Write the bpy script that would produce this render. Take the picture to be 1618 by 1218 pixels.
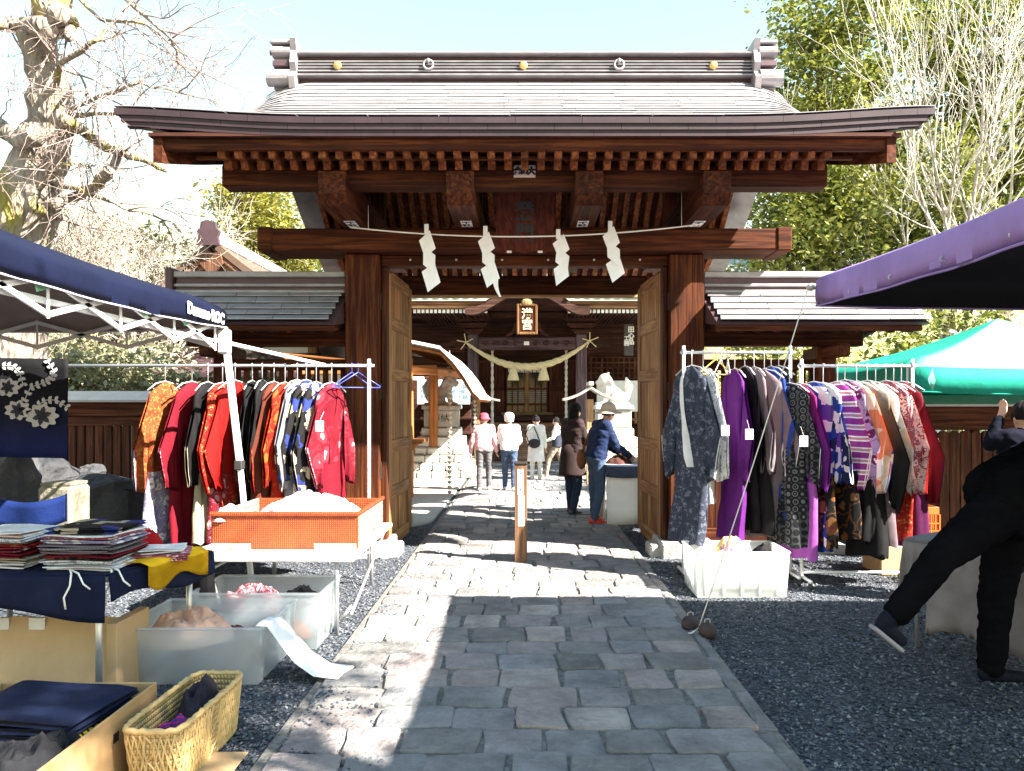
import bpy, math, random
import numpy as np
from mathutils import Vector, Matrix, noise

# ------------------------------------------------------------------ scene, camera, sky, sun
S = bpy.context.scene
for _o in list(bpy.data.objects):
    bpy.data.objects.remove(_o)
COL = S.collection
F = 1213.0 / 1618.0 * 36.0
cam_d = bpy.data.cameras.new('camera'); cam = bpy.data.objects.new('camera', cam_d); COL.objects.link(cam)
cam.location = (0, 0, 1.6); cam.rotation_euler = (math.radians(90), 0, 0)
cam_d.sensor_width = 36.0; cam_d.lens = F
cam_d.shift_x = -20.0 / 1618.0; cam_d.shift_y = 31.0 / 1618.0
cam_d.clip_start = 0.05; cam_d.clip_end = 900
S.camera = cam
SUN_V = Vector((1.06, -0.51, 1.0)).normalized()
SUN_EL = math.asin(SUN_V.z)
SUN_AZ = math.atan2(SUN_V.x, SUN_V.y)          # clockwise from +Y
W = bpy.data.worlds.new('World'); S.world = W; W.use_nodes = True
_nt = W.node_tree; _bg = _nt.nodes['Background']
_sky = _nt.nodes.new('ShaderNodeTexSky'); _sky.sky_type = 'NISHITA'; _sky.sun_disc = False
_sky.sun_elevation = SUN_EL; _sky.sun_rotation = SUN_AZ
_sky.air_density = 2.5; _sky.dust_density = 0.0; _sky.ozone_density = 2.0
_nt.links.new(_sky.outputs[0], _bg.inputs[0]); _bg.inputs[1].default_value = 0.05
_sl = bpy.data.lights.new('sun', 'SUN'); _sl.energy = 5.0; _sl.angle = math.radians(0.55); _sl.color = (1.0, 0.93, 0.82)
_so = bpy.data.objects.new('sun', _sl); COL.objects.link(_so)
_so.rotation_euler = SUN_V.to_track_quat('Z', 'Y').to_euler(); _so.location = (20, -12, 20)
S.view_settings.view_transform = 'Standard'; S.view_settings.look = 'None'
S.view_settings.gamma = 1.0; S.view_settings.use_curve_mapping = False
S.view_settings.exposure = 2.68
S.cycles.max_bounces = 6; S.cycles.transparent_max_bounces = 12
S.cycles.use_denoising = True

R = math.radians
def at(px, py, d):
    """point of the place that the photograph shows at pixel px,py when it stands d metres away"""
    return Vector(((px - 829.0) * d / 1213.0, d, 1.6 + (640.0 - py) * d / 1213.0))
def lerp(a, b, t): return a + (b - a) * t
def smooth(t):
    t = max(0.0, min(1.0, t)); return t * t * (3 - 2 * t)

# ------------------------------------------------------------------ mesh builder
ORG = {}
class MB:
    def __init__(s): s.v = []; s.f = []; s.m = []
    def add(s, vs, fs, mi=0):
        n = len(s.v); s.v.extend([tuple(p) for p in vs])
        for f in fs: s.f.append(tuple(i + n for i in f)); s.m.append(mi)
        return s
    def box(s, x0, x1, y0, y1, z0, z1, c=0.006, mi=0, M=None):
        if x0 > x1: x0, x1 = x1, x0
        if y0 > y1: y0, y1 = y1, y0
        if z0 > z1: z0, z1 = z1, z0
        c = min(c, (x1 - x0) * .3, (y1 - y0) * .3, (z1 - z0) * .3)
        V = []; idx = {}
        X = (x0, x1); Y = (y0, y1); Z = (z0, z1)
        for i in (0, 1):
            for j in (0, 1):
                for k in (0, 1):
                    sx = c if i == 0 else -c; sy = c if j == 0 else -c; sz = c if k == 0 else -c
                    idx[i, j, k, 'x'] = len(V); V.append((X[i], Y[j] + sy, Z[k] + sz))
                    idx[i, j, k, 'y'] = len(V); V.append((X[i] + sx, Y[j], Z[k] + sz))
                    idx[i, j, k, 'z'] = len(V); V.append((X[i] + sx, Y[j] + sy, Z[k]))
        FS = []
        for i in (0, 1):
            q = [idx[i, 0, 0, 'x'], idx[i, 1, 0, 'x'], idx[i, 1, 1, 'x'], idx[i, 0, 1, 'x']]
            FS.append(q if i else q[::-1])
            q = [idx[0, i, 0, 'y'], idx[1, i, 0, 'y'], idx[1, i, 1, 'y'], idx[0, i, 1, 'y']]
            FS.append(q[::-1] if i else q)
            q = [idx[0, 0, i, 'z'], idx[1, 0, i, 'z'], idx[1, 1, i, 'z'], idx[0, 1, i, 'z']]
            FS.append(q if i else q[::-1])
        for a in (0, 1):
            for b in (0, 1):
                fl = (a == b)
                q = [idx[a, b, 0, 'x'], idx[a, b, 0, 'y'], idx[a, b, 1, 'y'], idx[a, b, 1, 'x']]
                FS.append(q[::-1] if fl else q)
                q = [idx[a, 0, b, 'x'], idx[a, 0, b, 'z'], idx[a, 1, b, 'z'], idx[a, 1, b, 'x']]
                FS.append(q if fl else q[::-1])
                q = [idx[0, a, b, 'y'], idx[0, a, b, 'z'], idx[1, a, b, 'z'], idx[1, a, b, 'y']]
                FS.append(q[::-1] if fl else q)
                for k in (0, 1):
                    t = [idx[a, b, k, 'x'], idx[a, b, k, 'y'], idx[a, b, k, 'z']]
                    FS.append(t if (a + b + k) % 2 else t[::-1])
        if M is not None: V = [M @ Vector(p) for p in V]
        return s.add(V, FS, mi)
    def beam(s, p0, p1, w, h, c=0.004, up=(0, 0, 1), mi=0):
        p0 = Vector(p0); p1 = Vector(p1); d = p1 - p0; L = d.length; d.normalize()
        u = Vector(up); r = d.cross(u)
        if r.length < 1e-4: r = d.cross(Vector((1, 0, 0)))
        r.normalize(); u = r.cross(d).normalized()
        M = Matrix(((r.x, d.x, u.x, p0.x), (r.y, d.y, u.y, p0.y), (r.z, d.z, u.z, p0.z), (0, 0, 0, 1)))
        return s.box(-w / 2, w / 2, 0, L, -h / 2, h / 2, c, mi, M)
    def tube(s, pts, r, n=8, mi=0, cap=True):
        pts = [Vector(p) for p in pts]; N = len(pts)
        rs = r if isinstance(r, (list, tuple)) else [r] * N
        V = []; u = None
        for i, p in enumerate(pts):
            t = (pts[min(i + 1, N - 1)] - pts[max(i - 1, 0)])
            if t.length < 1e-7: t = Vector((0, 0, 1))
            t.normalize()
            if u is None:
                u = t.cross(Vector((0, 0, 1)))
                if u.length < 1e-3: u = t.cross(Vector((1, 0, 0)))
            else:
                u = u - t * u.dot(t)
                if u.length < 1e-5: u = t.cross(Vector((0.3, 1, 0.2)))
            u.normalize(); w = t.cross(u)
            for k in range(n):
                a = 2 * math.pi * k / n
                V.append(p + (u * math.cos(a) + w * math.sin(a)) * rs[i])
        FS = []
        for i in range(N - 1):
            for k in range(n):
                k2 = (k + 1) % n
                FS.append((i * n + k, i * n + k2, (i + 1) * n + k2, (i + 1) * n + k))
        if cap:
            FS.append(tuple(range(n))[::-1]); FS.append(tuple((N - 1) * n + k for k in range(n)))
        return s.add(V, FS, mi)
    def lathe(s, c, prof, n=16, mi=0, M=None):
        c = Vector(c); V = []; FS = []
        for (r, z) in prof:
            for k in range(n):
                a = 2 * math.pi * k / n
                p = Vector((r * math.cos(a), r * math.sin(a), z))
                V.append((M @ p if M else p) + c)
        for i in range(len(prof) - 1):
            for k in range(n):
                k2 = (k + 1) % n
                FS.append((i * n + k, i * n + k2, (i + 1) * n + k2, (i + 1) * n + k))
        FS.append(tuple(range(n))[::-1]); FS.append(tuple((len(prof) - 1) * n + k for k in range(n)))
        return s.add(V, FS, mi)
    def grid(s, fn, nu, nv, cu=False, cv=False, mi=0):
        V = []; FS = []
        for i in range(nu + (0 if cu else 1)):
            for j in range(nv + (0 if cv else 1)):
                V.append(fn(i / nu, j / nv))
        W_ = nv + (0 if cv else 1); H_ = nu + (0 if cu else 1)
        for i in range(nu):
            for j in range(nv):
                i2 = (i + 1) % H_; j2 = (j + 1) % W_
                FS.append((i * W_ + j, i2 * W_ + j, i2 * W_ + j2, i * W_ + j2))
        return s.add(V, FS, mi)
    def shell(s, fn, nu, nv, th, mi=0):
        """thick sheet: fn(u,v) -> Vector top; th = Vector offset to the underside"""
        n = len(s.v); th = Vector(th)
        A = [[Vector(fn(i / nu, j / nv)) for j in range(nv + 1)] for i in range(nu + 1)]
        V = [p for r in A for p in r] + [p + th for r in A for p in r]
        W_ = nv + 1; K = (nu + 1) * W_; FS = []
        for i in range(nu):
            for j in range(nv):
                q = (i * W_ + j, (i + 1) * W_ + j, (i + 1) * W_ + j + 1, i * W_ + j + 1)
                FS.append(q); FS.append(tuple(k + K for k in q[::-1]))
        for i in range(nu):
            for j in (0, nv):
                q = (i * W_ + j, (i + 1) * W_ + j, (i + 1) * W_ + j + K, i * W_ + j + K)
                FS.append(q if j else q[::-1])
        for j in range(nv):
            for i in (0, nu):
                q = (i * W_ + j, i * W_ + j + 1, i * W_ + j + 1 + K, i * W_ + j + K)
                FS.append(q[::-1] if i else q)
        return s.add(V, FS, mi)
    def prism(s, poly, o, ux, uy, ext, mi=0):
        """poly of 2D points on plane o + a*ux + b*uy, pushed along ext"""
        o = Vector(o); ux = Vector(ux); uy = Vector(uy); ext = Vector(ext); n = len(poly)
        V = [o + ux * a + uy * b for a, b in poly]; V += [p + ext for p in V]
        FS = [tuple(range(n)), tuple(range(2 * n - 1, n - 1, -1))]
        for i in range(n):
            j = (i + 1) % n; FS.append((i, i + n, j + n, j))
        return s.add(V, FS, mi)
    def ball(s, c, r, nu=10, nv=8, mi=0, jit=0.0, seed=0):
        c = Vector(c); r = Vector(r) if not isinstance(r, (int, float)) else Vector((r, r, r))
        V = []; FS = []
        rg = random.Random(seed)
        V.append(c + Vector((0, 0, r.z)))
        for i in range(1, nv):
            th = math.pi * i / nv
            for k in range(nu):
                a = 2 * math.pi * k / nu
                d = Vector((math.sin(th) * math.cos(a), math.sin(th) * math.sin(a), math.cos(th)))
                f = 1 + jit * (rg.random() - .5) * 2
                V.append(c + Vector((d.x * r.x, d.y * r.y, d.z * r.z)) * f)
        V.append(c - Vector((0, 0, r.z)))
        for k in range(nu): FS.append((0, 1 + k, 1 + (k + 1) % nu))
        for i in range(nv - 2):
            for k in range(nu):
                a = 1 + i * nu + k; b = 1 + i * nu + (k + 1) % nu
                FS.append((a, a + nu, b + nu, b))
        e = len(V) - 1; b0 = 1 + (nv - 2) * nu
        for k in range(nu): FS.append((e, b0 + (k + 1) % nu, b0 + k))
        return s.add(V, FS, mi)
    def mesh(s, name, mats, org=None, shade=False):
        me = bpy.data.meshes.new(name)
        if org is not None and org.length > 0:
            V = [(p[0] - org.x, p[1] - org.y, p[2] - org.z) for p in s.v]
        else: V = [tuple(p) for p in s.v]
        me.from_pydata(V, [], s.f)
        for m in (mats if isinstance(mats, (list, tuple)) else [mats]): me.materials.append(m)
        if any(s.m): me.polygons.foreach_set('material_index', s.m)
        if shade: me.polygons.foreach_set('use_smooth', [True] * len(me.polygons))
        me.update(); return me
    def build(s, name, mats, parent=None, shade=False, label=None, cat=None, group=None, kind=None, loc=None):
        if parent is not None: org = ORG[parent.name]
        else: org = Vector(loc) if loc is not None else Vector((0, 0, 0))
        me = s.mesh(name, mats, org, shade)
        o = bpy.data.objects.new(name, me); COL.objects.link(o)
        if parent is not None: o.parent = parent
        else: o.location = org
        ORG[o.name] = org
        tag(o, label, cat, group, kind); return o

def tag(o, label=None, cat=None, group=None, kind=None):
    if label: o['label'] = label
    if cat: o['category'] = cat
    if group: o['group'] = group
    if kind: o['kind'] = kind
    return o
def thing(name, label, cat, loc, group=None, kind=None):
    o = bpy.data.objects.new(name, None); COL.objects.link(o)
    o.location = loc; o.empty_display_size = .1; ORG[o.name] = Vector(loc)
    return tag(o, label, cat, group, kind)
def link_copy(o, parent=None, loc=None):
    c = o.copy(); COL.objects.link(c); c.parent = parent
    if loc is not None: c.location = loc
    if parent is not None: ORG[c.name] = ORG[parent.name]
    return c
def sheet_box(mb, *a, **k): return mb.box(*a, **k)

def text_mesh(name, body, mat, parent, origin, ux, uy, size, depth=0.003, vertical=False, bold=0.0, label=None):
    """flat lettering: body set from its centre at origin, reading along ux, up along uy"""
    ux = Vector(ux).normalized(); uy = Vector(uy).normalized(); un = ux.cross(uy)
    cu = bpy.data.curves.new('lettering', 'FONT')
    cu.body = '\n'.join(body) if vertical else body
    cu.size = size; cu.align_x = 'CENTER'; cu.align_y = 'CENTER'; cu.extrude = depth; cu.offset = bold; cu.resolution_u = 3
    if vertical: cu.space_line = 0.95
    ob = bpy.data.objects.new('lettering', cu); COL.objects.link(ob)
    dg = bpy.context.evaluated_depsgraph_get(); dg.update()
    me = bpy.data.meshes.new_from_object(ob.evaluated_get(dg))
    bpy.data.objects.remove(ob); bpy.data.curves.remove(cu)
    org = ORG[parent.name]; o0 = Vector(origin) - org
    M = Matrix(((ux.x, uy.x, un.x, o0.x), (ux.y, uy.y, un.y, o0.y), (ux.z, uy.z, un.z, o0.z), (0, 0, 0, 1)))
    me.transform(M); me.materials.clear(); me.materials.append(mat); me.name = name
    o = bpy.data.objects.new(name, me); COL.objects.link(o); o.parent = parent; ORG[o.name] = org
    if label: o['label'] = label
    return o

# ------------------------------------------------------------------ materials
MATS = {}
def new_mat(name):
    m = bpy.data.materials.new(name); m.use_nodes = True
    nt = m.node_tree; b = nt.nodes['Principled BSDF']; return m, nt, b
def N(nt, typ, **kw):
    n = nt.nodes.new(typ)
    for k, v in kw.items():
        if k.startswith('i_'): n.inputs[k[2:].replace('_', ' ')].default_value = v
        else: setattr(n, k, v)
    return n
def ramp(nt, stops, interp='LINEAR'):
    r = nt.nodes.new('ShaderNodeValToRGB'); r.color_ramp.interpolation = interp
    e = r.color_ramp.elements
    while len(e) < len(stops): e.new(0.5)
    for i, (p, c) in enumerate(stops):
        e[i].position = p; e[i].color = (c[0], c[1], c[2], 1) if len(c) == 3 else c
    return r
def mul(c, k): return tuple(min(1, x * k) for x in c[:3])
def coords(nt, scale=(1, 1, 1), rnd=0.0):
    tc = nt.nodes.new('ShaderNodeTexCoord'); mp = nt.nodes.new('ShaderNodeMapping')
    mp.inputs['Scale'].default_value = scale
    if rnd:
        oi = nt.nodes.new('ShaderNodeObjectInfo'); ml = nt.nodes.new('ShaderNodeMath'); ml.operation = 'MULTIPLY'
        ml.inputs[1].default_value = rnd; nt.links.new(oi.outputs['Random'], ml.inputs[0])
        ad = nt.nodes.new('ShaderNodeVectorMath'); ad.operation = 'ADD'
        nt.links.new(tc.outputs['Object'], ad.inputs[0]); nt.links.new(ml.outputs[0], ad.inputs[1])
        nt.links.new(ad.outputs[0], mp.inputs['Vector'])
    else: nt.links.new(tc.outputs['Object'], mp.inputs['Vector'])
    return mp.outputs[0]
def bump(nt, b, h, strength=.3, dist=.01):
    bp = nt.nodes.new('ShaderNodeBump'); bp.inputs['Strength'].default_value = strength; bp.inputs['Distance'].default_value = dist
    nt.links.new(h, bp.inputs['Height']); nt.links.new(bp.outputs[0], b.inputs['Normal']); return bp
def obj_tint(nt, col_out, lo=.75, hi=1.2):
    """per-object brightness"""
    oi = nt.nodes.new('ShaderNodeObjectInfo'); mr = nt.nodes.new('ShaderNodeMapRange')
    mr.inputs['To Min'].default_value = lo; mr.inputs['To Max'].default_value = hi
    nt.links.new(oi.outputs['Random'], mr.inputs[0])
    vm = nt.nodes.new('ShaderNodeVectorMath'); vm.operation = 'SCALE'
    nt.links.new(col_out, vm.inputs[0]); nt.links.new(mr.outputs[0], vm.inputs['Scale']); return vm.outputs[0]

def wood(name, dark, light, axis='X', rough=.7, grain=26.0, lo=.75, hi=1.2):
    key = name + axis
    if key in MATS: return MATS[key]
    m, nt, b = new_mat(name + '_' + axis.lower())
    sc = [grain, grain, grain]; sc['XYZ'.index(axis)] = grain * .045
    v = coords(nt, tuple(sc), 9.0)
    n1 = N(nt, 'ShaderNodeTexNoise', i_Scale=1.0, i_Detail=6.0, i_Roughness=.65, i_Distortion=.6); nt.links.new(v, n1.inputs['Vector'])
    v2 = coords(nt, (1.3, 1.3, 1.3), 5.0)
    n2 = N(nt, 'ShaderNodeTexNoise', i_Scale=1.2, i_Detail=5.0); nt.links.new(v2, n2.inputs['Vector'])
    r = ramp(nt, [(.25, mul(dark, .7)), (.45, dark), (.62, light), (.8, mul(light, 1.25))]); nt.links.new(n1.outputs[0], r.inputs[0])
    r2 = ramp(nt, [(.3, (.55, .52, .5)), (.6, (1, 1, 1))]); nt.links.new(n2.outputs[0], r2.inputs[0])
    mx = N(nt, 'ShaderNodeMix', data_type='RGBA', blend_type='MULTIPLY'); mx.inputs[0].default_value = .8
    nt.links.new(r.outputs[0], mx.inputs[6]); nt.links.new(r2.outputs[0], mx.inputs[7])
    c = obj_tint(nt, mx.outputs[2], lo, hi); nt.links.new(c, b.inputs['Base Color'])
    b.inputs['Roughness'].default_value = rough; b.inputs['Specular IOR Level'].default_value = .15
    bump(nt, b, n1.outputs[0], .35, .004)
    MATS[key] = m; return m
def plain(name, col, rough=.6, metal=0.0, var=.15, scale=6.0, bmp=0.0, spec=None):
    if name in MATS: return MATS[name]
    m, nt, b = new_mat(name); v = coords(nt, (1, 1, 1), 3.0)
    n = N(nt, 'ShaderNodeTexNoise', i_Scale=scale, i_Detail=5.0, i_Roughness=.6); nt.links.new(v, n.inputs['Vector'])
    r = ramp(nt, [(.3, mul(col, 1 - var)), (.7, mul(col, 1 + var))]); nt.links.new(n.outputs[0], r.inputs[0])
    nt.links.new(r.outputs[0], b.inputs['Base Color'])
    b.inputs['Roughness'].default_value = rough; b.inputs['Metallic'].default_value = metal
    if spec is not None: b.inputs['Specular IOR Level'].default_value = spec
    if bmp:
        n3 = N(nt, 'ShaderNodeTexNoise', i_Scale=scale * 6, i_Detail=4.0); nt.links.new(v, n3.inputs['Vector'])
        bump(nt, b, n3.outputs[0], bmp, .01)
    MATS[name] = m; return m
def stone(name, a, b_, scale=3.0, rough=.8, bmp=.5, lo=.8, hi=1.15, c3=None):
    if name in MATS: return MATS[name]
    m, nt, b = new_mat(name); v = coords(nt, (1, 1, 1), 11.0)
    n = N(nt, 'ShaderNodeTexNoise', i_Scale=scale, i_Detail=8.0, i_Roughness=.7); nt.links.new(v, n.inputs['Vector'])
    r = ramp(nt, [(.32, a), (.68, b_)]); nt.links.new(n.outputs[0], r.inputs[0])
    col = r.outputs[0]
    if c3:
        oi = nt.nodes.new('ShaderNodeObjectInfo')
        r3 = ramp(nt, [(0.0, (1, 1, 1)), (.55, (.86, .9, .98)), (.75, c3), (1.0, (1.05, 1.02, .98))]); nt.links.new(oi.outputs['Random'], r3.inputs[0])
        mx = N(nt, 'ShaderNodeMix', data_type='RGBA', blend_type='MULTIPLY'); mx.inputs[0].default_value = 1.0
        nt.links.new(col, mx.inputs[6]); nt.links.new(r3.outputs[0], mx.inputs[7]); col = mx.outputs[2]
    c = obj_tint(nt, col, lo, hi); nt.links.new(c, b.inputs['Base Color'])
    b.inputs['Roughness'].default_value = rough
    n2 = N(nt, 'ShaderNodeTexNoise', i_Scale=scale * 9, i_Detail=6.0, i_Roughness=.7); nt.links.new(v, n2.inputs['Vector'])
    n3 = N(nt, 'ShaderNodeTexVoronoi', i_Scale=scale * 7); nt.links.new(v, n3.inputs['Vector'])
    ad = N(nt, 'ShaderNodeMath', operation='ADD'); nt.links.new(n2.outputs[0], ad.inputs[0])
    ml = N(nt, 'ShaderNodeMath', operation='MULTIPLY'); ml.inputs[1].default_value = .5; nt.links.new(n3.outputs[0], ml.inputs[0]); nt.links.new(ml.outputs[0], ad.inputs[1])
    bump(nt, b, ad.outputs[0], bmp, .02)
    MATS[name] = m; return m

_cl = [0]
def cloth(c1, kind='plain', c2=None, c3=None, scale=12.0, rough=.75, sheen=.0):
    _cl[0] += 1
    m, nt, b = new_mat('cloth_%d' % _cl[0])
    v = coords(nt, (1, 1, 1))
    L = nt.links.new
    c2 = c2 or mul(c1, .6); c3 = c3 or c2
    if max(c1) < .66: c1 = mul(c1, .6)
    if max(c2) < .66: c2 = mul(c2, .66)
    if max(c3) < .66: c3 = mul(c3, .66)
    fine = N(nt, 'ShaderNodeTexNoise', i_Scale=9.0, i_Detail=4.0); L(v, fine.inputs['Vector'])
    shade = ramp(nt, [(.3, (.82, .82, .82)), (.7, (1.08, 1.08, 1.08))]); L(fine.outputs[0], shade.inputs[0])
    if kind == 'plain':
        rr = ramp(nt, [(0, c1), (1, c1)]); L(fine.outputs[0], rr.inputs[0]); col = rr.outputs[0]
    elif kind == 'floral':
        vo = N(nt, 'ShaderNodeTexVoronoi', i_Scale=scale); vo.inputs['Randomness'].default_value = 1.0
        nz = N(nt, 'ShaderNodeTexNoise', i_Scale=scale * 1.6, i_Detail=3.0); L(v, nz.inputs['Vector'])
        ad = N(nt, 'ShaderNodeVectorMath', operation='MULTIPLY_ADD'); ad.inputs[1].default_value = (.12, .12, .12)
        L(nz.outputs[1], ad.inputs[0]); L(v, ad.inputs[2]); L(ad.outputs[0], vo.inputs['Vector'])
        rr = ramp(nt, [(.0, c3), (.10, c3), (.13, c2), (.26, c2), (.30, c1), (.42, c1), (.45, mul(c2, .8)), (.48, c1)], 'LINEAR'); L(vo.outputs['Distance'], rr.inputs[0])
        for e_ in rr.color_ramp.elements: pass
        sc_ = N(nt, 'ShaderNodeMath', operation='MULTIPLY'); sc_.inputs[1].default_value = .75
        L(vo.outputs['Distance'], sc_.inputs[0]); L(sc_.outputs[0], rr.inputs[0]); col = rr.outputs[0]
    elif kind == 'geo':
        vo = N(nt, 'ShaderNodeTexVoronoi', i_Scale=scale); vo.inputs['Randomness'].default_value = .12; L(v, vo.inputs['Vector'])
        rr = ramp(nt, [(0, c2), (.1, c2), (.13, c1), (.24, c1), (.28, c2), (.38, c2), (.42, c1), (.6, c1), (.64, c3)], 'LINEAR'); L(vo.outputs['Distance'], rr.inputs[0]); col = rr.outputs[0]
    elif kind == 'stripe':
        wv = N(nt, 'ShaderNodeTexWave', i_Scale=scale, i_Distortion=1.0, bands_direction='Z'); L(v, wv.inputs['Vector'])
        rr = ramp(nt, [(.0, c1), (.55, c1), (.6, c2), (.85, c2), (.9, c3)]); L(wv.outputs[0], rr.inputs[0]); col = rr.outputs[0]
    elif kind == 'vstripe':
        wv = N(nt, 'ShaderNodeTexWave', i_Scale=scale, i_Distortion=.3, bands_direction='DIAGONAL'); L(v, wv.inputs['Vector'])
        rr = ramp(nt, [(.0, c1), (.6, c1), (.7, c2)]); L(wv.outputs[0], rr.inputs[0]); col = rr.outputs[0]
    elif kind == 'grad':
        sp = N(nt, 'ShaderNodeSeparateXYZ'); L(v, sp.inputs[0])
        mr = N(nt, 'ShaderNodeMapRange'); mr.inputs[1].default_value = -1.3; mr.inputs[2].default_value = -.1
        L(sp.outputs[2], mr.inputs[0])
        rr = ramp(nt, [(0, c2), (.45, c2), (.75, c1), (1, c3)]); L(mr.outputs[0], rr.inputs[0]); col = rr.outputs[0]
    elif kind == 'patch':
        vo = N(nt, 'ShaderNodeTexVoronoi', i_Scale=scale, distance='CHEBYCHEV'); L(v, vo.inputs['Vector'])
        sp = N(nt, 'ShaderNodeSeparateColor'); L(vo.outputs['Color'], sp.inputs[0])
        rr = ramp(nt, [(0, c1), (.42, c1), (.43, c2), (.72, c2), (.73, c3)], 'CONSTANT'); L(sp.outputs[0], rr.inputs[0]); col = rr.outputs[0]
    mx = N(nt, 'ShaderNodeMix', data_type='RGBA', blend_type='MULTIPLY'); mx.inputs[0].default_value = 1.0
    L(col, mx.inputs[6]); L(shade.outputs[0], mx.inputs[7]); L(mx.outputs[2], b.inputs['Base Color'])
    b.inputs['Roughness'].default_value = rough; b.inputs['Specular IOR Level'].default_value = .15
    if sheen: b.inputs['Sheen Weight'].default_value = sheen
    weave = N(nt, 'ShaderNodeTexNoise', i_Scale=140.0, i_Detail=2.0); L(v, weave.inputs['Vector'])
    ad2 = N(nt, 'ShaderNodeMath', operation='ADD'); L(weave.outputs[0], ad2.inputs[0])
    big = N(nt, 'ShaderNodeTexNoise', i_Scale=7.0, i_Detail=3.0); L(v, big.inputs['Vector'])
    m3 = N(nt, 'ShaderNodeMath', operation='MULTIPLY'); m3.inputs[1].default_value = 3.0; L(big.outputs[0], m3.inputs[0]); L(m3.outputs[0], ad2.inputs[1])
    bump(nt, b, ad2.outputs[0], .35, .008)
    return m
def clear_plastic(name, col=(.85, .9, .92), fac=.5):
    if name in MATS: return MATS[name]
    m, nt, b = new_mat(name)
    b.inputs['Base Color'].default_value = (*col, 1); b.inputs['Roughness'].default_value = .25
    tr = N(nt, 'ShaderNodeBsdfTransparent'); tl = N(nt, 'ShaderNodeBsdfTranslucent')
    tr.inputs[0].default_value = (.93, .96, .97, 1); tl.inputs[0].default_value = (*col, 1)
    m1 = N(nt, 'ShaderNodeMixShader'); m1.inputs[0].default_value = .55
    m2 = N(nt, 'ShaderNodeMixShader'); m2.inputs[0].default_value = fac
    L = nt.links.new
    L(b.outputs[0], m1.inputs[1]); L(tl.outputs[0], m1.inputs[2]); L(m1.outputs[0], m2.inputs[1]); L(tr.outputs[0], m2.inputs[2])
    L(m2.outputs[0], nt.nodes['Material Output'].inputs[0]); MATS[name] = m; return m

GW_D, GW_L = (.042, .0095, .003), (.118, .034, .0105)        # gate timber
def gwood(axis): return wood('gate_timber', GW_D, GW_L, axis)
def rwood(axis): return wood('rafter_timber', (.12, .032, .010), (.28, .09, .03), axis)
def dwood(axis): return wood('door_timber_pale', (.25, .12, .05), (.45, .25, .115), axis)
def hwood(axis): return wood('hall_timber', (.035, .014, .010), (.085, .034, .022), axis)
def fwood(axis): return wood('fence_timber', (.06, .02, .011), (.14, .05, .026), axis)
def pwood(axis): return wood('pale_timber', (.33, .2, .1), (.5, .32, .17), axis)
COPPER = plain('weathered_copper', (.27, .255, .265), .42, .15, .25, 5.0, .1)
COPPER_D = plain('dark_copper', (.075, .042, .05), .5, .2, .2, 3.0, .08)
GREENCU = plain('green_copper', (.33, .42, .38), .6, .1, .2, 4.0, .1)
GREY_STONE = stone('granite', (.30, .29, .27), (.46, .45, .42), 4.0)
DARK_STONE = stone('garden_rock', (.016, .018, .023), (.06, .06, .065), 3.0, bmp=1.0)
WHITE_PAINT = plain('white_paint', (.8, .79, .76), .6, 0, .06)
PAPER = plain('white_paper', (.85, .84, .83), .8, 0, .03)
BLACK_INK = plain('black_ink', (.015, .013, .012), .6, 0, .1)
STEEL = plain('steel_tube', (.55, .56, .58), .35, .7, .1)
WHITE_STEEL = plain('white_steel', (.75, .76, .78), .4, .1, .05)
ROPE_W = plain('white_cord', (.8, .78, .72), .85, 0, .08)
GOLD = plain('gold_leaf', (.6, .42, .16), .4, .7, .15)
# ------------------------------------------------------------------ ground
def gravel_mat():
    m, nt, b = new_mat('crushed_gravel'); L = nt.links.new
    v = coords(nt)
    vo = N(nt, 'ShaderNodeTexVoronoi', i_Scale=55.0); L(v, vo.inputs['Vector'])
    nz = N(nt, 'ShaderNodeTexNoise', i_Scale=1.2, i_Detail=6.0); L(v, nz.inputs['Vector'])
    sp = N(nt, 'ShaderNodeSeparateColor'); L(vo.outputs['Color'], sp.inputs[0])
    r = ramp(nt, [(0, (.018, .024, .034)), (.5, (.045, .056, .076)), (.85, (.09, .102, .125)), (1, (.22, .22, .23))]); L(sp.outputs[0], r.inputs[0])
    r2 = ramp(nt, [(.3, (.7, .7, .7)), (.7, (1.1, 1.1, 1.1))]); L(nz.outputs[0], r2.inputs[0])
    mx = N(nt, 'ShaderNodeMix', data_type='RGBA', blend_type='MULTIPLY'); mx.inputs[0].default_value = 1
    L(r.outputs[0], mx.inputs[6]); L(r2.outputs[0], mx.inputs[7]); L(mx.outputs[2], b.inputs['Base Color'])
    b.inputs['Roughness'].default_value = .85
    bump(nt, b, vo.outputs['Distance'], 1.0, .02)
    return m
GRAVEL = gravel_mat()
g = MB(); g.grid(lambda u, v: Vector((-150 + 300 * u, -40 + 340 * v, 0)), 12, 12)
g.build('ground', GRAVEL, kind='structure')

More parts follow.
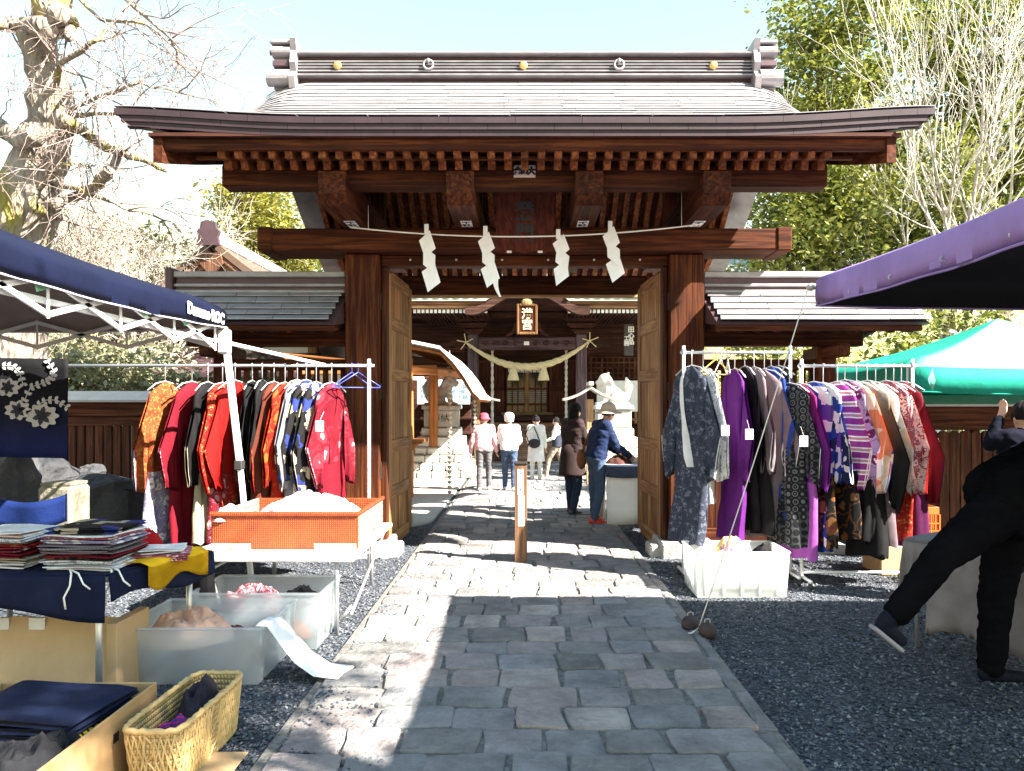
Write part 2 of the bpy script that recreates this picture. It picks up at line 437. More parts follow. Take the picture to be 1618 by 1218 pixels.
def pebble_mat():
    m, nt, b = new_mat('pebbles'); L = nt.links.new
    v = coords(nt)
    vo = N(nt, 'ShaderNodeTexVoronoi', i_Scale=60.0); L(v, vo.inputs['Vector'])
    sp = N(nt, 'ShaderNodeSeparateColor'); L(vo.outputs['Color'], sp.inputs[0])
    r = ramp(nt, [(0, (.022, .029, .041)), (.5, (.054, .066, .088)), (.85, (.105, .118, .142)), (1, (.27, .27, .28))]); L(sp.outputs[0], r.inputs[0])
    nz = N(nt, 'ShaderNodeTexNoise', i_Scale=1.6, i_Detail=5.0); L(v, nz.inputs['Vector'])
    r2 = ramp(nt, [(.3, (.55, .55, .55)), (.7, (1.25, 1.22, 1.18))]); L(nz.outputs[0], r2.inputs[0])
    mx = N(nt, 'ShaderNodeMix', data_type='RGBA', blend_type='MULTIPLY'); mx.inputs[0].default_value = 1
    L(r.outputs[0], mx.inputs[6]); L(r2.outputs[0], mx.inputs[7]); L(mx.outputs[2], b.inputs['Base Color']); b.inputs['Roughness'].default_value = .75
    return m
def scatter_pebbles():
    rg = np.random.default_rng(5); n = 46000
    x = np.concatenate([rg.uniform(1.22, 4.4, n // 2), rg.uniform(-3.4, -1.02, n // 2)])
    y = 3.0 + 7.0 * rg.random(n) ** 1.6
    s = rg.uniform(.004, .015, n) * (1 + .5 * (rg.random(n) > .93))
    # thin spill of stones on to the left edge of the path
    k = rg.random(n) < .035; x[k] = -1.12 + rg.random(k.sum()) * .5 * rg.random(k.sum())
    base = np.array([[1, 0, 0], [-1, 0, 0], [0, 1, 0], [0, -1, 0], [0, 0, .8], [0, 0, -.5]])
    fc = np.array([[0, 2, 4], [2, 1, 4], [1, 3, 4], [3, 0, 4], [2, 0, 5], [1, 2, 5], [3, 1, 5], [0, 3, 5]])
    a = rg.uniform(0, 6.28, n); ca, sa = np.cos(a), np.sin(a)
    V = base[None] * (1 + .45 * (rg.random((n, 6, 1)) - .5)) * np.stack([s * rg.uniform(.8, 1.5, n), s, s * rg.uniform(.6, 1.0, n)], 1)[:, None, :]
    tl = rg.normal(0, .35, (n, 1)); V[:, :, 2] += V[:, :, 0] * tl
    X = V[:, :, 0] * ca[:, None] - V[:, :, 1] * sa[:, None]; Y = V[:, :, 0] * sa[:, None] + V[:, :, 1] * ca[:, None]
    zb = np.where(k, .034, .004)
    P = np.stack([X + x[:, None], Y + y[:, None], V[:, :, 2] + zb[:, None]], 2).reshape(-1, 3)
    Fc = (fc[None] + (np.arange(n) * 6)[:, None, None]).reshape(-1, 3)
    me = bpy.data.meshes.new('gravel_stones'); me.from_pydata(P.tolist(), [], Fc.tolist()); me.materials.append(pebble_mat()); me.update()
    o = bpy.data.objects.new('gravel_stones', me); COL.objects.link(o)
    tag(o, 'loose grey crushed stones spread on both sides of the path', 'gravel', kind='stuff')
scatter_pebbles()

# ------------------------------------------------------------------ stone path
SLAB = stone('paving_stone', (.15, .145, .142), (.38, .362, .345), 3.4, .78, 1.0, .62, 1.22, (1.0, .88, .88))
BED = stone('path_bed', (.07, .065, .06), (.26, .25, .23), 26.0)
PX0, PX1 = -1.14, 1.13
path = MB(); path.box(PX0 - .05, PX1 + .1, .6, 20.0, -.06, .023, .004)
path = path.build('stone_path', BED, kind='structure')
def stone_slab(mb, x0, x1, y0, y1, top, rg, seg=2):
    j = lambda k: (rg.random() - .5) * k
    w, h = x1 - x0, y1 - y0; cr = min(w, h) * .09
    base = []
    for (cx, cy, a0) in ((x1 - cr, y1 - cr, 0), (x0 + cr, y1 - cr, 90), (x0 + cr, y0 + cr, 180), (x1 - cr, y0 + cr, 270)):
        jx, jy = j(.034), j(.034)
        for q in (12, 78):
            a = math.radians(a0 + q); base.append((cx + jx + cr * math.cos(a), cy + jy + cr * math.sin(a)))
        # mid edge wobble
    mid = []
    for i in range(8):
        mid.append(base[i])
        if i % 2 == 1:
            a, b = base[i], base[(i + 1) % 8]
            mid.append(((a[0] + b[0]) / 2 + j(.02), (a[1] + b[1]) / 2 + j(.02)))
    n = len(mid); cx, cy = (x0 + x1) / 2, (y0 + y1) / 2
    V = []
    tx, ty = j(.02), j(.02)
    for (sc, z) in ((1.0, .012), (1.0, top - .009), (.965, top - .001), (.6, top + .0015)):
        for (px, py) in mid:
            qx, qy = cx + (px - cx) * sc, cy + (py - cy) * sc
            zz = z if z < .01 else z + (qx - cx) * tx + (qy - cy) * ty + (j(.005) if sc < 1 else 0)
            V.append((qx, qy, zz))
    V.append((cx, cy, top + .002 + j(.004)))
    FS = []
    for l in range(3):
        for i in range(n):
            i2 = (i + 1) % n; FS.append((l * n + i, l * n + i2, (l + 1) * n + i2, (l + 1) * n + i))
    for i in range(n): FS.append((3 * n + i, 3 * n + (i + 1) % n, 4 * n))
    mb.add(V, FS)
rg = random.Random(11)
y = 2.6; far = MB(); row = 0; cnt = 0
while y < 19.9:
    h = rg.uniform(.25, .33) if y < 8 else rg.uniform(.3, .42)
    x = PX0 - (row % 2) * 0.0
    first = True
    while x < PX1 - .05:
        w = rg.uniform(.25, .38)
        if first: w = rg.uniform(.18, .36) if row % 2 else rg.uniform(.3, .46)
        first = False
        x1 = x + w
        if PX1 - x1 < .2: x1 = PX1
        gp = .007
        mb = MB() if (y < 13.2 and cnt < 296) else far
        stone_slab(mb, x + gp * .6 + rg.uniform(0, .008), x1 - gp * .6 - rg.uniform(0, .008), y + gp * .6, y + h - gp * .6, .038 + rg.uniform(-.006, .008), rg)
        if mb is not far: mb.build('paving_stone', SLAB, path, shade=False); cnt += 1
        x = x1
    y += h; row += 1
far.build('distant_paving_stones', SLAB, path, kind='stuff')
y = 2.6
while y < 10.5:
    h = rg.uniform(.4, .75); mb = MB()
    stone_slab(mb, PX1 + .012, PX1 + .082, y + .008, y + h - .008, .03 + rg.uniform(-.004, .004), rg)
    mb.build('edging_stone', SLAB, path); y += h
# pale hard apron of the courtyard left of the path
APRON = stone('sanded_apron', (.42, .4, .36), (.55, .53, .48), 1.2, .85, .25)
def rounded(x0, x1, y0, y1, r, corner):
    pts = [(x0, y1), (x0, y0)]
    if corner == 'right':
        for k in range(9):
            a = -math.pi / 2 + k * math.pi / 16; pts.append((x1 - r + r * math.cos(a), y0 + r + r * math.sin(a)))
        pts.append((x1, y1))
    else:
        pts = [(x0 + r + r * math.cos(math.pi + k * math.pi / 16), y0 + r + r * math.sin(math.pi + k * math.pi / 16)) for k in range(9)]
        pts += [(x1, y0), (x1, y1), (x0, y1)]
    return pts
m = MB(); m.prism(rounded(-9, -1.26, 9.9, 20.0, .7, 'right'), (0, 0, -.05), (1, 0, 0), (0, 1, 0), (0, 0, .075))
m.build('courtyard_paving', APRON, kind='structure')
m = MB(); m.prism(rounded(1.36, 9, 10.9, 20.0, .6, 'left'), (0, 0, -.05), (1, 0, 0), (0, 1, 0), (0, 0, .072))
m.build('courtyard_paving', APRON, kind='structure')
m = MB(); m.box(-9, 9, 20.03, 34, -.05, .06, .01); m.build('courtyard_terrace', APRON, kind='structure')
# ------------------------------------------------------------------ the gate
gate = thing('gate', 'large reddish timber temple gate with curved copper roof over the stone path', 'gate', (0, 8.3, 0))
gx, gy, gz = gwood('X'), gwood('Y'), gwood('Z')
def part(name, mat, fn, parent=gate, **k):
    m = MB(); fn(m); return m.build(name, mat, parent, **k)
for sx in (-1, 1):
    part('pillar', gz, lambda m: m.box(sx * 1.715 - .183, sx * 1.715 + .183, 8.1, 8.47, .16, 3.2, .014))
    part('pillar_base', GREY_STONE, lambda m: m.box(sx * 1.715 - .29, sx * 1.715 + .29, 7.98, 8.6, -.05, .16, .02))
    part('rear_pillar', gz, lambda m: m.box(sx * 1.72 - .14, sx * 1.72 + .14, 10.0, 10.28, .14, 3.3, .012))
    part('rear_pillar_base', GREY_STONE, lambda m: m.box(sx * 1.72 - .22, sx * 1.72 + .22, 9.92, 10.36, -.05, .14, .02))
    part('tie_beam', gy, lambda m: m.box(sx * 1.72 - .05, sx * 1.72 + .05, 8.47, 10.0, 2.75, 2.95, .006))
    # bright stone kerb beside the pillar
    part('threshold_block', GREY_STONE, lambda m: m.box(sx * 1.42 - .1, sx * 1.42 + .1, 8.05, 8.42, -.04, .12, .02))
part('main_lintel', gx, lambda m: m.box(-2.75, 2.75, 7.93, 8.46, 3.205, 3.43, .02))
for sx in (-1, 1):
    part('lintel_end_cap', gx, lambda m: m.box(sx * 2.60, sx * 2.765, 7.915, 8.475, 3.192, 3.443, .02))
part('lower_lintel', gx, lambda m: m.box(-1.53, 1.53, 8.19, 8.36, 3.085, 3.2, .008))
for i in range(6):
    x = -1.22 + i * .49
    part('nail_cap', STEEL, lambda m: m.ball((x, 8.19, 3.15), (.013, .008, .013), 8, 5))
part('rear_lintel', gx, lambda m: m.box(-2.5, 2.5, 10.02, 10.3, 3.03, 3.29, .012))
part('rear_lintel_lit_edge', pwood('X'), lambda m: m.box(-1.58, 1.58, 9.985, 10.02, 3.0, 3.035, .004))  # pale strip stands in for light along the lintel's lower edge
# projecting arms
ARMX = (-1.745, -.585, .585, 1.745)
for x in ARMX:
    def arm(m, x=x):
        prof = [(6.95, 3.52), (7.05, 3.43), (10.6, 3.43), (10.6, 3.72), (6.95, 3.72)]
        m.prism([(a, b) for a, b in prof], (x - .125, 0, 0), (0, 1, 0), (0, 0, 1), (.25, 0, 0))
    a = part('bracket_arm', gy, arm)
    # pasted name slip on the underside
    part('name_slip', PAPER, lambda m: m.box(x - .055, x + .055, 7.62, 7.86, 3.4255, 3.4285, .0006), a)
    for q, t in enumerate(('千', '社')):
        text_mesh('slip_lettering', t, BLACK_INK, a, (x, 7.69 + q * .105, 3.4245), (1, 0, 0), (0, -1, 0), .105, .0006, bold=.004)
    part('arm_post', gz, lambda m: m.box(x - .08, x + .08, 9.1, 9.26, 3.72, 4.85, .006))
part('front_purlin', gx, lambda m: m.box(-2.8, 2.8, 7.09, 7.30, 3.62, 3.825, .012))
part('rear_purlin', gx, lambda m: m.box(-2.8, 2.8, 10.42, 10.6, 3.72, 3.92, .012))
part('ridge_purlin', gx, lambda m: m.box(-2.7, 2.7, 9.1, 9.3, 4.82, 5.02, .012))
part('middle_purlin', gx, lambda m: m.box(-2.7, 2.7, 8.2, 8.36, 4.1, 4.26, .01))
for sx in (-1, 1):
    part('gable_panel', gz, lambda m: m.prism([(7.35, 3.9), (10.5, 3.95), (9.35, 4.82), (9.05, 4.82)], (sx * 2.05 - .03, 0, 0), (0, 1, 0), (0, 0, 1), (.06, 0, 0)))
    # sloping diagonal struts under the wide eaves
# rafters, two tiers at the front, one at the back
raf = MB(); raf.beam((0, 7.0, 0), (0, 9.2, 1.13), .07, .085, .006)
nR = 37
def raf_front(x):
    def f(m):
        pts = [(6.93, 3.765), (7.2, 3.872), (8.3, 4.31), (9.15, 4.98)]
        for a, b in zip(pts[:-1], pts[1:]): m.beam((x, a[0], a[1]), (x, b[0] + .004, b[1]), .068, .085, .004)
    return f
mesh_f = None; mesh_h = None; mesh_r = None
for i in range(nR):
    x = -2.68 + i * (5.36 / (nR - 1))
    if mesh_f is None:
        m = MB(); raf_front(0)(m); mesh_f = m.mesh('rafter', rwood('Y'), ORG['gate'])
        m = MB(); m.beam((0, 6.77, 3.815), (0, 7.25, 3.90), .066, .078, .004); m.beam((0, 7.24, 3.90), (0, 7.6, 4.06), .062, .07, .004); mesh_h = m.mesh('flying_rafter', rwood('Y'), ORG['gate'])
        m = MB(); m.beam((0, 9.25, 4.95), (0, 10.5, 4.0), .07, .085, .004); m.beam((0, 10.49, 4.0), (0, 11.7, 3.49), .07, .085, .004); mesh_r = m.mesh('rear_rafter', rwood('Y'), ORG['gate'])
    for nm, me in (('rafter', mesh_f), ('flying_rafter', mesh_h), ('rear_rafter', mesh_r)):
        o = bpy.data.objects.new(nm, me); COL.objects.link(o); o.parent = gate; o.location = (x, 0, 0); ORG[o.name] = ORG['gate']
# boards under the roof
def deck(m, pts, x0, x1, th=.02):
    V = []
    for (y, z) in pts: V += [Vector((x0, y, z)), Vector((x1, y, z))]
    for (y, z) in pts: V += [Vector((x0, y, z + th)), Vector((x1, y, z + th))]
    n = len(pts) * 2; FS = []
    for i in range(len(pts) - 1):
        a = i * 2; FS.append((a, a + 2, a + 3, a + 1)); FS.append((a + n, a + 1 + n, a + 3 + n, a + 2 + n))
    FS += [(0, 1, 1 + n, n), (n - 2, 2 * n - 2, 2 * n - 1, n - 1)]
    for i in range(len(pts) - 1):
        a = i * 2; FS.append((a, a + n, a + 2 + n, a + 2)); FS.append((a + 1, a + 3, a + 3 + n, a + 1 + n))
    m.add(V, FS)
for k in range(16):                     # soffit boards, run across the rafters
    x0 = -2.72 + k * .34
    part('soffit_board', gy, lambda m: deck(m, [(6.82, 3.872), (7.25, 3.945), (8.3, 4.362), (9.2, 5.06)], x0 + .003, x0 + .337, .014))
    part('soffit_board', gy, lambda m: deck(m, [(9.2, 5.06), (10.5, 4.058), (11.75, 3.53)], x0 + .003, x0 + .337, .014))
part('eave_batten', gx, lambda m: m.box(-2.95, 2.95, 6.885, 6.93, 3.805, 3.835, .004))
part('eave_board', gx, lambda m: m.box(-3.2, 3.2, 6.74, 6.80, 3.838, 3.94, .008))
part('eave_sub_board', wood('eave_sub', (.07, .025, .018), (.13, .05, .03), 'X'), lambda m: m.box(-3.28, 3.28, 6.685, 6.80, 3.941, 3.975, .004))
part('rear_eave_board', gx, lambda m: m.box(-3.0, 3.0, 11.7, 11.78, 3.42, 3.53, .008))
# ------------------------------------------------------------------ roof surface
YE, YR = 6.64, 9.2
def roof_z(t, x):
    """t metres back from the eave"""
    z = 4.105 + .27 * t + .112 * t * t
    ax = abs(x)
    z += .075 * smooth((ax - 1.6) / 2.0) ** 1.5 * max(0, 1 - t / 1.6)
    e0 = edge_x(t) - .55
    if ax > e0: z -= (.2 * min(1, t / 2.2)) * ((ax - e0) / .55) ** 2.2
    return z
def edge_x(t): return 3.56 - .5 * smooth(t / 1.1)
roof = part('roof', COPPER_D, lambda m: m.shell(lambda u, v: Vector((lerp(-1, 1, u) * edge_x(v * 2.56), YE + .03 + v * 2.53, roof_z(v * 2.56, lerp(-1, 1, u) * edge_x(v * 2.56)) - .03)), 40, 16, (0, 0, -.03)))
rg = random.Random(3)
NC = 20; ct = 2.56 / NC
for c in range(NC):
    t0, t1 = c * ct - .012, (c + 1) * ct + .004
    ts = max(t0, 0); ex = edge_x(ts)
    m = MB()
    # sheets of one course with open seams
    xs = [-ex]; x = -ex + rg.uniform(.25, .6)
    while x < ex - .2: xs.append(x); x += .62
    xs.append(ex)
    for a, b in zip(xs[:-1], xs[1:]):
        n = max(2, int((b - a) / .14)); a2, b2 = a + .0025, b - .0025; lift = rg.uniform(-.0015, .002)
        def top(u, v, a2=a2, b2=b2, lift=lift):
            xx = lerp(a2, b2, u); t = lerp(ts, t1, v)
            return Vector((xx, YE + t, roof_z(t, xx) + .017 * (1 - v) + lift - .002))
        m.shell(top, n, 1, (0, 0, -.006))
    m.build('roof_course', COPPER, roof)
# back slope
part('rear_roof', COPPER, lambda m: m.shell(lambda u, v: Vector((lerp(-3.06, 3.06, u), 9.2 + 2.6 * v, lerp(5.43, 3.72, v) - .25 * math.sin(math.pi * v) * .6 - (.3 * (1 - v) * max(0, (abs(lerp(-1, 1, u)) - .85) / .15) ** 1.5))), 24, 12, (0, 0, -.1)), roof)
# eave edge built of three courses of overlapping plates
for c in range(3):
    z1 = 4.1 - c * .051; yy = YE + .008 + c * .016
    off = (c % 2) * .29
    x = -3.56 + c * .05 - off; 
    while x < 3.56 - c * .05:
        a, b = max(x, -3.56 + c * .05), min(x + .58, 3.56 - c * .05)
        x += .58
        if b - a < .03: continue
        def fz(xx): return roof_z(0, xx) - 4.105
        m = MB(); n = 3; V = []; FS = []
        for k in range(n + 1):
            xx = lerp(a + .0015, b - .0015, k / n); dz = fz(xx)
            for (dy, zz) in ((0, z1 + dz - .001), (0.003, z1 + dz - .054), (.05, z1 + dz - .054), (.05, z1 + dz - .001)):
                V.append((xx, yy + dy, zz))
        for k in range(n):
            for q in range(4):
                FS.append((k * 4 + q, k * 4 + (q + 1) % 4, (k + 1) * 4 + (q + 1) % 4, (k + 1) * 4 + q))
        FS.append((3, 2, 1, 0)); FS.append(tuple(n * 4 + q for q in range(4)))
        m.add(V, FS); m.build('eave_plate', plain('eave_copper_shaded', (.032, .016, .022), .6, .1, .3, 4.0, .06), roof)  # shade painted into the eave plates, copper darker than the roof sheets
# verge edges (thick ends of the roof) and barge boards
for sx in (-1, 1):
    def verge(m):
        V = []; FS = []; n = 12
        for k in range(n + 1):
            t = 2.5 * k / n; x = sx * edge_x(t); z = roof_z(t, x)
            V += [(x, YE + t + .01, z - .03), (x - sx * .05, YE + t + .01, z - .09), (x - sx * .13, YE + t + .01, z - .16), (x - sx * .3, YE + t + .01, z - .17)]
        for k in range(n):
            for q in range(3):
                f = (k * 4 + q, k * 4 + q + 1, k * 4 + q + 5, k * 4 + q + 4); FS.append(f if sx > 0 else f[::-1])
        m.add(V, FS)
    part('verge_edge', COPPER_D, verge, roof)
    def barge(m):
        def top(u, v):
            t = .08 + u * 2.45; x = sx * (edge_x(t) - lerp(.30, .38, v))
            return Vector((x, YE + t, roof_z(t, sx * (edge_x(t) - .3)) - .175 - .02))
        m.shell(top, 12, 1, (0, 0, -.27))
    part('barge_board', gy, barge, roof)
# ridge: stacked copper boards, cap, crests
ridge = part('ridge', COPPER_D, lambda m: m.box(-2.72, 2.72, 9.06, 9.34, 5.36, 5.72, .01))
for (z0, z1, hw, nm) in ((5.455, 5.475, .235, 'ridge_board'), (5.505, 5.522, .225, 'ridge_board'), (5.55, 5.563, .215, 'ridge_board'), (5.588, 5.60, .21, 'ridge_board'), (5.625, 5.638, .205, 'ridge_board'), (5.71, 5.735, .24, 'ridge_cap')):
    part(nm, COPPER, lambda m: m.box(-2.74, 2.74, 9.2 - hw, 9.2 + hw, z0, z1, .012), ridge)
part('ridge_roll', COPPER, lambda m: m.tube([(-2.8, 9.2, 5.76), (2.8, 9.2, 5.76)], .055, 12), ridge, shade=False)
for i, px in enumerate((533, 677, 827, 978, 1127)):
    p = at(px, 105, 8.98); p.z = 5.575
    if i in (0, 2, 4):
        m = MB()
        M = Matrix.Rotation(R(90), 4, 'X')
        m.lathe(p, [(.0001, .03), (.03, .028), (.046, .018), (.05, .0), (.05, -.03), (.045, -.05)], 16, 0, M); m.build('gilt_crest', GOLD, ridge, shade=True)
    else:
        m = MB(); 
        m.tube([p + Vector((.055 * math.cos(a), -.02, .055 * math.sin(a))) for a in np.linspace(0, 2 * math.pi, 21)], .014, 8, cap=False)
        m.ball(p + Vector((0, -.02, .045)), (.02, .03, .03), 8, 6); m.build('ridge_ring', COPPER, ridge, shade=True)
for sx in (-1, 1):
    fin = part('ridge_end_ornament', COPPER, lambda m: m.prism([(8.9, 5.28), (9.5, 5.28), (9.52, 5.40), (9.46, 5.49), (9.5, 5.58), (9.45, 5.74), (9.5, 5.86), (8.9, 5.86), (8.95, 5.74), (8.9, 5.58), (8.94, 5.49), (8.86, 5.40)], (sx * 2.70 - .03, 0, 0), (0, 1, 0), (0, 0, 1), (.07, 0, 0)), ridge)
    xa, xb = sx * 2.735, sx * 2.95
    org = ridge
    part('ornament_roll', COPPER, lambda m: m.tube([(xa, 9.0, 5.735), (xb, 9.0, 5.735)], .068, 16), org, shade=False)
    part('ornament_roll', COPPER, lambda m: m.tube([(xa, 8.97, 5.42), (xb + sx * .05, 8.97, 5.42)], .095, 16), org, shade=False)
    part('ornament_body', COPPER, lambda m: m.box(min(xa, xb), max(xa, xb), 9.01, 9.42, 5.3, 5.79, .02), org)
    part('ornament_step', COPPER_D, lambda m: m.box(min(xa, xb) + .01, max(xa, xb) - .01, 8.94, 9.05, 5.55, 5.62, .01), org)
    part('ornament_cap', COPPER, lambda m: m.box(min(xa, xb) - .02, max(xa, xb), 8.93, 9.47, 5.815, 5.86, .01), org)
    part('ornament_horn', COPPER_D, lambda m: m.tube([(xb - sx * .02, 9.2, 5.83), (xb + sx * .1, 9.2, 5.82)], .03, 10), org)
# ------------------------------------------------------------------ plaque under the eaves
plq = part('gate_plaque', wood('plaque_wood', (.06, .013, .008), (.11, .026, .014), 'Z'), lambda m: m.prism(
    [(-.29, -.3), (-.2, -.335), (-.1, -.3), (0, -.335), (.1, -.3), (.2, -.335), (.29, -.3), (.325, -.2), (.295, -.1), (.325, 0), (.295, .1), (.325, .2), (.29, .3), (-.29, .3), (-.325, .2), (-.295, .1), (-.325, 0), (-.295, -.1), (-.325, -.2)],
    (0, 7.86, 3.49), (1, 0, 0), (0, -.25, .97), (0, .05, .013)))
for q, t in enumerate('登門'):
    p = Vector((0, 7.86, 3.49)) + Vector((0, -.25, .97)) * (.08 - q * .215)
    text_mesh('plaque_lettering', t, BLACK_INK, plq, p + Vector((0, -.006, -.002)), (1, 0, 0), (0, -.25, .97), .2, .004, bold=.006)
for x in (-.16, .16): part('plaque_bracket', PAPER, lambda m: m.box(x - .025, x + .025, 7.9, 7.93, 3.17, 3.19, .003), plq)
part('purlin_slip', plain('grey_paper', (.5, .42, .42), .8), lambda m: m.box(-.1, .1, 7.082, 7.087, 3.7, 3.815, .001))
for q, t in enumerate('金の大'):
    text_mesh('slip_lettering', t, BLACK_INK, gate, (-.064 + q * .063, 7.079, 3.755), (1, 0, 0), (0, 0, 1), .075, .001, bold=.006)
# ------------------------------------------------------------------ door leaves swung inward
for sx in (-1, 1):
    h0 = Vector((sx * 1.50, 8.4, 0)); h1 = Vector((sx * 1.44, 9.72, 0))
    ax = (h1 - h0).normalized(); nn = Vector((ax.y, -ax.x, 0)) * (-sx)      # towards the passage
    if nn.x * sx > 0: nn = -nn
    Lw = (h1 - h0).length
    base = Matrix(((ax.x, -nn.x, 0, h0.x), (ax.y, -nn.y, 0, h0.y), (0, 0, 1, 0), (0, 0, 0, 1)))
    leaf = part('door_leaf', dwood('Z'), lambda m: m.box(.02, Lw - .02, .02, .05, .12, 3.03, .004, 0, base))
    Zs = (.08, .62, 1.14, 1.95, 2.52, 3.02)
    for (a, b) in ((0, .16), (Lw - .16, Lw)):
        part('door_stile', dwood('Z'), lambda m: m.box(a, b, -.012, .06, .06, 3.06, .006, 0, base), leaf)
    for z in Zs:
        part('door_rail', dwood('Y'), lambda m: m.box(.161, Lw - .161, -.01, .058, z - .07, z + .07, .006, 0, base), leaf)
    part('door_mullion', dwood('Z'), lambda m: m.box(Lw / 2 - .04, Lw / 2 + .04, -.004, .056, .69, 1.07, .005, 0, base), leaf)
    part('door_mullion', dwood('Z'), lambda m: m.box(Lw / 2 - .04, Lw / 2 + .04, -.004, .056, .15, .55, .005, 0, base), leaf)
    for (za, zb) in ((.69, 1.07), (1.21, 1.88), (2.02, 2.45), (2.59, 2.95)):
        for k in range(4):
            a = .165 + k * (Lw - .33) / 4; b = a + (Lw - .33) / 4 - .004
            if za < 1 and abs((a + b) / 2 - Lw / 2) < .03: continue
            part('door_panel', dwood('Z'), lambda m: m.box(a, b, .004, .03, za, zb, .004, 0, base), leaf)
    part('door_post', gz, lambda m: m.box(sx * 1.525 - (.05 if sx > 0 else 0), sx * 1.525 + (0 if sx > 0 else .05), 8.2, 8.36, .1, 3.08, .006))
    for z in (.9, 1.75, 2.7):
        part('hinge_mortise', BLACK_INK, lambda m: m.box(sx * 1.533 - .012, sx * 1.533 + .012, 8.14, 8.18, z - .09, z + .09, .002))
# ------------------------------------------------------------------ wing walls with their own little roofs
def wing(sx):
    w = thing('wing_wall', ('dark shaded' if sx < 0 else 'sunlit') + ' side wall of the gate with small tiled copper roof, ' + ('left' if sx < 0 else 'right') + ' of the passage', 'wall', (sx * 3, 8.4, 0), 'wing walls of the gate')
    X0, X1 = 1.91, 4.02
    def P(name, mat, fn, par=w):
        m = MB(); fn(m); return m.build(name, mat, par)
    def bx(m, a, b, *r, **k): m.box(min(sx * a, sx * b), max(sx * a, sx * b), *r, **k)
    rf = P('wing_roof', COPPER_D, lambda m: m.prism([(7.62, 2.42), (7.66, 2.40), (8.4, 2.5), (9.14, 2.40), (9.18, 2.42), (8.5, 2.78), (8.3, 2.78)], (sx * X0 if sx > 0 else -X1, 0, 0), (0, 1, 0), (0, 0, 1), (X1 - X0, 0, 0)))
    NCc = 5; rg = random.Random(8 + sx)
    for side in (-1, 1):
        for c in range(NCc):
            ta, tb = c / NCc, (c + 1) / NCc + .06
            ya, yb = lerp(.80, .12, ta), lerp(.80, .12, min(tb, 1))
            def zz(y): t = (.80 - y) / .68; return 2.425 + .40 * (t * .8 + .2 * t * t)
            x = X0 + .03 - (c % 2) * .25
            while x < X1:
                a, b = max(x, X0 + .03), min(x + .56, X1 + .03); x += .56
                if b - a < .05: continue
                m = MB(); l = rg.uniform(0, .004)
                y0, y1 = 8.4 + side * ya, 8.4 + side * yb
                V = [Vector((sx * (a + .003), y0, zz(ya) + .034 + l)), Vector((sx * (b - .003), y0, zz(ya) + .034 + l)), Vector((sx * (b - .003 + .04), y1, zz(yb) + .006)), Vector((sx * (a + .003 + .04), y1, zz(yb) + .006))]
                V += [v - Vector((0, 0, .009)) for v in V]
                FS = [(0, 1, 2, 3), (7, 6, 5, 4), (0, 4, 5, 1), (1, 5, 6, 2), (2, 6, 7, 3), (3, 7, 4, 0)]
                if (sx * side) > 0: FS = [f[::-1] for f in FS]
                m.add(V, FS); m.build('roof_plate', COPPER, rf)
    rd = P('wing_ridge', COPPER_D, lambda m: bx(m, X0 + .02, X1 - .25, 8.29, 8.51, 2.78, 3.0, .01), rf)
    for (z0, z1, hw) in ((2.80, 2.84, .16), (2.875, 2.91, .14), (2.975, 3.04, .15)):
        P('wing_ridge_board', COPPER, lambda m: bx(m, X0 + .021, X1 - .24, 8.4 - hw, 8.4 + hw, z0, z1, .01), rd)
    P('ridge_end', COPPER_D, lambda m: bx(m, X1 - .24, X1 - .16, 8.22, 8.58, 2.74, 3.08, .015), rd)
    wg = [gwood('X'), gwood('Y'), gwood('Z')]
    P('eave_board', wg[0], lambda m: bx(m, X0, X1 - .04, 7.68, 7.73, 2.345, 2.405, .004), rf)
    for k in range(11):
        x = X0 + .08 + k * .19
        P('rafter', wg[1], lambda m: (m.beam((sx * x, 7.72, 2.36), (sx * x, 8.4, 2.47), .05, .06, .003), m.beam((sx * x, 8.4, 2.47), (sx * x, 9.1, 2.36), .05, .06, .003)), rf)
    P('wall_purlin', wg[0], lambda m: bx(m, X0, X1 - .35, 8.31, 8.49, 2.24, 2.42, .008))
    P('wall_post', wg[2], lambda m: bx(m, 3.17, 3.37, 8.3, 8.5, .1, 2.24, .01))
    P('post_base', GREY_STONE, lambda m: bx(m, 3.08, 3.46, 8.2, 8.6, -.04, .1, .015))
    for y_ in (7.95, 8.75): P('bracket_beam', wg[1], lambda m: bx(m, 3.2, 3.34, min(8.4, y_ - .1), max(8.4, y_ + .1), 2.1, 2.235, .02))
    P('cross_rail', wg[0], lambda m: bx(m, 1.9, 3.17, 8.35, 8.45, 1.98, 2.1, .006))
    P('cross_rail', wg[0], lambda m: bx(m, 1.9, 3.17, 8.35, 8.45, 1.28, 1.4, .006))
    P('sill_rail', wg[0], lambda m: bx(m, 1.9, 3.17, 8.33, 8.47, .1, .26, .006))
    for k in range(13):
        x = 1.96 + k * .096
        P('lattice_bar', wg[2], lambda m: bx(m, x, x + .05, 8.37, 8.43, 1.4, 1.98, .004))
    for k in range(7):
        x = 1.905 + k * .18
        P('wall_board', wg[2], lambda m: bx(m, x, x + .176, 8.385, 8.415, .26, 1.28, .003))
wing(-1); wing(1)
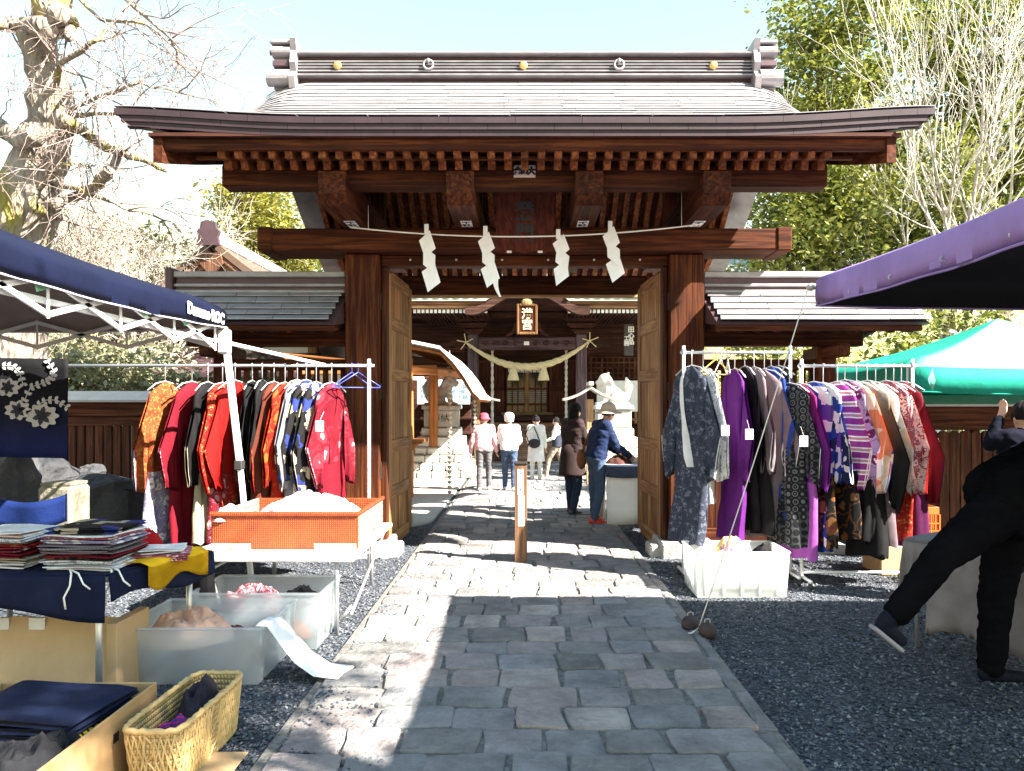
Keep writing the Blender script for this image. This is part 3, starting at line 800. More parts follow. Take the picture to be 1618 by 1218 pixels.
# ------------------------------------------------------------------ sacred cord and paper streamers
def cat(a, b, sag, n=16): return [a.lerp(b, i / n) + Vector((0, 0, -sag * 4 * (i / n) * (1 - i / n))) for i in range(n + 1)]
ca, cb = at(553, 359, 7.72), at(1108, 354, 7.72)
cord = thing('white_rope', 'thin white rope strung across the front of the gate lintel', 'rope', ca)
m = MB(); m.tube(cat(ca, cb, .11), .0075, 6); m.build('cord_run', ROPE_W, cord, True)
for (p, q) in (((582, 362), (582, 325)), ((1077, 358), (1077, 300))):
    m = MB(); m.tube([at(*p, 7.72), at(*q, 7.72)], .003, 5); m.build('hanging_string', ROPE_W, cord, True)
SH = [(680, 362, 455, 'leftmost of the four, leaning towards the door', 0), (773, 365, 448, 'second from left, with a torn tail', 1), (888, 370, 445, 'third from left, folded broad and short', 2), (970, 357, 440, 'rightmost of the four, nearest the right door', 3)]
for (px, y0, y1, how, i) in SH:
    p0 = at(px - 6, y0, 7.705)
    sh = thing('paper_streamer', 'white zigzag paper streamer on the gate cord, ' + how, 'paper streamer', p0, 'zigzag papers on the gate cord')
    L = (y1 - y0) * 7.7 / 1213; rg = random.Random(i + 4)
    zs = [0, .16, .42, .70, 1.0]; xo = [.0, -.02, .03, .02, .07] if i != 2 else [0, .0, .05, .02, .03]
    wd = [.05, .11, .125, .13, .12]
    m = MB(); m.box(p0.x - .022, p0.x + .022, p0.y - .012, p0.y + .002, p0.z - .05, p0.z + .05, .002, 0, None); m.build('streamer_knot', PAPER, sh)
    for k in range(3):
        za, zb = p0.z - L * zs[k + 1] + .03, p0.z - L * zs[k + 2]
        xa = p0.x + xo[k + 1]; xb = p0.x + xo[k + 2]; wA = wd[k + 1]; dy = -.012 * k - .006
        sk = .05 * (1 if k % 2 else -1)
        tw = rg.uniform(-.03, .03)
        V = [Vector((xa - wA * .5, p0.y + dy, za + sk)), Vector((xa + wA * .5, p0.y + dy + tw, za - sk)), Vector((xb + wA * .5 + .01, p0.y + dy + tw - .012, zb - sk)), Vector((xb - wA * .4, p0.y + dy - .012, zb + sk))]
        def f(u, v): 
            a = V[0].lerp(V[1], u); b = V[3].lerp(V[2], u); p = a.lerp(b, v); p.y += .008 * math.sin(u * 3 + v * 4); return p
        m = MB(); m.shell(f, 3, 3, (0, .0015, 0)); m.build('streamer_fold', PAPER, sh)
    if i == 1:
        q = p0 + Vector((.1, -.03, -L)); m = MB()
        m.shell(lambda u, v: q + Vector((.02 * u - .01 + .05 * v * v, -.01 * v, .04 - .18 * v)) + Vector(((u - .5) * .04 * (1 - v), 0, 0)), 2, 5, (0, .0015, 0)); m.build('streamer_tail', PAPER, sh)
# ------------------------------------------------------------------ fences beside the gate
def fence(sx, xa, xb, y, ztop, label, sp, arched):
    w = thing('fence', label, 'fence', (sx * (xa + xb) / 2, y, 0))
    def P(name, mat, fn, par=w):
        m = MB(); fn(m); return m.build(name, mat, par)
    def bx(m, a, b, *r, **k): m.box(min(sx * a, sx * b), max(sx * a, sx * b), *r, **k)
    pale = plain('pale_coping_metal', (.5, .47, .44), .45, .2, .1)
    nb = int((xb - xa) / .6) + 1
    for k in range(nb):
        a = xa + k * (xb - xa) / nb; b = a + (xb - xa) / nb - .004
        P('coping_plate', pale, lambda m: m.prism([(y - .3, ztop - .11), (y - .29, ztop - .135), (y + .3, ztop - .135), (y + .3, ztop - .11), (y, ztop)], (min(sx * a, sx * b), 0, 0), (0, 1, 0), (0, 0, 1), (b - a, 0, 0)))
    P('top_beam', fwood('X'), lambda m: bx(m, xa, xb, y - .1, y + .1, ztop - .3, ztop - .136, .006))
    P('slat_rail', fwood('X'), lambda m: bx(m, xa, xb, y - .05, y + .05, ztop - .42, ztop - .302, .006))
    P('slat_rail', fwood('X'), lambda m: bx(m, xa, xb, y + .02, y + .07, .42, .5, .006))
    P('ground_beam', fwood('X'), lambda m: bx(m, xa, xb, y - .07, y + .07, .0, .14, .006))
    k = 0; x = xa + .03; me = None
    while x < xb - sp:
        if me is None:
            m = MB(); ww = sp - .022; zt = ztop - .43
            if arched: m.prism([(0, .141), (ww, .141), (ww, zt - .03), (ww * .8, zt - .008), (ww * .5, zt), (ww * .2, zt - .008), (0, zt - .03)], (0, y - .035, 0), (1, 0, 0), (0, 0, 1), (0, .05, 0))
            else: m.box(0, ww, y - .035, y + .015, .141, zt + .009, .004)
            me = m.mesh('slat', fwood('Z'), ORG[w.name])
        o = bpy.data.objects.new('slat', me); COL.objects.link(o); o.parent = w
        o.location = (sx * x - (ww if sx < 0 else 0), 0, 0); x += sp
    x = xa + .1
    while x < xb:
        P('fence_post', fwood('Z'), lambda m: bx(m, x, x + .12, y - .06 + .1, y + .06 + .1, 0, ztop - .14, .008)); x += 1.9
fence(-1, 3.42, 9.6, 9.25, 1.77, 'dark timber slat fence with pale coping behind the navy tent', .108, False)
fence(1, 3.42, 9.6, 9.3, 1.72, 'timber fence of round-topped slats behind the green tent', .13, True)

# ------------------------------------------------------------------ small shrine building, left background
b = thing('side_building', 'brown shrine building with gabled copper roof and white walls behind left wing', 'building', (-5.5, 15, 0))
def P(name, mat, fn, par=b, **k):
    m = MB(); fn(m); return m.build(name, mat, par, **k)
brw = wood('building_timber', (.15, .07, .04), (.3, .15, .09), 'X'); brz = wood('building_timber', (.15, .07, .04), (.3, .15, .09), 'Z')
PLASTER = plain('white_plaster', (.72, .7, .66), .85, 0, .05)
P('wall', PLASTER, lambda m: m.box(-7.2, -3.9, 14.4, 18, 0, 3.1, .01))
for x in (-7.2, -6.1, -5.0, -3.95): P('wall_post', brz, lambda m: m.box(x - .09, x + .09, 14.3, 14.4, 0, 3.1, .008))
for z in (.9, 2.05, 2.75): P('wall_rail', brw, lambda m: m.box(-7.3, -3.85, 14.28, 14.36, z, z + .16, .008))
for x in (-6.6, -5.5, -4.5):
    P('window', plain('dark_glass', (.02, .022, .025), .15), lambda m: m.box(x - .36, x + .36, 14.36, 14.39, 1.1, 2.0, .004))
gp = (-5.54, 4.5)
for sx in (-1, 1):
    def slope(m):
        def f(u, v):
            x = gp[0] + sx * (.05 + u * 2.4); z = gp[1] - 1.25 * u + .22 * math.sin(math.pi * u) * -1
            return Vector((x, 13.6 + v * 5, z))
        m.shell(f, 10, 2, (0, 0, -.14))
    rf = P('roof', plain('brown_copper', (.13, .085, .06), .5, .2, .2), slope)
    for k in range(3):
        def vb(m, k=k):
            def f(u, v):
                x = gp[0] + sx * (.05 + u * (2.3 - k * .12)); z = gp[1] - 1.25 * u - .22 * math.sin(math.pi * u) - .15 - k * .1
                return Vector((x, 13.62 + k * .07 + v * .06, z))
            m.shell(f, 10, 1, (0, 0, -.095))
        P('verge_board', (brw, pwood('X'), brw)[k], vb, rf)
P('gable_wall', brw, lambda m: m.prism([(-2.2, -1.3), (2.2, -1.3), (0, -.1)], (gp[0], 14.35, gp[1]), (1, 0, 0), (0, 0, 1), (0, .1, 0)))
P('gable_pendant', brz, lambda m: m.prism([(-.16, 0), (.16, 0), (.2, -.2), (.08, -.34), (0, -.46), (-.08, -.34), (-.2, -.2)], (gp[0], 13.56, gp[1] - .2), (1, 0, 0), (0, 0, 1), (0, .05, 0)))
P('ridge', COPPER, lambda m: m.box(gp[0] - .14, gp[0] + .14, 13.5, 18.6, gp[1] - .06, gp[1] + .16, .02))
P('ridge_ornament', COPPER_D, lambda m: m.prism([(-.2, -.1), (.2, -.1), (.17, .05), (.2, .14), (.14, .2), (.13, .3), (0, .34), (-.13, .3), (-.14, .2), (-.2, .14), (-.17, .05)], (gp[0], 13.42, gp[1]), (1, 0, 0), (0, 0, 1), (0, .08, 0)))
# lower lean-to with dark eave in front of the plaster wall
P('lean_to_roof', COPPER_D, lambda m: m.shell(lambda u, v: Vector((-7.0 + 3.2 * u, 12.9 + v * 1.4, 2.15 + .42 * v - .05 * math.sin(math.pi * v))), 4, 4, (0, 0, -.08)))
P('lean_to_post', brz, lambda m: m.box(-5.95, -5.8, 13.1, 13.25, 0, 2.15, .01))
P('lean_to_post', brz, lambda m: m.box(-4.3, -4.15, 13.1, 13.25, 0, 2.15, .01))

# ------------------------------------------------------------------ main hall beyond the gate
hall = thing('shrine_hall', 'dark timber main hall of the shrine seen through the gate', 'building', (0, 24, 0))
hx, hy, hz = hwood('X'), hwood('Y'), hwood('Z')
def H(name, mat, fn, par=hall, **k):
    m = MB(); fn(m); return m.build(name, mat, par, **k)
PURP = wood('worn_pillar', (.09, .06, .07), (.17, .12, .13), 'Z')
YF, YW = 20.6, 23.6
for x in (-1.38, 1.52):
    H('porch_pillar', PURP, lambda m: m.box(x - .14, x + .14, YF - .14, YF + .14, .2, 3.5, .03))
    H('pillar_foot', GREY_STONE, lambda m: m.box(x - .24, x + .24, YF - .24, YF + .24, .02, .25, .03))
    for k in range(3):
        H('bracket_block', hx, lambda m: m.prism([(-.18 - k * .12, 0), (.18 + k * .12, 0), (.26 + k * .14, .12), (-.26 - k * .14, .12)], (x, YF - .1, 3.5 + k * .17), (1, 0, 0), (0, 0, 1), (0, .22, 0)))
    s = -1 if x < 0 else 1
    H('carved_nosing', hx, lambda m: m.prism([(0, -.13), (.22 * s, -.13), (.42 * s, -.07), (.62 * s, -.12), (.74 * s, -.02), (.64 * s, .05), (.5 * s, .02), (.38 * s, .12), (.2 * s, .16), (0, .15)], (x + s * .14, YF - .08, 3.25), (1, 0, 0), (0, 0, 1), (0, .16, 0)))
H('rainbow_beam', wood('carved_beam', (.055, .03, .035), (.13, .08, .085), 'X'), lambda m: m.box(-1.24, 1.38, YF - .1, YF + .1, 3.08, 3.42, .02))
for k in range(9):                 # carved scrolls on the beam
    x = -1.05 + k * .27
    H('beam_carving', hx, lambda m: m.tube([(x + .09 * (1 - i / 14) * math.cos(i * .75), YF - .112, 3.25 + .09 * (1 - i / 14) * math.sin(i * .75)) for i in range(14)], .012, 5))
H('beam_plate', WHITE_PAINT, lambda m: m.box(-.02, .12, YF - .125, YF - .105, 3.2, 3.3, .003))
H('upper_beam', hx, lambda m: m.box(-3.6, 3.6, YF - .1, YF + .14, 3.95, 4.1, .02))
H('frog_leg_strut', hx, lambda m: m.prism([(-.6, 0), (-.45, .02), (-.25, .2), (-.15, .38), (.15, .38), (.25, .2), (.45, .02), (.6, 0), (.4, .18), (.3, .42), (0, .5), (-.3, .42), (-.4, .18)], (.07, YF - .12, 3.43), (1, 0, 0), (0, 0, 1), (0, .1, 0)))
# eaves with white-tipped rafters
for s in (-1, 1):
    for k in range(18):
        x = .07 + s * (1.05 + k * .105)
        o = H('eave_rafter', hy, lambda m: m.box(x - .03, x + .03, 19.32, 22.0, 3.92, 4.0, .004))
        H('rafter_tip', WHITE_PAINT, lambda m: m.box(x - .036, x + .036, 19.285, 19.319, 3.915, 4.005, .003), o)
    H('eave_board', pwood('X'), lambda m: m.box(.07 + s * .95, .07 + s * 3.4, 19.2, 19.35, 4.03, 4.1, .008))
    H('fascia_board', brw, lambda m: m.box(.07 + s * .95, .07 + s * 3.4, 19.12, 19.22, 4.103, 4.2, .008))
    H('eave_end_block', pwood('Z'), lambda m: m.box(.07 + s * 2.93, .07 + s * 3.05, 19.1, 19.3, 3.88, 4.1, .008))
    # curved bargeboard of the central arched gable
    def curl(m):
        def f(u, v):
            x = .07 + s * u * 1.55; z = 4.62 - .62 * smooth(u * 1.02) + .12 * max(0, u - .8) / .2 * .5
            return Vector((x, 19.0 + v * .3, z))
        m.shell(f, 16, 1, (0, 0, -.2))
    H('arched_bargeboard', wood('gable_board', (.045, .02, .015), (.11, .055, .04), 'X'), curl)
H('gable_infill', hx, lambda m: m.prism([(-1.5, -.42), (1.5, -.42), (1.1, -.35), (.6, .0), (0, .1), (-.6, .0), (-1.1, -.35)], (.07, 19.36, 4.55), (1, 0, 0), (0, 0, 1), (0, .1, 0)))
for k in range(7): H('gable_carving', wood('gable_board', (.045, .02, .015), (.11, .055, .04), 'X'), lambda m: m.tube([(.07 + (k - 3) * .16 + .09 * (1 - i / 12) * math.cos(i * .8 + k), 19.33, 4.28 + .07 * (1 - i / 12) * math.sin(i * .8 + k)) for i in range(12)], .018, 5))
hr = H('hall_roof', GREENCU, lambda m: m.shell(lambda u, v: Vector((lerp(-6.5, 6.5, u), 19.0 + v * 5, 4.27 + 2.6 * v ** 1.25 + .45 * math.exp(-((lerp(-6.5, 6.5, u) - .07) / .7) ** 2) * (1 - v))), 40, 10, (0, 0, -.07)))
for k in range(44):
    x = -5.4 + k * .25
    if abs(x - .07) < .9: continue
    H('tile_end', GREENCU, lambda m: m.tube([(x, 18.93, 4.27), (x, 19.5, 4.44)], .06, 8), hr)
H('porch_soffit', hx, lambda m: m.box(-3.6, 3.6, 19.4, 23.6, 4.11, 4.16, .01))
# plaque with gilt frame
pq = H('hall_plaque', wood('plaque_red', (.05, .012, .008), (.1, .025, .014), 'Z'), lambda m: m.box(-.15, .27, 19.13, 19.18, 3.42, 4.07, .005))
for (a, b_, c, d) in ((-.2, -.14, 3.36, 4.12), (.26, .32, 3.36, 4.12), (-.139, .259, 3.36, 3.42), (-.139, .259, 4.07, 4.13)):
    H('plaque_frame', wood('gilt_frame', (.12, .06, .025), (.24, .13, .05), 'Z'), lambda m: m.box(a, b_, 19.1, 19.18, c, d, .012), pq)
for q, t in enumerate('満宮'):
    text_mesh('plaque_lettering', t, plain('gilt_letter', (.6, .5, .3), .5), pq, (.06, 19.12, 3.86 - q * .27), (1, 0, 0), (0, 0, 1), .28, .006, bold=.008)
H('plaque_crest', pwood('X'), lambda m: m.ball((.06, 19.12, 4.17), (.14, .06, .1), 10, 8), pq)
# rear wall of the porch, doors, lattice
DOORW = wood('door_timber', (.085, .03, .02), (.17, .065, .04), 'Z'); DOORX = wood('door_timber', (.085, .03, .02), (.17, .065, .04), 'X')
H('rear_wall', hx, lambda m: m.box(-4.2, 4.2, YW + .1, YW + .3, .9, 4.3, .02))
H('floor_platform', hx, lambda m: m.box(-4.2, 4.2, 22.0, YW + .3, 1.08, 1.3, .02))
H('under_floor', hx, lambda m: m.box(-4.1, 4.1, 22.6, 22.8, .02, 1.08, .02))
for (x0, x1) in ((-1.65, -.62), (.75, 1.62)):
    d = H('panel_door', DOORW, lambda m: m.box(x0, x1, YW - .02, YW + .08, 1.3, 3.0, .01))
    H('door_rail', DOORX, lambda m: m.box(x0, x1, YW - .06, YW - .021, 2.05, 2.15, .006), d)
    H('door_rail', DOORX, lambda m: m.box(x0, x1, YW - .06, YW - .021, 1.3, 1.42, .006), d)
    H('door_rail', DOORX, lambda m: m.box(x0, x1, YW - .06, YW - .021, 2.9, 3.0, .006), d)
    for k in range(8):
        x = x0 + .04 + k * (x1 - x0 - .12) / 7
        H('door_slat', DOORW, lambda m: m.box(x, x + .05, YW - .05, YW - .021, 2.15, 2.9, .004), d)
cd = H('lattice_door', plain('door_glass', (.03, .035, .04), .12), lambda m: m.box(-.56, .69, YW - .01, YW + .05, 1.3, 2.75, .004))
for k in range(8):
    x = -.56 + k * .1785
    H('lattice_bar', pwood('Z') if k in (3, 4) else DOORW, lambda m: m.box(x - .018, x + .018, YW - .045, YW - .011, 1.3, 2.75, .003), cd)
for z in (1.34, 1.62, 2.1, 2.72):
    H('lattice_rail', pwood('X') if z < 1.4 else DOORX, lambda m: m.box(-.56, .69, YW - .07, YW - .046, z - .03, z + .03, .003), cd)
H('door_meeting_post', pwood('Z'), lambda m: m.box(.02, .12, YW - .09, YW - .071, 1.3, 2.75, .004), cd)
for k in range(7):
    H('blind_slat', plain('blue_grey_blind', (.25, .28, .34), .6), lambda m: m.box(-.53, .66, YW - .0105 - .004, YW - .0105, 1.68 + k * .06, 1.71 + k * .06, .001), cd)
for k in range(9):
    H('paper_valance', PAPER, lambda m: m.box(-.5 + k * .125, -.5 + k * .125 + .1, YW - .1, YW - .09, 2.6, 2.78, .002))
H('threshold_board', pwood('X'), lambda m: m.box(-.7, .85, YW - .5, YW - .12, 1.3, 1.38, .01))
# right side lattice screen and the bright white board
for k in range(9):
    H('screen_bar', DOORW, lambda m: m.box(1.9 + k * .16, 1.95 + k * .16, 22.3, 22.36, 2.35, 3.0, .004))
for k in range(5):
    H('screen_rail', DOORX, lambda m: m.box(1.85, 3.4, 22.28, 22.3, 2.35 + k * .155, 2.39 + k * .155, .004))
H('white_board', WHITE_PAINT, lambda m: m.box(2.0, 3.7, 21.3, 21.35, 1.42, 2.28, .01))
H('side_wall', hx, lambda m: m.box(1.75, 4.2, 22.37, 22.5, 1.3, 4.0, .01))
H('side_wall', hx, lambda m: m.box(-4.2, -1.75, 22.37, 22.5, 1.3, 4.0, .01))
for k in range(4): H('wall_rail', DOORX, lambda m: m.box(-4.2, -1.75, 22.31, 22.369, 1.5 + k * .55, 1.62 + k * .55, .01))
H('hanging_lantern_sign', plain('dark_board', (.05, .04, .04), .6), lambda m: m.box(2.62, 2.86, 20.2, 20.26, 2.9, 3.75, .02))
text_mesh('sign_lettering', '田心品', WHITE_PAINT, hall, (2.8, 20.19, 3.42), (1, 0, 0), (0, 0, 1), .17, .003, vertical=True, bold=.005); text_mesh('sign_lettering', '工務', WHITE_PAINT, hall, (2.68, 20.19, 3.28), (1, 0, 0), (0, 0, 1), .14, .003, vertical=True, bold=.004)
# front steps, rail and offertory box
for k in range(5):
    H('step', wood('step_timber', (.2, .11, .07), (.36, .22, .14), 'X'), lambda m: m.box(-1.2, 1.35, 21.0 + k * .25, 21.25 + k * .25 - .003, .06, .28 + k * .22, .015))
ob = H('offertory_box', wood('step_timber', (.2, .11, .07), (.36, .22, .14), 'X'), lambda m: m.box(-.6, .75, 20.1, 20.7, .1, .78, .02))
for k in range(12): H('offertory_slat', pwood('Y'), lambda m: m.box(-.56 + k * .107, -.5 + k * .107, 20.12, 20.68, .79, .84, .006), ob)
for s in (-1, 1):
    for k in range(7):
        x = .07 + s * (1.5 + k * .32)
        H('rail_baluster', pwood('Z'), lambda m: m.box(x - .03, x + .03, 21.9, 21.96, 1.08, 1.52, .006))
    H('hand_rail', pwood('X'), lambda m: m.box(.07 + s * 1.35, .07 + s * 3.8, 21.88, 21.98, 1.525, 1.6, .01))
    H('rail_base', pwood('X'), lambda m: m.box(.07 + s * 1.35, .07 + s * 3.8, 21.9, 21.97, 1.16, 1.22, .01))
# sacred straw rope with tassels, bell ropes
STRAW = plain('straw', (.62, .52, .3), .85, 0, .18, 30.0, .4)
a, b_ = Vector((-1.55, 20.3, 3.26)), Vector((1.72, 20.3, 3.3))
rope = thing('straw_rope', 'thick twisted straw rope sagging across the hall porch', 'straw rope', (0, 20.3, 3.3))
cl = cat(a, b_, .67, 60); 
for st in range(3):
    pts = []; rs = []
    for i, p in enumerate(cl):
        t = i / 60; th = math.sin(math.pi * t) ** .8; r = .010 + .062 * th; an = t * 34 + st * 2.094
        pts.append(p + Vector((0, math.cos(an) * r * .62, math.sin(an) * r * .62))); rs.append(r * .78 + .008)
    m = MB(); m.tube(pts, rs, 9); m.build('rope_strand', STRAW, rope, True)
for p in (a, b_):
    for k in range(5):
        an = k * 1.26 + .4; s = -1 if p.x < 0 else 1
        m = MB(); m.tube([p, p + Vector((s * .02, -.05, 0)) + Vector((.22 * math.cos(an), -.03, .22 * math.sin(an)))], .014, 5); m.build('rope_end', STRAW, rope)
for i, x in enumerate((-.3, .5)):
    m = MB(); z0 = cat(a, b_, .67, 60)[int((x - a.x) / (b_.x - a.x) * 60)].z - .06
    m.lathe((x, 20.28, z0 - .34), [(.15, 0), (.155, .02), (.13, .12), (.09, .26), (.06, .36)], 18)
    m.build('straw_tassel', STRAW, None, True, ('left' if i == 0 else 'right') + ' bell-shaped straw tassel hanging under the rope', 'tassel', 'straw tassels', loc=(x, 20.28, z0)) if False else None
    t = thing('straw_tassel', ('left' if i == 0 else 'right') + ' bell-shaped straw tassel hanging under the thick rope', 'tassel', (x, 20.28, z0), 'straw tassels')
    m.build('tassel_skirt', STRAW, t, True)
    m2 = MB(); m2.tube([(x, 20.28, z0 + .02), (x, 20.28, z0 + .08)], .05, 10); m2.build('tassel_neck', STRAW, t, True)
for i, (x, zb) in enumerate(((-.88, .3), (1.13, .9))):
    t = thing('bell_rope', ('left' if i == 0 else 'right') + ' pale bell rope hanging in the hall porch', 'bell rope', (x, 20.9, zb), 'bell ropes')
    for s in range(2):
        m = MB(); n = 50; m.tube([(x + .018 * math.cos(k * .9 + s * math.pi), 20.9 + .018 * math.sin(k * .9 + s * math.pi), lerp(3.1, zb, k / n)) for k in range(n + 1)], .026, 6); m.build('rope_strand', plain('pale_rope', (.7, .64, .58), .85, 0, .1), t, True)

# ------------------------------------------------------------------ guardian lion-dogs on pedestals
PALE_STONE = stone('pale_granite', (.4, .38, .34), (.56, .54, .5), 5.0)
def lion(cx, cy, s, label, ph):
    t = thing('guardian_statue', label, 'statue', (cx, cy, 0), 'guardian statues')
    rg = random.Random(int(cx * 10))
    # rough masonry skirt, each stone a piece
    for r in range(4):
        hw = .78 - r * .075; n = 5 - r // 2; zb = .02 + r * .165
        for side in range(4):
            for k in range(n):
                a0 = -hw + k * 2 * hw / n + .006; a1 = a0 + 2 * hw / n - .012
                if side > 1: a0 += .1 * (k == 0); a1 -= .1 * (k == n - 1)
                m = MB(); j = rg.uniform(-.015, .02)
                if side == 0: m.box(cx + a0, cx + a1, cy - hw - j, cy - hw + .16, zb, zb + .16, .025)
                elif side == 1: m.box(cx + a0, cx + a1, cy + hw - .16, cy + hw + j, zb, zb + .16, .025)
                elif side == 2: m.box(cx - hw - j, cx - hw + .16, cy + a0 + .06, cy + a1 - .06, zb, zb + .158, .025)
                else: m.box(cx + hw - .16, cx + hw + j, cy + a0 + .06, cy + a1 - .06, zb, zb + .158, .025)
                m.build('masonry_stone', PALE_STONE, t)
    m = MB(); m.box(cx - .5, cx + .5, cy - .5, cy + .5, .02, .68, .02); m.build('pedestal_core', PALE_STONE, t)
    for (hw, z0, z1) in ((.52, .682, .9), (.42, .903, 1.1), (.37, 1.103, 1.5), (.42, 1.503, 1.6)):
        m = MB(); m.box(cx - hw, cx + hw, cy - hw * .9, cy + hw * .9, z0, z1, .02); m.build('pedestal_block', PALE_STONE, t)
    if s > 0: text_mesh('pedestal_lettering', '奉納', BLACK_INK, t, (cx, cy - .335, 1.3), (1, 0, 0), (0, 0, 1), .2, .003)
    # seated beast facing along s*x
    z = 1.6; P_ = []
    Q = lambda x, y, zz: Vector((cx + s * x, cy + y, z + zz))
    P_ += [('cap', Q(-.18, 0, .14), .15, Q(.08, 0, .36), .14), ('cap', Q(.08, 0, .36), .14, Q(.14, 0, .52), .12), ('ell', Q(.17, 0, .56), (.15, .14, .14)),
           ('cap', Q(.24, 0, .53), .07, Q(.33, 0, .5), .055), ('cap', Q(.26, 0, .46), .04, Q(.32, 0, .44), .035)]
    for yy in (-.09, .09):
        P_ += [('cap', Q(.12, yy, .36), .07, Q(.2, yy, .05), .05), ('cap', Q(.2, yy, .04), .05, Q(.27, yy, .035), .045), ('cap', Q(-.18, yy * 1.3, .12), .11, Q(.0, yy * 1.4, .12), .07), ('cap', Q(.0, yy * 1.4, .04), .05, Q(.08, yy * 1.4, .035), .04),
               ('cap', Q(.12, yy, .66), .035, Q(.1, yy * 1.4, .72), .015)]
    P_ += [('cap', Q(-.3, 0, .15), .07, Q(-.36, 0, .4), .09), ('cap', Q(-.36, 0, .4), .09, Q(-.3, 0, .6), .03)]
    for k in range(9):
        a = k * .7; P_.append(('ell', Q(.06 + .05 * math.cos(a), .13 * math.sin(a), .52 + .1 * math.cos(a)), (.055, .055, .06)))
    blob('statue_body', P_, .02, [PALE_STONE], t, smooth_it=2)
    m = MB(); m.box(cx - .38, cx + .34, cy - .22, cy + .22, 1.602, 1.66, .015); m.build('statue_plinth', PALE_STONE, t)

def cap_pts(p0, r0, p1, r1, n=14, m=6):
    p0 = Vector(p0); p1 = Vector(p1); d = p1 - p0; L = d.length or 1e-6; d = d / L
    u = d.cross(Vector((0, 0, 1)));
    if u.length < 1e-3: u = d.cross(Vector((1, 0, 0)))
    u.normalize(); w = d.cross(u); rings = []
    for i in range(m + 1):
        a = math.pi / 2 * (i / m) - math.pi / 2; rings.append((p0 + d * (r0 * math.sin(a)), max(r0 * math.cos(a), r0 * .02)))
    for i in range(m + 1):
        a = math.pi / 2 * (i / m); rings.append((p1 + d * (r1 * math.sin(a)), max(r1 * math.cos(a), r1 * .02)))
    V = []; FS = []
    for (c, r) in rings:
        for k in range(n):
            an = 2 * math.pi * k / n; V.append(c + (u * math.cos(an) + w * math.sin(an)) * r)
    for i in range(len(rings) - 1):
        for k in range(n):
            k2 = (k + 1) % n; FS.append((i * n + k, i * n + k2, (i + 1) * n + k2, (i + 1) * n + k))
    FS.append(tuple(range(n))[::-1]); FS.append(tuple((len(rings) - 1) * n + k for k in range(n)))
    return V, FS
def blob(name, prims, voxel, mats, parent, smooth_it=3, smooth_f=.5, crease=0.0):
    """prims: ('cap',p0,r0,p1,r1[,mat]) / ('ell',c,(rx,ry,rz)[,mat]) -> one continuous skin, coloured by the nearest piece"""
    mb = MB()
    for p in prims:
        if p[0] == 'cap': mb.add(*cap_pts(*p[1:5]))
        else: mb.ball(p[1], Vector(p[2]), 18, 14)
    me = mb.mesh(name + '_raw', mats, None); ob = bpy.data.objects.new('raw', me); COL.objects.link(ob)
    md = ob.modifiers.new('r', 'REMESH'); md.mode = 'VOXEL'; md.voxel_size = voxel
    if smooth_it:
        sm = ob.modifiers.new('s', 'SMOOTH'); sm.factor = smooth_f; sm.iterations = smooth_it
    dg = bpy.context.evaluated_depsgraph_get(); dg.update()
    out = bpy.data.meshes.new_from_object(ob.evaluated_get(dg)); bpy.data.objects.remove(ob); bpy.data.meshes.remove(me)
    out.name = name; out.materials.clear()
    for m_ in mats: out.materials.append(m_)
    n = len(out.polygons); C = np.zeros(n * 3); out.polygons.foreach_get('center', C); C = C.reshape(-1, 3)
    if len(mats) > 1:
        best = np.full(n, 1e9); idx = np.zeros(n, int)
        for p in prims:
            if p[0] == 'cap':
                a = np.array(p[1]); b2 = np.array(p[3]); ab = b2 - a
                t = np.clip(((C - a) @ ab) / max(ab @ ab, 1e-9), 0, 1)
                d = np.linalg.norm(C - (a + t[:, None] * ab), axis=1) - (p[2] + (p[4] - p[2]) * t); mi = p[5] if len(p) > 5 else 0
            else:
                rr = np.array(p[2]); q = (C - np.array(p[1])) / rr; d = (np.linalg.norm(q, axis=1) - 1) * rr.min(); mi = p[3] if len(p) > 3 else 0
            k = d < best; best[k] = d[k]; idx[k] = mi
        out.polygons.foreach_set('material_index', idx.tolist())
    if crease:
        nv = len(out.vertices); Cv = np.zeros(nv * 3); Nv = np.zeros(nv * 3); out.vertices.foreach_get('co', Cv); out.vertices.foreach_get('normal', Nv); Cv = Cv.reshape(-1, 3); Nv = Nv.reshape(-1, 3)
        wt = np.ones(nv)
        for p_ in out.polygons:
            if p_.material_index in (0, 3):
                for vi in p_.vertices: wt[vi] = 0
        am = np.array([(1 - 2 * abs(noise.noise(Vector((c[0] * 9, c[1] * 9, c[2] * 16))))) * .6 + noise.noise(Vector((c[0] * 24, c[1] * 24, c[2] * 30))) * .45 for c in Cv])
        out.vertices.foreach_set('co', (Cv + Nv * (am * wt * crease)[:, None]).ravel().tolist())
    out.polygons.foreach_set('use_smooth', [True] * n)
    org = ORG[parent.name] if parent is not None else Vector((0, 0, 0))
    out.transform(Matrix.Translation(-org)); out.update()
    o = bpy.data.objects.new(name, out); COL.objects.link(o)
    if parent is not None: o.parent = parent
    ORG[o.name] = org; return o
lion(-1.86, 17.3, 1, 'stone guardian lion on a masonry pedestal left of the path, beside the rain chain', 0)
lion(1.95, 17.0, -1, 'stone guardian lion on a pedestal right of the path, behind the couple', 1)

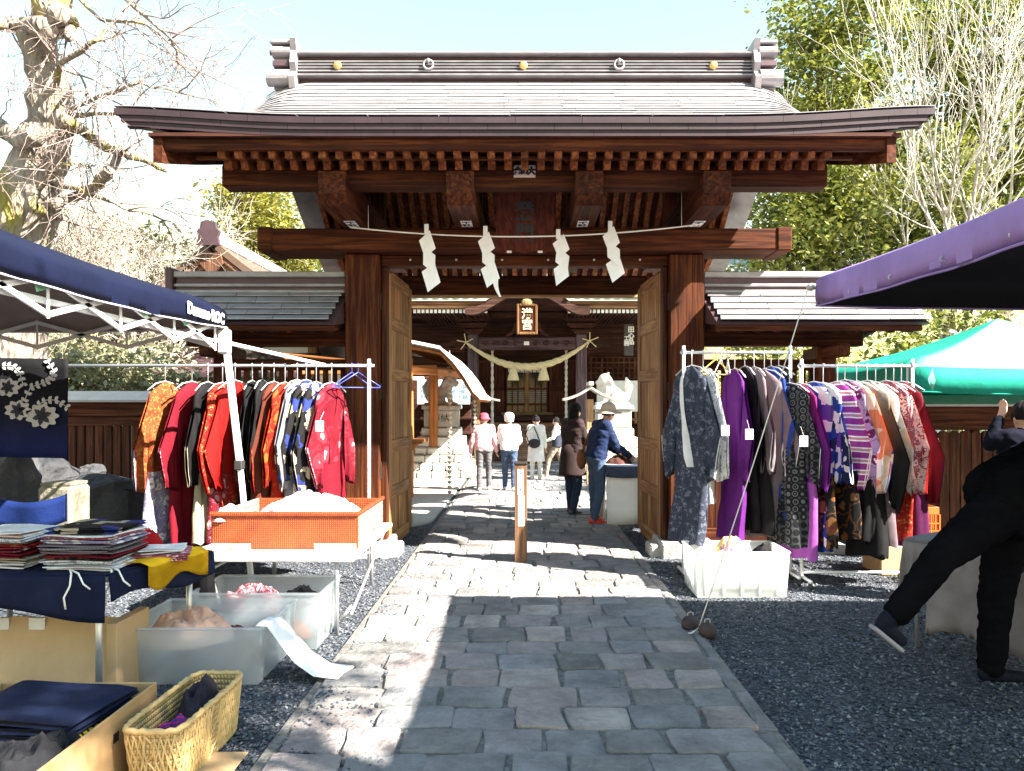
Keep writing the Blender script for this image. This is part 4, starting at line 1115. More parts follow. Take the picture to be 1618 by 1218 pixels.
# ------------------------------------------------------------------ water pavilion on the left with curved roof, rain chains
pav = thing('pavilion', 'orange timber pavilion with curved roof at the left of the courtyard', 'pavilion', (-2.2, 15, 0))
OR = wood('orange_timber', (.36, .13, .04), (.58, .25, .09), 'Y'); ORZ = wood('orange_timber', (.36, .13, .04), (.58, .25, .09), 'Z'); ORX = wood('orange_timber', (.36, .13, .04), (.58, .25, .09), 'X')
prof = [(-4.2, 3.1), (-2.6, 2.79), (-1.9, 2.68), (-1.42, 2.58), (-1.2, 2.36), (-1.02, 2.12), (-.86, 1.85), (-.76, 1.76)]
def pf(u):
    k = u * (len(prof) - 1); i = min(int(k), len(prof) - 2); f = k - i
    return lerp(prof[i][0], prof[i + 1][0], f), lerp(prof[i][1], prof[i + 1][1], f)
def PV(name, mat, fn, par=pav, **k):
    m = MB(); fn(m); return m.build(name, mat, par, **k)
prf = PV('pavilion_roof', plain('pale_copper', (.42, .38, .34), .5, .2, .15), lambda m: m.shell(lambda u, v: Vector((pf(u)[0], 12.9 + v * 4.4, pf(u)[1])), 21, 2, (0, 0, -.06)))
PV('roof_edge', WHITE_PAINT, lambda m: m.shell(lambda u, v: Vector((pf(u)[0], 12.86 + v * .05, pf(u)[1] + .012)), 21, 1, (0, 0, -.05)), prf)
for k in range(22):
    y = 12.98 + k * .2
    PV('curved_rafter', OR, lambda m: m.tube([(pf(u)[0], y, pf(u)[1] - .1) for u in np.linspace(.25, .97, 9)], .032, 6), prf)
PV('ceiling_board', ORX, lambda m: m.shell(lambda u, v: Vector((lerp(-4.2, -1.1, u), 13.05 + v * 4.2, lerp(2.5, 2.2, u))), 2, 2, (0, 0, -.03)))
for (x, y) in ((-2.0, 13.15), (-2.0, 16.9), (-4.0, 13.15)): PV('post', ORZ, lambda m: m.box(x - .09, x + .09, y - .09, y + .09, 0, 2.4, .01))
PV('cross_beam', ORX, lambda m: m.box(-4.2, -1.5, 13.07, 13.23, 2.12, 2.28, .01))
for (x, z) in ((-2.02, 2.14), (-1.8, 2.02)): PV('beam_tip', WHITE_PAINT, lambda m: m.box(x - .09, x + .09, 12.97, 13.065, z, z + .06, .006))
PV('shelf', ORX, lambda m: m.box(-2.3, -1.72, 12.9, 13.7, .95, 1.02, .01))
PV('shelf_bracket', ORZ, lambda m: m.prism([(0, 0), (.2, .2), (0, .2)], (-1.98, 12.95, .74), (1, 0, 0), (0, 0, 1), (0, .06, 0)))
PV('counter_front', WHITE_PAINT, lambda m: m.box(-2.4, -1.98, 13.25, 13.3, 0, .94, .01))
nb = PV('notice_board', plain('pale_notice', (.66, .72, .74), .7, 0, .03), lambda m: m.box(-2.55, -1.3, 18.2, 18.23, 1.62, 2.2, .005))
for k in range(6): text_mesh('notice_lettering', '初穂料', plain('notice_ink', (.15, .25, .32), .7), nb, (-2.4 + k * .18, 18.195, 1.91), (1, 0, 0), (0, 0, 1), .12, .001, vertical=True)
text_mesh('notice_lettering', '御祈願', plain('notice_ink', (.15, .25, .32), .7), nb, (-1.4, 18.195, 1.91), (1, 0, 0), (0, 0, 1), .14, .001, vertical=True)
PV('hall_wall_dark', hx, lambda m: m.box(-4.4, -1.3, 18.6, 18.7, 0, 2.3, .01))
for k in range(3): PV('dark_shelf', hx, lambda m: m.box(-2.5, -1.2, 18.3, 18.6, .9 + k * .35, .96 + k * .35, .01))
CHAIN = plain('chain_copper', (.5, .44, .36), .5, .3, .2)
for (x, y, z0, z1, lb, n) in ((-1.305, 13.35, 2.3, .06, 'long rain chain of small cups hanging before the left guardian lion', 27), (-1.12, 17.3, 1.95, .7, 'shorter rain chain of small cups near the hall pillar', 14)):
    t = thing('rain_chain', lb, 'rain chain', (x, y, 0), 'rain chains')
    m0 = MB(); m0.lathe((x, y, 0), [(.012, 0), (.03, .012), (.045, .05), (.04, .052), (.02, .03)], 10); me = m0.mesh('chain_cup', CHAIN, Vector((x, y, 0)), True)
    for k in range(n):
        o = bpy.data.objects.new('chain_cup', me); COL.objects.link(o); o.parent = t; o.location = (0, 0, lerp(z0, z1, k / (n - 1)))
    m = MB(); m.tube([(x, y, z0 + .25), (x, y, z1)], .006, 5); m.build('chain_link_line', CHAIN, t)
# small lantern-roofed posts flanking the hall steps
for i, (px, d) in enumerate(((754, 18.8), (932, 15.6))):
    p = at(px, 640, d); t = thing('roofed_post', ('left' if i == 0 else 'right') + ' wooden post with little curved roof in front of the hall', 'post', (p.x, d, 0), 'roofed posts')
    m = MB(); m.box(p.x - .07, p.x + .07, d - .07, d + .07, 0, 1.72, .01); m.build('post_shaft', pwood('Z'), t)
    m = MB(); m.shell(lambda u, v: Vector((p.x - .55 + 1.1 * u, d - .3 + .6 * v, 1.74 + .24 * (1 - abs(2 * u - 1)) ** 1.6)), 12, 2, (0, 0, -.05)); m.build('little_roof', plain('pale_copper', (.4, .37, .34), .5), t)
    m = MB(); m.box(p.x - .05, p.x + .05, d - .34, d + .34, 1.99, 2.07, .01); m.build('little_ridge', plain('pale_copper', (.4, .37, .34), .5), t)
# ------------------------------------------------------------------ wooden marker post in the passage
bx0, bd = (823 - 829) * 7.67 / 1213, 7.67
t = thing('marker_post', 'square wooden post with white paper notices standing in the middle of the path', 'post', (bx0, bd, .03))
pm = wood('post_timber', (.17, .085, .045), (.3, .17, .1), 'Z')
m = MB(); m.box(bx0 - .062, bx0 + .062, bd - .055, bd + .055, .02, 1.0, .006); m.build('post_shaft', pm, t)
m = MB(); m.box(bx0 - .066, bx0 + .066, bd - .06, bd + .06, 1.001, 1.035, .01); m.build('post_cap', wood('dark_cap', (.03, .025, .022), (.06, .05, .045), 'X'), t)
for (z0, z1, w, dx, txt, sz) in ((.71, .965, .028, -.005, '天満宮参拝者通路', .034), (.40, .70, .032, .004, 'ここは参道です', .045)):
    n = MB(); n.box(bx0 + dx - w, bx0 + dx + w, bd - .0585, bd - .0555, z0, z1, .0008); nn_ = n.build('paper_notice', PAPER, t)
    text_mesh('notice_lettering', txt, BLACK_INK, nn_, (bx0 + dx, bd - .0592, (z0 + z1) / 2), (1, 0, 0), (0, 0, 1), sz, .0004, vertical=True)
# ------------------------------------------------------------------ trees
def bark(name, a, b, moss=None, scale=5.0):
    if name in MATS: return MATS[name]
    m, nt, bs = new_mat(name); L = nt.links.new; v = coords(nt, (1, 1, .35))
    n = N(nt, 'ShaderNodeTexNoise', i_Scale=scale, i_Detail=8.0, i_Roughness=.7); L(v, n.inputs['Vector'])
    r = ramp(nt, [(.35, a), (.65, b)]); L(n.outputs[0], r.inputs[0]); col = r.outputs[0]
    if moss:
        n2 = N(nt, 'ShaderNodeTexNoise', i_Scale=2.2, i_Detail=5.0); L(v, n2.inputs['Vector'])
        r2 = ramp(nt, [(.5, (0, 0, 0)), (.62, (1, 1, 1))]); L(n2.outputs[0], r2.inputs[0])
        mx = N(nt, 'ShaderNodeMix', data_type='RGBA'); L(r2.outputs[0], mx.inputs[0]); L(col, mx.inputs[6]); mx.inputs[7].default_value = (*moss, 1); col = mx.outputs[2]
    L(col, bs.inputs['Base Color']); bs.inputs['Roughness'].default_value = .9
    vo = N(nt, 'ShaderNodeTexVoronoi', i_Scale=scale * 3.5); L(v, vo.inputs['Vector'])
    bump(nt, bs, vo.outputs[0], 1.0, .05); MATS[name] = m; return m
def grow(mb_list, p, d, L, r, lev, rg, P):
    """recursive branch: P = dict(kids, spread, up, seg, decay, minr)"""
    n = P['seg'][min(lev, len(P['seg']) - 1)]; pts = [p.copy()]; rs = [r]; q = p.copy(); dd = d.copy(); tips = []
    for i in range(n):
        dd = (dd + Vector((rg.gauss(0, 1), rg.gauss(0, 1), rg.gauss(0, 1))) * P['wob'] + Vector((0, 0, P['up'][min(lev, len(P['up']) - 1)]))).normalized()
        q = q + dd * (L / n); pts.append(q.copy()); rs.append(max(P['minr'], r * (1 - .75 * (i + 1) / n))); tips.append((q.copy(), dd.copy(), rs[-1]))
    mb_list[min(lev, len(mb_list) - 1)].tube(pts, rs, (9, 6, 4, 3, 3)[min(lev, 4)], cap=(lev < 2))
    if lev + 1 >= P['levels']: return
    for k in range(P['kids'][min(lev, len(P['kids']) - 1)]):
        i = rg.randint(max(0, int(n * P['from'])), n - 1); (q, dd, rr) = tips[i]
        ax = Vector((rg.gauss(0, 1), rg.gauss(0, 1), rg.gauss(0, 1))); ax = (ax - dd * ax.dot(dd)).normalized()
        a = P['spread'] * rg.uniform(.6, 1.3); nd = (dd * math.cos(a) + ax * math.sin(a)).normalized()
        grow(mb_list, q, nd, L * P['decay'] * rg.uniform(.7, 1.2), max(P['minr'], rr * .7), lev + 1, rg, P)
def tree_thing(label, base, mbs, mat, twig_mat, name='bare_tree', group=None, cat_='tree'):
    t = thing(name, label, cat_, base, group)
    mbs[0].build('trunk', mat, t, True)
    if len(mbs[1].v): mbs[1].build('limbs', mat, t, True)
    if len(mbs) > 2 and len(mbs[2].v): mbs[2].build('crown', twig_mat, t, True)
    return t
# old mossy cherry at the left
OLD = bark('old_bark', (.12, .095, .075), (.42, .36, .3), (.26, .22, .05)); TWIG = plain('brown_twig', (.26, .2, .18), .9, 0, .2)
mbs = [MB(), MB(), MB()]
D = 10.2
trk = [((0, 834), .50), ((8, 620), .46), ((25, 430), .42), ((42, 330), .40), ((55, 262), .37), ((78, 200), .27), ((80, 150), .235), ((66, 95), .215), ((62, 55), .22), ((82, 18), .19), ((95, -30), .17), ((90, -120), .14)]
rg = random.Random(9)
pts = []; rs = []
for i in range(len(trk) - 1):
    (a, ra), (b_, rb) = trk[i], trk[i + 1]
    for k in range(4):
        t = k / 4; pts.append(at(lerp(a[0], b_[0], t), lerp(a[1], b_[1], t), D) + Vector((rg.gauss(0, .02), rg.gauss(0, .03), 0))); rs.append(lerp(ra, rb, t) * (1 + .07 * math.sin(len(rs) * 1.1) + .04 * math.sin(len(rs) * .37)))
mbs[0].tube(pts, rs, 14)
limbs = [([(75, 45), (40, 40), (12, 40), (-30, 30)], .13, .08), ([(85, 25), (105, 20), (112, 40), (108, 60)], .12, .05), ([(88, 185), (112, 195), (130, 205), (165, 232), (195, 240), (235, 255), (262, 270)], .10, .025),
         ([(190, 238), (172, 268), (150, 295), (118, 312), (80, 325)], .075, .06), ([(60, 215), (30, 225), (-10, 190)], .12, .1), ([(45, 300), (52, 330), (95, 345)], .09, .05), ([(84, 160), (95, 100), (160, 60), (200, 10)], .05, .012), ([(95, 185), (170, 178), (240, 182)], .04, .01), ([(40, 330), (60, 300), (95, 260), (150, 262)], .04, .01), ([(60, 280), (120, 300), (200, 330), (270, 350)], .04, .008), ([(78, 190), (140, 160), (220, 130), (300, 150)], .035, .006), ([(100, -30), (190, -10), (270, 60), (290, 130)], .04, .006), ([(70, 100), (130, 120), (150, 170), (140, 230)], .02, .006), ([(110, -20), (160, 30), (230, 40), (300, 90)], .03, .006)]
PT = dict(seg=[6, 5, 5], up=[-.02, -.05, -.08], wob=.16, kids=[4, 3, 2], levels=3, spread=.7, decay=.6, minr=.003)
PT['from'] = .1
for (pp, r0, r1) in limbs:
    P3 = [at(x, y, D - .3 + .5 * math.sin(i * 1.7 + r0 * 40)) for i, (x, y) in enumerate(pp)]
    n = len(P3); cv = []
    for i in range(n - 1):
        for k in range(4): cv.append(P3[i].lerp(P3[i + 1], k / 4) + Vector((rg.gauss(0, .012), rg.gauss(0, .02), rg.gauss(0, .012))))
    cv.append(P3[-1])
    mbs[1].tube(cv, [lerp(r0, r1, i / (len(cv) - 1)) * (1 + .08 * math.sin(i * 1.3)) for i in range(len(cv))], 8)
    for k in range(5 if r0 > .05 else 8):
        i = rg.randint(len(cv) // 4, len(cv) - 2); d = (cv[i + 1] - cv[i]).normalized()
        dv = (d * .5 + Vector((rg.uniform(-.6, 1), rg.uniform(-.6, .6), rg.uniform(-.7, .8)))).normalized()
        grow([mbs[2], mbs[2], mbs[2]], cv[i], dv, rg.uniform(.6, 1.5), .011, 0, rg, PT)
tree_thing('old leaning cherry tree with mossy trunk and bare drooping twigs at the left', at(0, 834, D), mbs, OLD, TWIG, 'cherry_tree')
# pale bare tree, right
PALE = bark('pale_bark', (.25, .21, .18), (.5, .46, .41)); PALET = plain('pale_twig', (.55, .5, .44), .85, 0, .15)
mbs = [MB(), MB(), MB()]; rg = random.Random(21)
base = Vector(((1500 - 829) * 16.0 / 1213, 16.0, 0))
mbs[0].tube([base, base + Vector((0, 0, 1.6)), base + Vector((.1, 0, 3.2))], [.22, .18, .14], 10)
PP = dict(seg=[9, 7, 6, 5], up=[.05, .10, .12, .1], wob=.1, kids=[8, 5, 4], levels=4, spread=.55, decay=.5, minr=.0045)
PP['from'] = .12
for k in range(10):
    a = k * 2.4; sp = rg.uniform(.2, 1.05)
    st = base + Vector((.1, 0, lerp(2.0, 4.2, rg.random())))
    grow([mbs[1], mbs[2], mbs[2], mbs[2]], st, Vector((math.cos(a) * sp, math.sin(a) * sp * .7, 1)).normalized(), rg.uniform(5.0, 7.6), rg.uniform(.035, .06), 0, rg, PP)
tree_thing('pale grey bare tree with many upright branches behind the purple tent', base, mbs, PALE, PALET, 'bare_tree')

def leaf_mat(name, a, b, tr=.35):
    if name in MATS: return MATS[name]
    m, nt, bs = new_mat(name); L = nt.links.new; v = coords(nt)
    n = N(nt, 'ShaderNodeTexNoise', i_Scale=.9, i_Detail=4.0); L(v, n.inputs['Vector'])
    n2 = N(nt, 'ShaderNodeTexWhiteNoise'); 
    vo = N(nt, 'ShaderNodeTexVoronoi', i_Scale=9.0); L(v, vo.inputs['Vector']); sp = N(nt, 'ShaderNodeSeparateColor'); L(vo.outputs['Color'], sp.inputs[0])
    ad = N(nt, 'ShaderNodeMath', operation='MULTIPLY_ADD'); ad.inputs[1].default_value = .45; L(sp.outputs[0], ad.inputs[0]); L(n.outputs[0], ad.inputs[2])
    r = ramp(nt, [(.4, a), (.95, b)]); L(ad.outputs[0], r.inputs[0]); L(r.outputs[0], bs.inputs['Base Color']); bs.inputs['Roughness'].default_value = .45
    tl = N(nt, 'ShaderNodeBsdfTranslucent'); L(r.outputs[0], tl.inputs[0])
    mx = N(nt, 'ShaderNodeMixShader'); mx.inputs[0].default_value = tr; L(bs.outputs[0], mx.inputs[1]); L(tl.outputs[0], mx.inputs[2]); L(mx.outputs[0], nt.nodes['Material Output'].inputs[0])
    MATS[name] = m; return m
def leaves(blobs, n, size, seed, up=.5, clump=.35, shell_=.55):
    """leaf faces in clumps through ellipsoids [(c, (rx,ry,rz), weight)]"""
    g = np.random.default_rng(seed); wt = np.array([b_[2] for b_ in blobs]); wt = wt / wt.sum(); out = []
    for (c, r, w), f in zip(blobs, wt):
        k = int(n * f); nc = max(6, k // 90)
        d = g.normal(size=(nc, 3)); d /= np.linalg.norm(d, axis=1)[:, None]; rad = shell_ + (1.05 - shell_) * g.random(nc) ** .7
        cc = d * rad[:, None] * np.array(r) + np.array(c)
        ids = g.integers(0, nc, k); P_ = cc[ids] + g.normal(size=(k, 3)) * clump * np.array([1, 1, .55])
        out.append(P_)
    P_ = np.concatenate(out); n = len(P_)
    nr = g.normal(size=(n, 3)); nr[:, 2] = np.abs(nr[:, 2]) + up; nr /= np.linalg.norm(nr, axis=1)[:, None]
    a = np.cross(nr, g.normal(size=(n, 3))); a /= np.linalg.norm(a, axis=1)[:, None]; b_ = np.cross(nr, a)
    s = size * (.45 + 1.1 * g.random(n) ** 1.5)[:, None]
    V = np.stack([P_ - a * s, P_ + b_ * s * .5 , P_ + a * s, P_ - b_ * s * .5], 1).reshape(-1, 3)
    Fc = np.arange(n * 4).reshape(-1, 4); return V, Fc
def leafy_tree(label, base, blobs, n, size, mat, trunk_mat, seed, trunk_r=.25, name='evergreen_tree', clump=.35, cat_='tree', group=None, shell_=.5):
    t = thing(name, label, cat_, base, group); rg = random.Random(seed)
    base = Vector(base); m = MB(); cs = [Vector(b_[0]) for b_ in blobs]
    mid = sum(cs, Vector()) / len(cs); fork = base.lerp(Vector((mid.x, mid.y, mid.z)), .5)
    m.tube([base, base.lerp(fork, .5) + Vector((.05, 0, 0)), fork], [trunk_r, trunk_r * .85, trunk_r * .7], 9)
    m.build('trunk', trunk_mat, t, True)
    m = MB()
    for c in cs:
        a = fork; e = c + Vector((0, 0, .2)); md = a.lerp(e, .5) + Vector((rg.uniform(-.2, .2), rg.uniform(-.2, .2), .2))
        m.tube([a, md, e], [trunk_r * .5, trunk_r * .33, trunk_r * .12], 6)
        for k in range(6):
            q = a.lerp(e, rg.uniform(.4, 1)); m.tube([q, q + Vector((rg.uniform(-1, 1), rg.uniform(-1, 1), rg.uniform(-.2, 1))) * trunk_r * 4], [trunk_r * .14, .01], 5)
    m.build('limbs', trunk_mat, t, True)
    V, Fc = leaves(blobs, n, size, seed, clump=clump, shell_=shell_)
    me = bpy.data.meshes.new('crown'); me.from_pydata((V - np.array(base)).tolist(), [], Fc.tolist()); me.materials.append(mat); me.update()
    o = bpy.data.objects.new('crown', me); COL.objects.link(o); o.parent = t; ORG[o.name] = base
    return t
DK = bark('dark_bark', (.05, .04, .03), (.13, .1, .075))
EV = leaf_mat('evergreen_leaf', (.03, .065, .012), (.3, .31, .06)); EV2 = leaf_mat('yellow_leaf', (.1, .12, .02), (.3, .27, .05)); EV3 = leaf_mat('dull_leaf', (.06, .075, .03), (.2, .2, .1))
def Bp(px, py, d, rx, ry, rz, w=1.0): p = at(px, py, d); return (tuple(p), (rx, ry, rz), w)
leafy_tree('tall evergreen tree right behind the gate roof ridge', (7.4, 19, 0), [Bp(1300, 120, 19, 1.6, 1.4, 1.4), Bp(1250, 190, 19.4, 1.0, 1.2, 1.1, .6), Bp(1360, 60, 19.5, 1.5, 1.3, 1.4), Bp(1330, 250, 19, 1.5, 1.3, 1.3), Bp(1290, 20, 20, 1.2, 1.2, 1.0, .6)], 15000, .085, EV, DK, 1, .3)
leafy_tree('broad evergreen tree filling the gap under the right gate eave', (6.4, 17, 0), [Bp(1260, 330, 17, 1.1, 1.2, 1.0), Bp(1235, 400, 17, .9, 1.0, .7, .6), Bp(1340, 370, 17.2, 1.2, 1.2, 1.2), Bp(1300, 300, 17.5, 1.0, 1.0, .9, .7)], 12000, .08, EV, DK, 2, .22)
leafy_tree('sunlit yellow-green evergreen tree at the right edge behind the bare tree', (12.6, 20, 0), [Bp(1560, 60, 20, 1.7, 1.5, 1.6), Bp(1620, 190, 20, 1.5, 1.5, 1.7), Bp(1500, 170, 20.5, 1.3, 1.4, 1.5), Bp(1580, 290, 20, 1.5, 1.4, 1.3), Bp(1460, 30, 21, 1.3, 1.2, 1.3, .7), Bp(1640, 40, 20, 1.3, 1.4, 1.4, .7)], 19000, .09, leaf_mat('bright_leaf', (.06, .1, .012), (.27, .29, .04)), DK, 3, .32)
leafy_tree('dark evergreen tree low behind the purple tent and bare tree', (10.3, 18, 0), [Bp(1440, 290, 18, 1.3, 1.3, 1.2), Bp(1500, 390, 18, 1.4, 1.2, 1.1), Bp(1420, 400, 18, 1.0, 1.0, .9, .7), Bp(1580, 410, 18, 1.2, 1.0, 1.0, .7)], 16000, .085, EV, DK, 4, .22)
# left background growth
leafy_tree('yellow-green leafy tree just left of the gate pillar', (-5.8, 19, 0), [Bp(430, 360, 19, .8, .9, 1.1), Bp(455, 410, 19, .7, .8, .7, .6), Bp(395, 330, 19.6, .7, .8, .8, .7)], 9000, .075, EV2, DK, 5, .15, 'leafy_tree')
leafy_tree('pale green shrubbery tree behind the navy tent', (-8.2, 14.5, 0), [Bp(150, 400, 14.5, 1.1, .9, .8), Bp(240, 420, 14.8, 1.0, .9, .7), Bp(70, 410, 14.5, 1.0, .9, .8), Bp(190, 470, 14.5, 1.1, .8, .7)], 10000, .06, EV3, DK, 6, .14, 'leafy_tree', .3)
leafy_tree('pale leafy bush seen under the navy tent edge', (-6.9, 11.6, 0), [Bp(130, 570, 11.6, .8, .6, .45), Bp(220, 580, 11.6, .7, .6, .4), Bp(40, 560, 11.6, .7, .6, .5), Bp(180, 610, 11.6, .9, .5, .3)], 8500, .05, leaf_mat('pale_leaf', (.12, .14, .07), (.36, .36, .22)), DK, 7, .07, 'bush', .22, 'bush')
for i, (px, d, h, lb) in enumerate(((330, 15.6, 2.6, 'bare twiggy tree above the gabled building roof'), (215, 13.4, 2.3, 'bare pale shrub above the middle of the navy tent'), (95, 12.6, 2.4, 'bare pale shrub beside the old cherry trunk'))):
    mbs = [MB(), MB(), MB()]; rg = random.Random(40 + i); base = Vector(((px - 829) * d / 1213, d, 0))
    PB = dict(seg=[7, 6, 5, 4], up=[.03, .02, .0, -.02], wob=.16, kids=[8, 6, 5], levels=4, spread=.62, decay=.58, minr=.004); PB['from'] = .15
    mbs[0].tube([base, base + Vector((.05, 0, h * .7)), base + Vector((0, 0, h))], [.11, .09, .07], 8)
    for k in range(7):
        a = k * 2.4 + i; sp = rg.uniform(.3, 1.1)
        grow([mbs[1], mbs[2], mbs[2], mbs[2]], base + Vector((0, 0, h * rg.uniform(.6, 1))), Vector((math.cos(a) * sp, math.sin(a) * sp * .7, 1)).normalized(), rg.uniform(1.5, 2.3), .04, 0, rg, PB)
    tree_thing(lb, base, mbs, bark('grey_bark', (.22, .18, .15), (.42, .36, .3)), plain('light_twig', (.45, .39, .33), .9, 0, .2), 'bare_shrub', 'bare shrubs', 'shrub')

# bare-topped garden tree behind the viewer on the right, its open crown dapples the left foreground
leafy_tree('open-crowned garden tree behind the right stalls', (6.2, -.8, 0), [((4.8, 1.0, 7.0), (1.2, .95, .8), 1.0), ((5.5, .3, 7.4), (1.0, .9, .7), .6), ((3.9, 1.5, 6.6), (.7, .6, .5), .4)], 8500, .06, EV3, DK, 77, .16, 'garden_tree', .3)

for i, (xa, lb) in enumerate(((4.6, 'dark evergreen hedge bush nearest the gate, behind the right fence'), (7.2, 'dark evergreen hedge bush behind the green tent'), (10.0, 'dark evergreen hedge bush at the far right behind the green tent'))):
    leafy_tree(lb, (xa + .3, 13.2, 0), [((xa - .6, 13.2, 1.5), (1.0, .7, 1.3), 1.0), ((xa + .7, 13.4, 1.7), (1.0, .7, 1.4), 1.0), ((xa, 13.0, 2.6), (.9, .6, .8), .6)], 7500, .06, EV, DK, 90 + i, .08, 'hedge_bush', .25, 'bush', 'hedge bushes behind the right fence')
for i, (xa, lb) in enumerate(((-4.0, 'leafy bush behind the left wing wall lattice'), (-9.6, 'leafy bush behind the fence at the far left'))):
    leafy_tree(lb, (xa, 12.0, 0), [((xa - .4, 12.0, 1.3), (.7, .5, 1.0), 1.0), ((xa + .4, 12.1, 1.2), (.6, .5, .9), .8)], 4000, .055, EV3, DK, 95 + i, .06, 'leafy_bush', .22, 'bush', 'bushes behind the left fence')
# ------------------------------------------------------------------ market tents
def fabric(name, col, tr=.12, rough=.7):
    if name in MATS: return MATS[name]
    m, nt, b = new_mat(name); L = nt.links.new; v = coords(nt)
    n = N(nt, 'ShaderNodeTexNoise', i_Scale=4.0, i_Detail=4.0); L(v, n.inputs['Vector'])
    r = ramp(nt, [(.3, mul(col, .85)), (.7, mul(col, 1.12))]); L(n.outputs[0], r.inputs[0]); L(r.outputs[0], b.inputs['Base Color']); b.inputs['Roughness'].default_value = rough; b.inputs['Specular IOR Level'].default_value = .12
    n2 = N(nt, 'ShaderNodeTexNoise', i_Scale=9.0, i_Detail=3.0, i_Distortion=1.5); L(v, n2.inputs['Vector']); bump(nt, b, n2.outputs[0], .12, .03)
    tl = N(nt, 'ShaderNodeBsdfTranslucent'); L(r.outputs[0], tl.inputs[0]); mx = N(nt, 'ShaderNodeMixShader'); mx.inputs[0].default_value = tr
    L(b.outputs[0], mx.inputs[1]); L(tl.outputs[0], mx.inputs[2]); L(mx.outputs[0], nt.nodes['Material Output'].inputs[0]); MATS[name] = m; return m
def canopy(t, x0, x1, y0, y1, ze, zp, val, mat, under=None, round_=.12, sag=.05, hem=None):
    """four-sided canopy with a rounded shoulder and hanging valance"""
    cx, cy = (x0 + x1) / 2, (y0 + y1) / 2
    cs = [Vector((x0, y0, 0)), Vector((x1, y0, 0)), Vector((x1, y1, 0)), Vector((x0, y1, 0))]
    prof = [(1.0, -val), (1.002, -val * .5), (1.0, 0), (.992, .02), (.965, .05), (.9, .1)]   # shoulder
    H_ = zp - ze
    for (f) in (.75, .55, .35, .15, .0): prof.append((f, .1 + (H_ - .1) * (1 - f / .9) ** 1.0 - sag * math.sin(math.pi * (1 - f / .9))))
    n = 14
    for i in range(4):
        a, b = cs[i], cs[(i + 1) % 4]
        def f(u, v):
            k = v * (len(prof) - 1); j = min(int(k + 1e-6), len(prof) - 2); fr = k - j
            s = lerp(prof[j][0], prof[j + 1][0], fr); z = lerp(prof[j][1], prof[j + 1][1], fr)
            e = a.lerp(b, u); p = Vector((cx, cy, 0)) + (e - Vector((cx, cy, 0))) * s
            dp = -.035 * math.sin(math.pi * u) * (1 if s > .9 else s)
            rip = (.010 * math.sin(u * 27 + i) + .012 * noise.noise(Vector((u * 9, i * 3.0, z * 2)))) if z < .01 else .006 * noise.noise(Vector((u * 14, i, s * 9)))
            nrm = Vector((b.y - a.y, a.x - b.x, 0)).normalized()
            return Vector((p.x, p.y, ze + z + dp)) + nrm * rip
        m = MB(); m.shell(f, n, len(prof) - 1, (0, 0, -.004)); m.build('canopy_panel', mat, t, True)
        m = MB(); m.tube([f(q_ / 40, 0.0) + Vector((0, 0, .003)) for q_ in range(41)], .006, 5); m.build('hem', hem or mat, t, True)
        if under is not None:
            def f2(u, v):
                q = f(u, v); k_ = Vector((cx - q.x, cy - q.y, 0)); k_ = k_ / max(k_.length, .01) * (.02 if k_.length > .05 else 0); return q + k_ - Vector((0, 0, .018 if v > .15 else -.006))
            m = MB(); m.grid(f2, 10, 10); m.build('canopy_lining', under, t, True)
def truss(t, a, b, n, h, r, mat):
    a, b = Vector(a), Vector(b)
    for k in range(n):
        p, q = a.lerp(b, k / n), a.lerp(b, (k + 1) / n)
        for (u, v) in ((p, q + Vector((0, 0, -h))), (p + Vector((0, 0, -h)), q)):
            m = MB(); m.beam(u, v, r, r * 2, .003); m.build('scissor_bar', mat, t)
        m = MB(); m.tube([q + Vector((0, 0, .02)), q + Vector((0, 0, -h - .02))], r * .55, 6); m.build('scissor_joint', mat, t)
# navy pop-up tent, left
nt_ = thing('market_tent', 'navy pop-up market tent with white scissor frame at the left', 'tent', (-2.3, 6.3, 0))
NAVY = fabric('navy_canopy', (.004, .006, .022), .05); NAVYU = fabric('brown_lining', (.2, .15, .13), .0)
canopy(nt_, -5.5, -2.45, 3.2, 6.3, 2.36, 3.0, .13, NAVY, NAVYU, hem=plain('pale_hem', (.5, .48, .5), .7))
truss(nt_, (-2.5, 3.3, 2.28), (-2.5, 6.2, 2.26), 4, .2, .016, WHITE_STEEL); truss(nt_, (-2.5, 6.22, 2.27), (-5.4, 6.22, 2.27), 4, .2, .016, plain('grey_steel', (.4, .38, .37), .4, .3))
m = MB(); m.beam((-2.53, 3.3, 2.16), (-2.53, 6.2, 2.12), .02, .035, .003); m.build('frame_bar', WHITE_STEEL, nt_)
m = MB(); m.beam((-2.52, 6.2, 2.13), (-1.9, 7.3, 1.98), .03, .03, .004); m.build('awning_bar', WHITE_STEEL, nt_)
top, mid, bot = Vector((-2.46, 6.28, 2.24)), Vector((-2.33, 6.28, 1.12)), Vector((-2.22, 6.28, 0.01))
m = MB(); m.beam(top, mid, .05, .05, .008, up=(0, 1, 0)); m.build('leg', WHITE_STEEL, nt_)
m = MB(); m.beam(mid, bot, .04, .04, .006, up=(0, 1, 0)); m.build('leg', WHITE_STEEL, nt_)
m = MB(); m.box(mid.x - .035, mid.x + .03, 6.24, 6.32, mid.z - .05, mid.z + .03, .008); m.build('leg_clamp', plain('black_plastic', (.03, .03, .032), .4), nt_)
m = MB(); m.box(top.x - .04, top.x + .05, 6.235, 6.325, top.z - .22, top.z - .02, .012); m.build('corner_bracket', plain('grey_plastic', (.32, .33, .35), .5), nt_)
for (x, y) in ((-2.46, 3.25), (-5.4, 3.25), (-5.4, 6.25)):
    m = MB(); m.box(x - .025, x + .025, y - .025, y + .025, 0, 2.3, .005); m.build('leg', WHITE_STEEL, nt_)
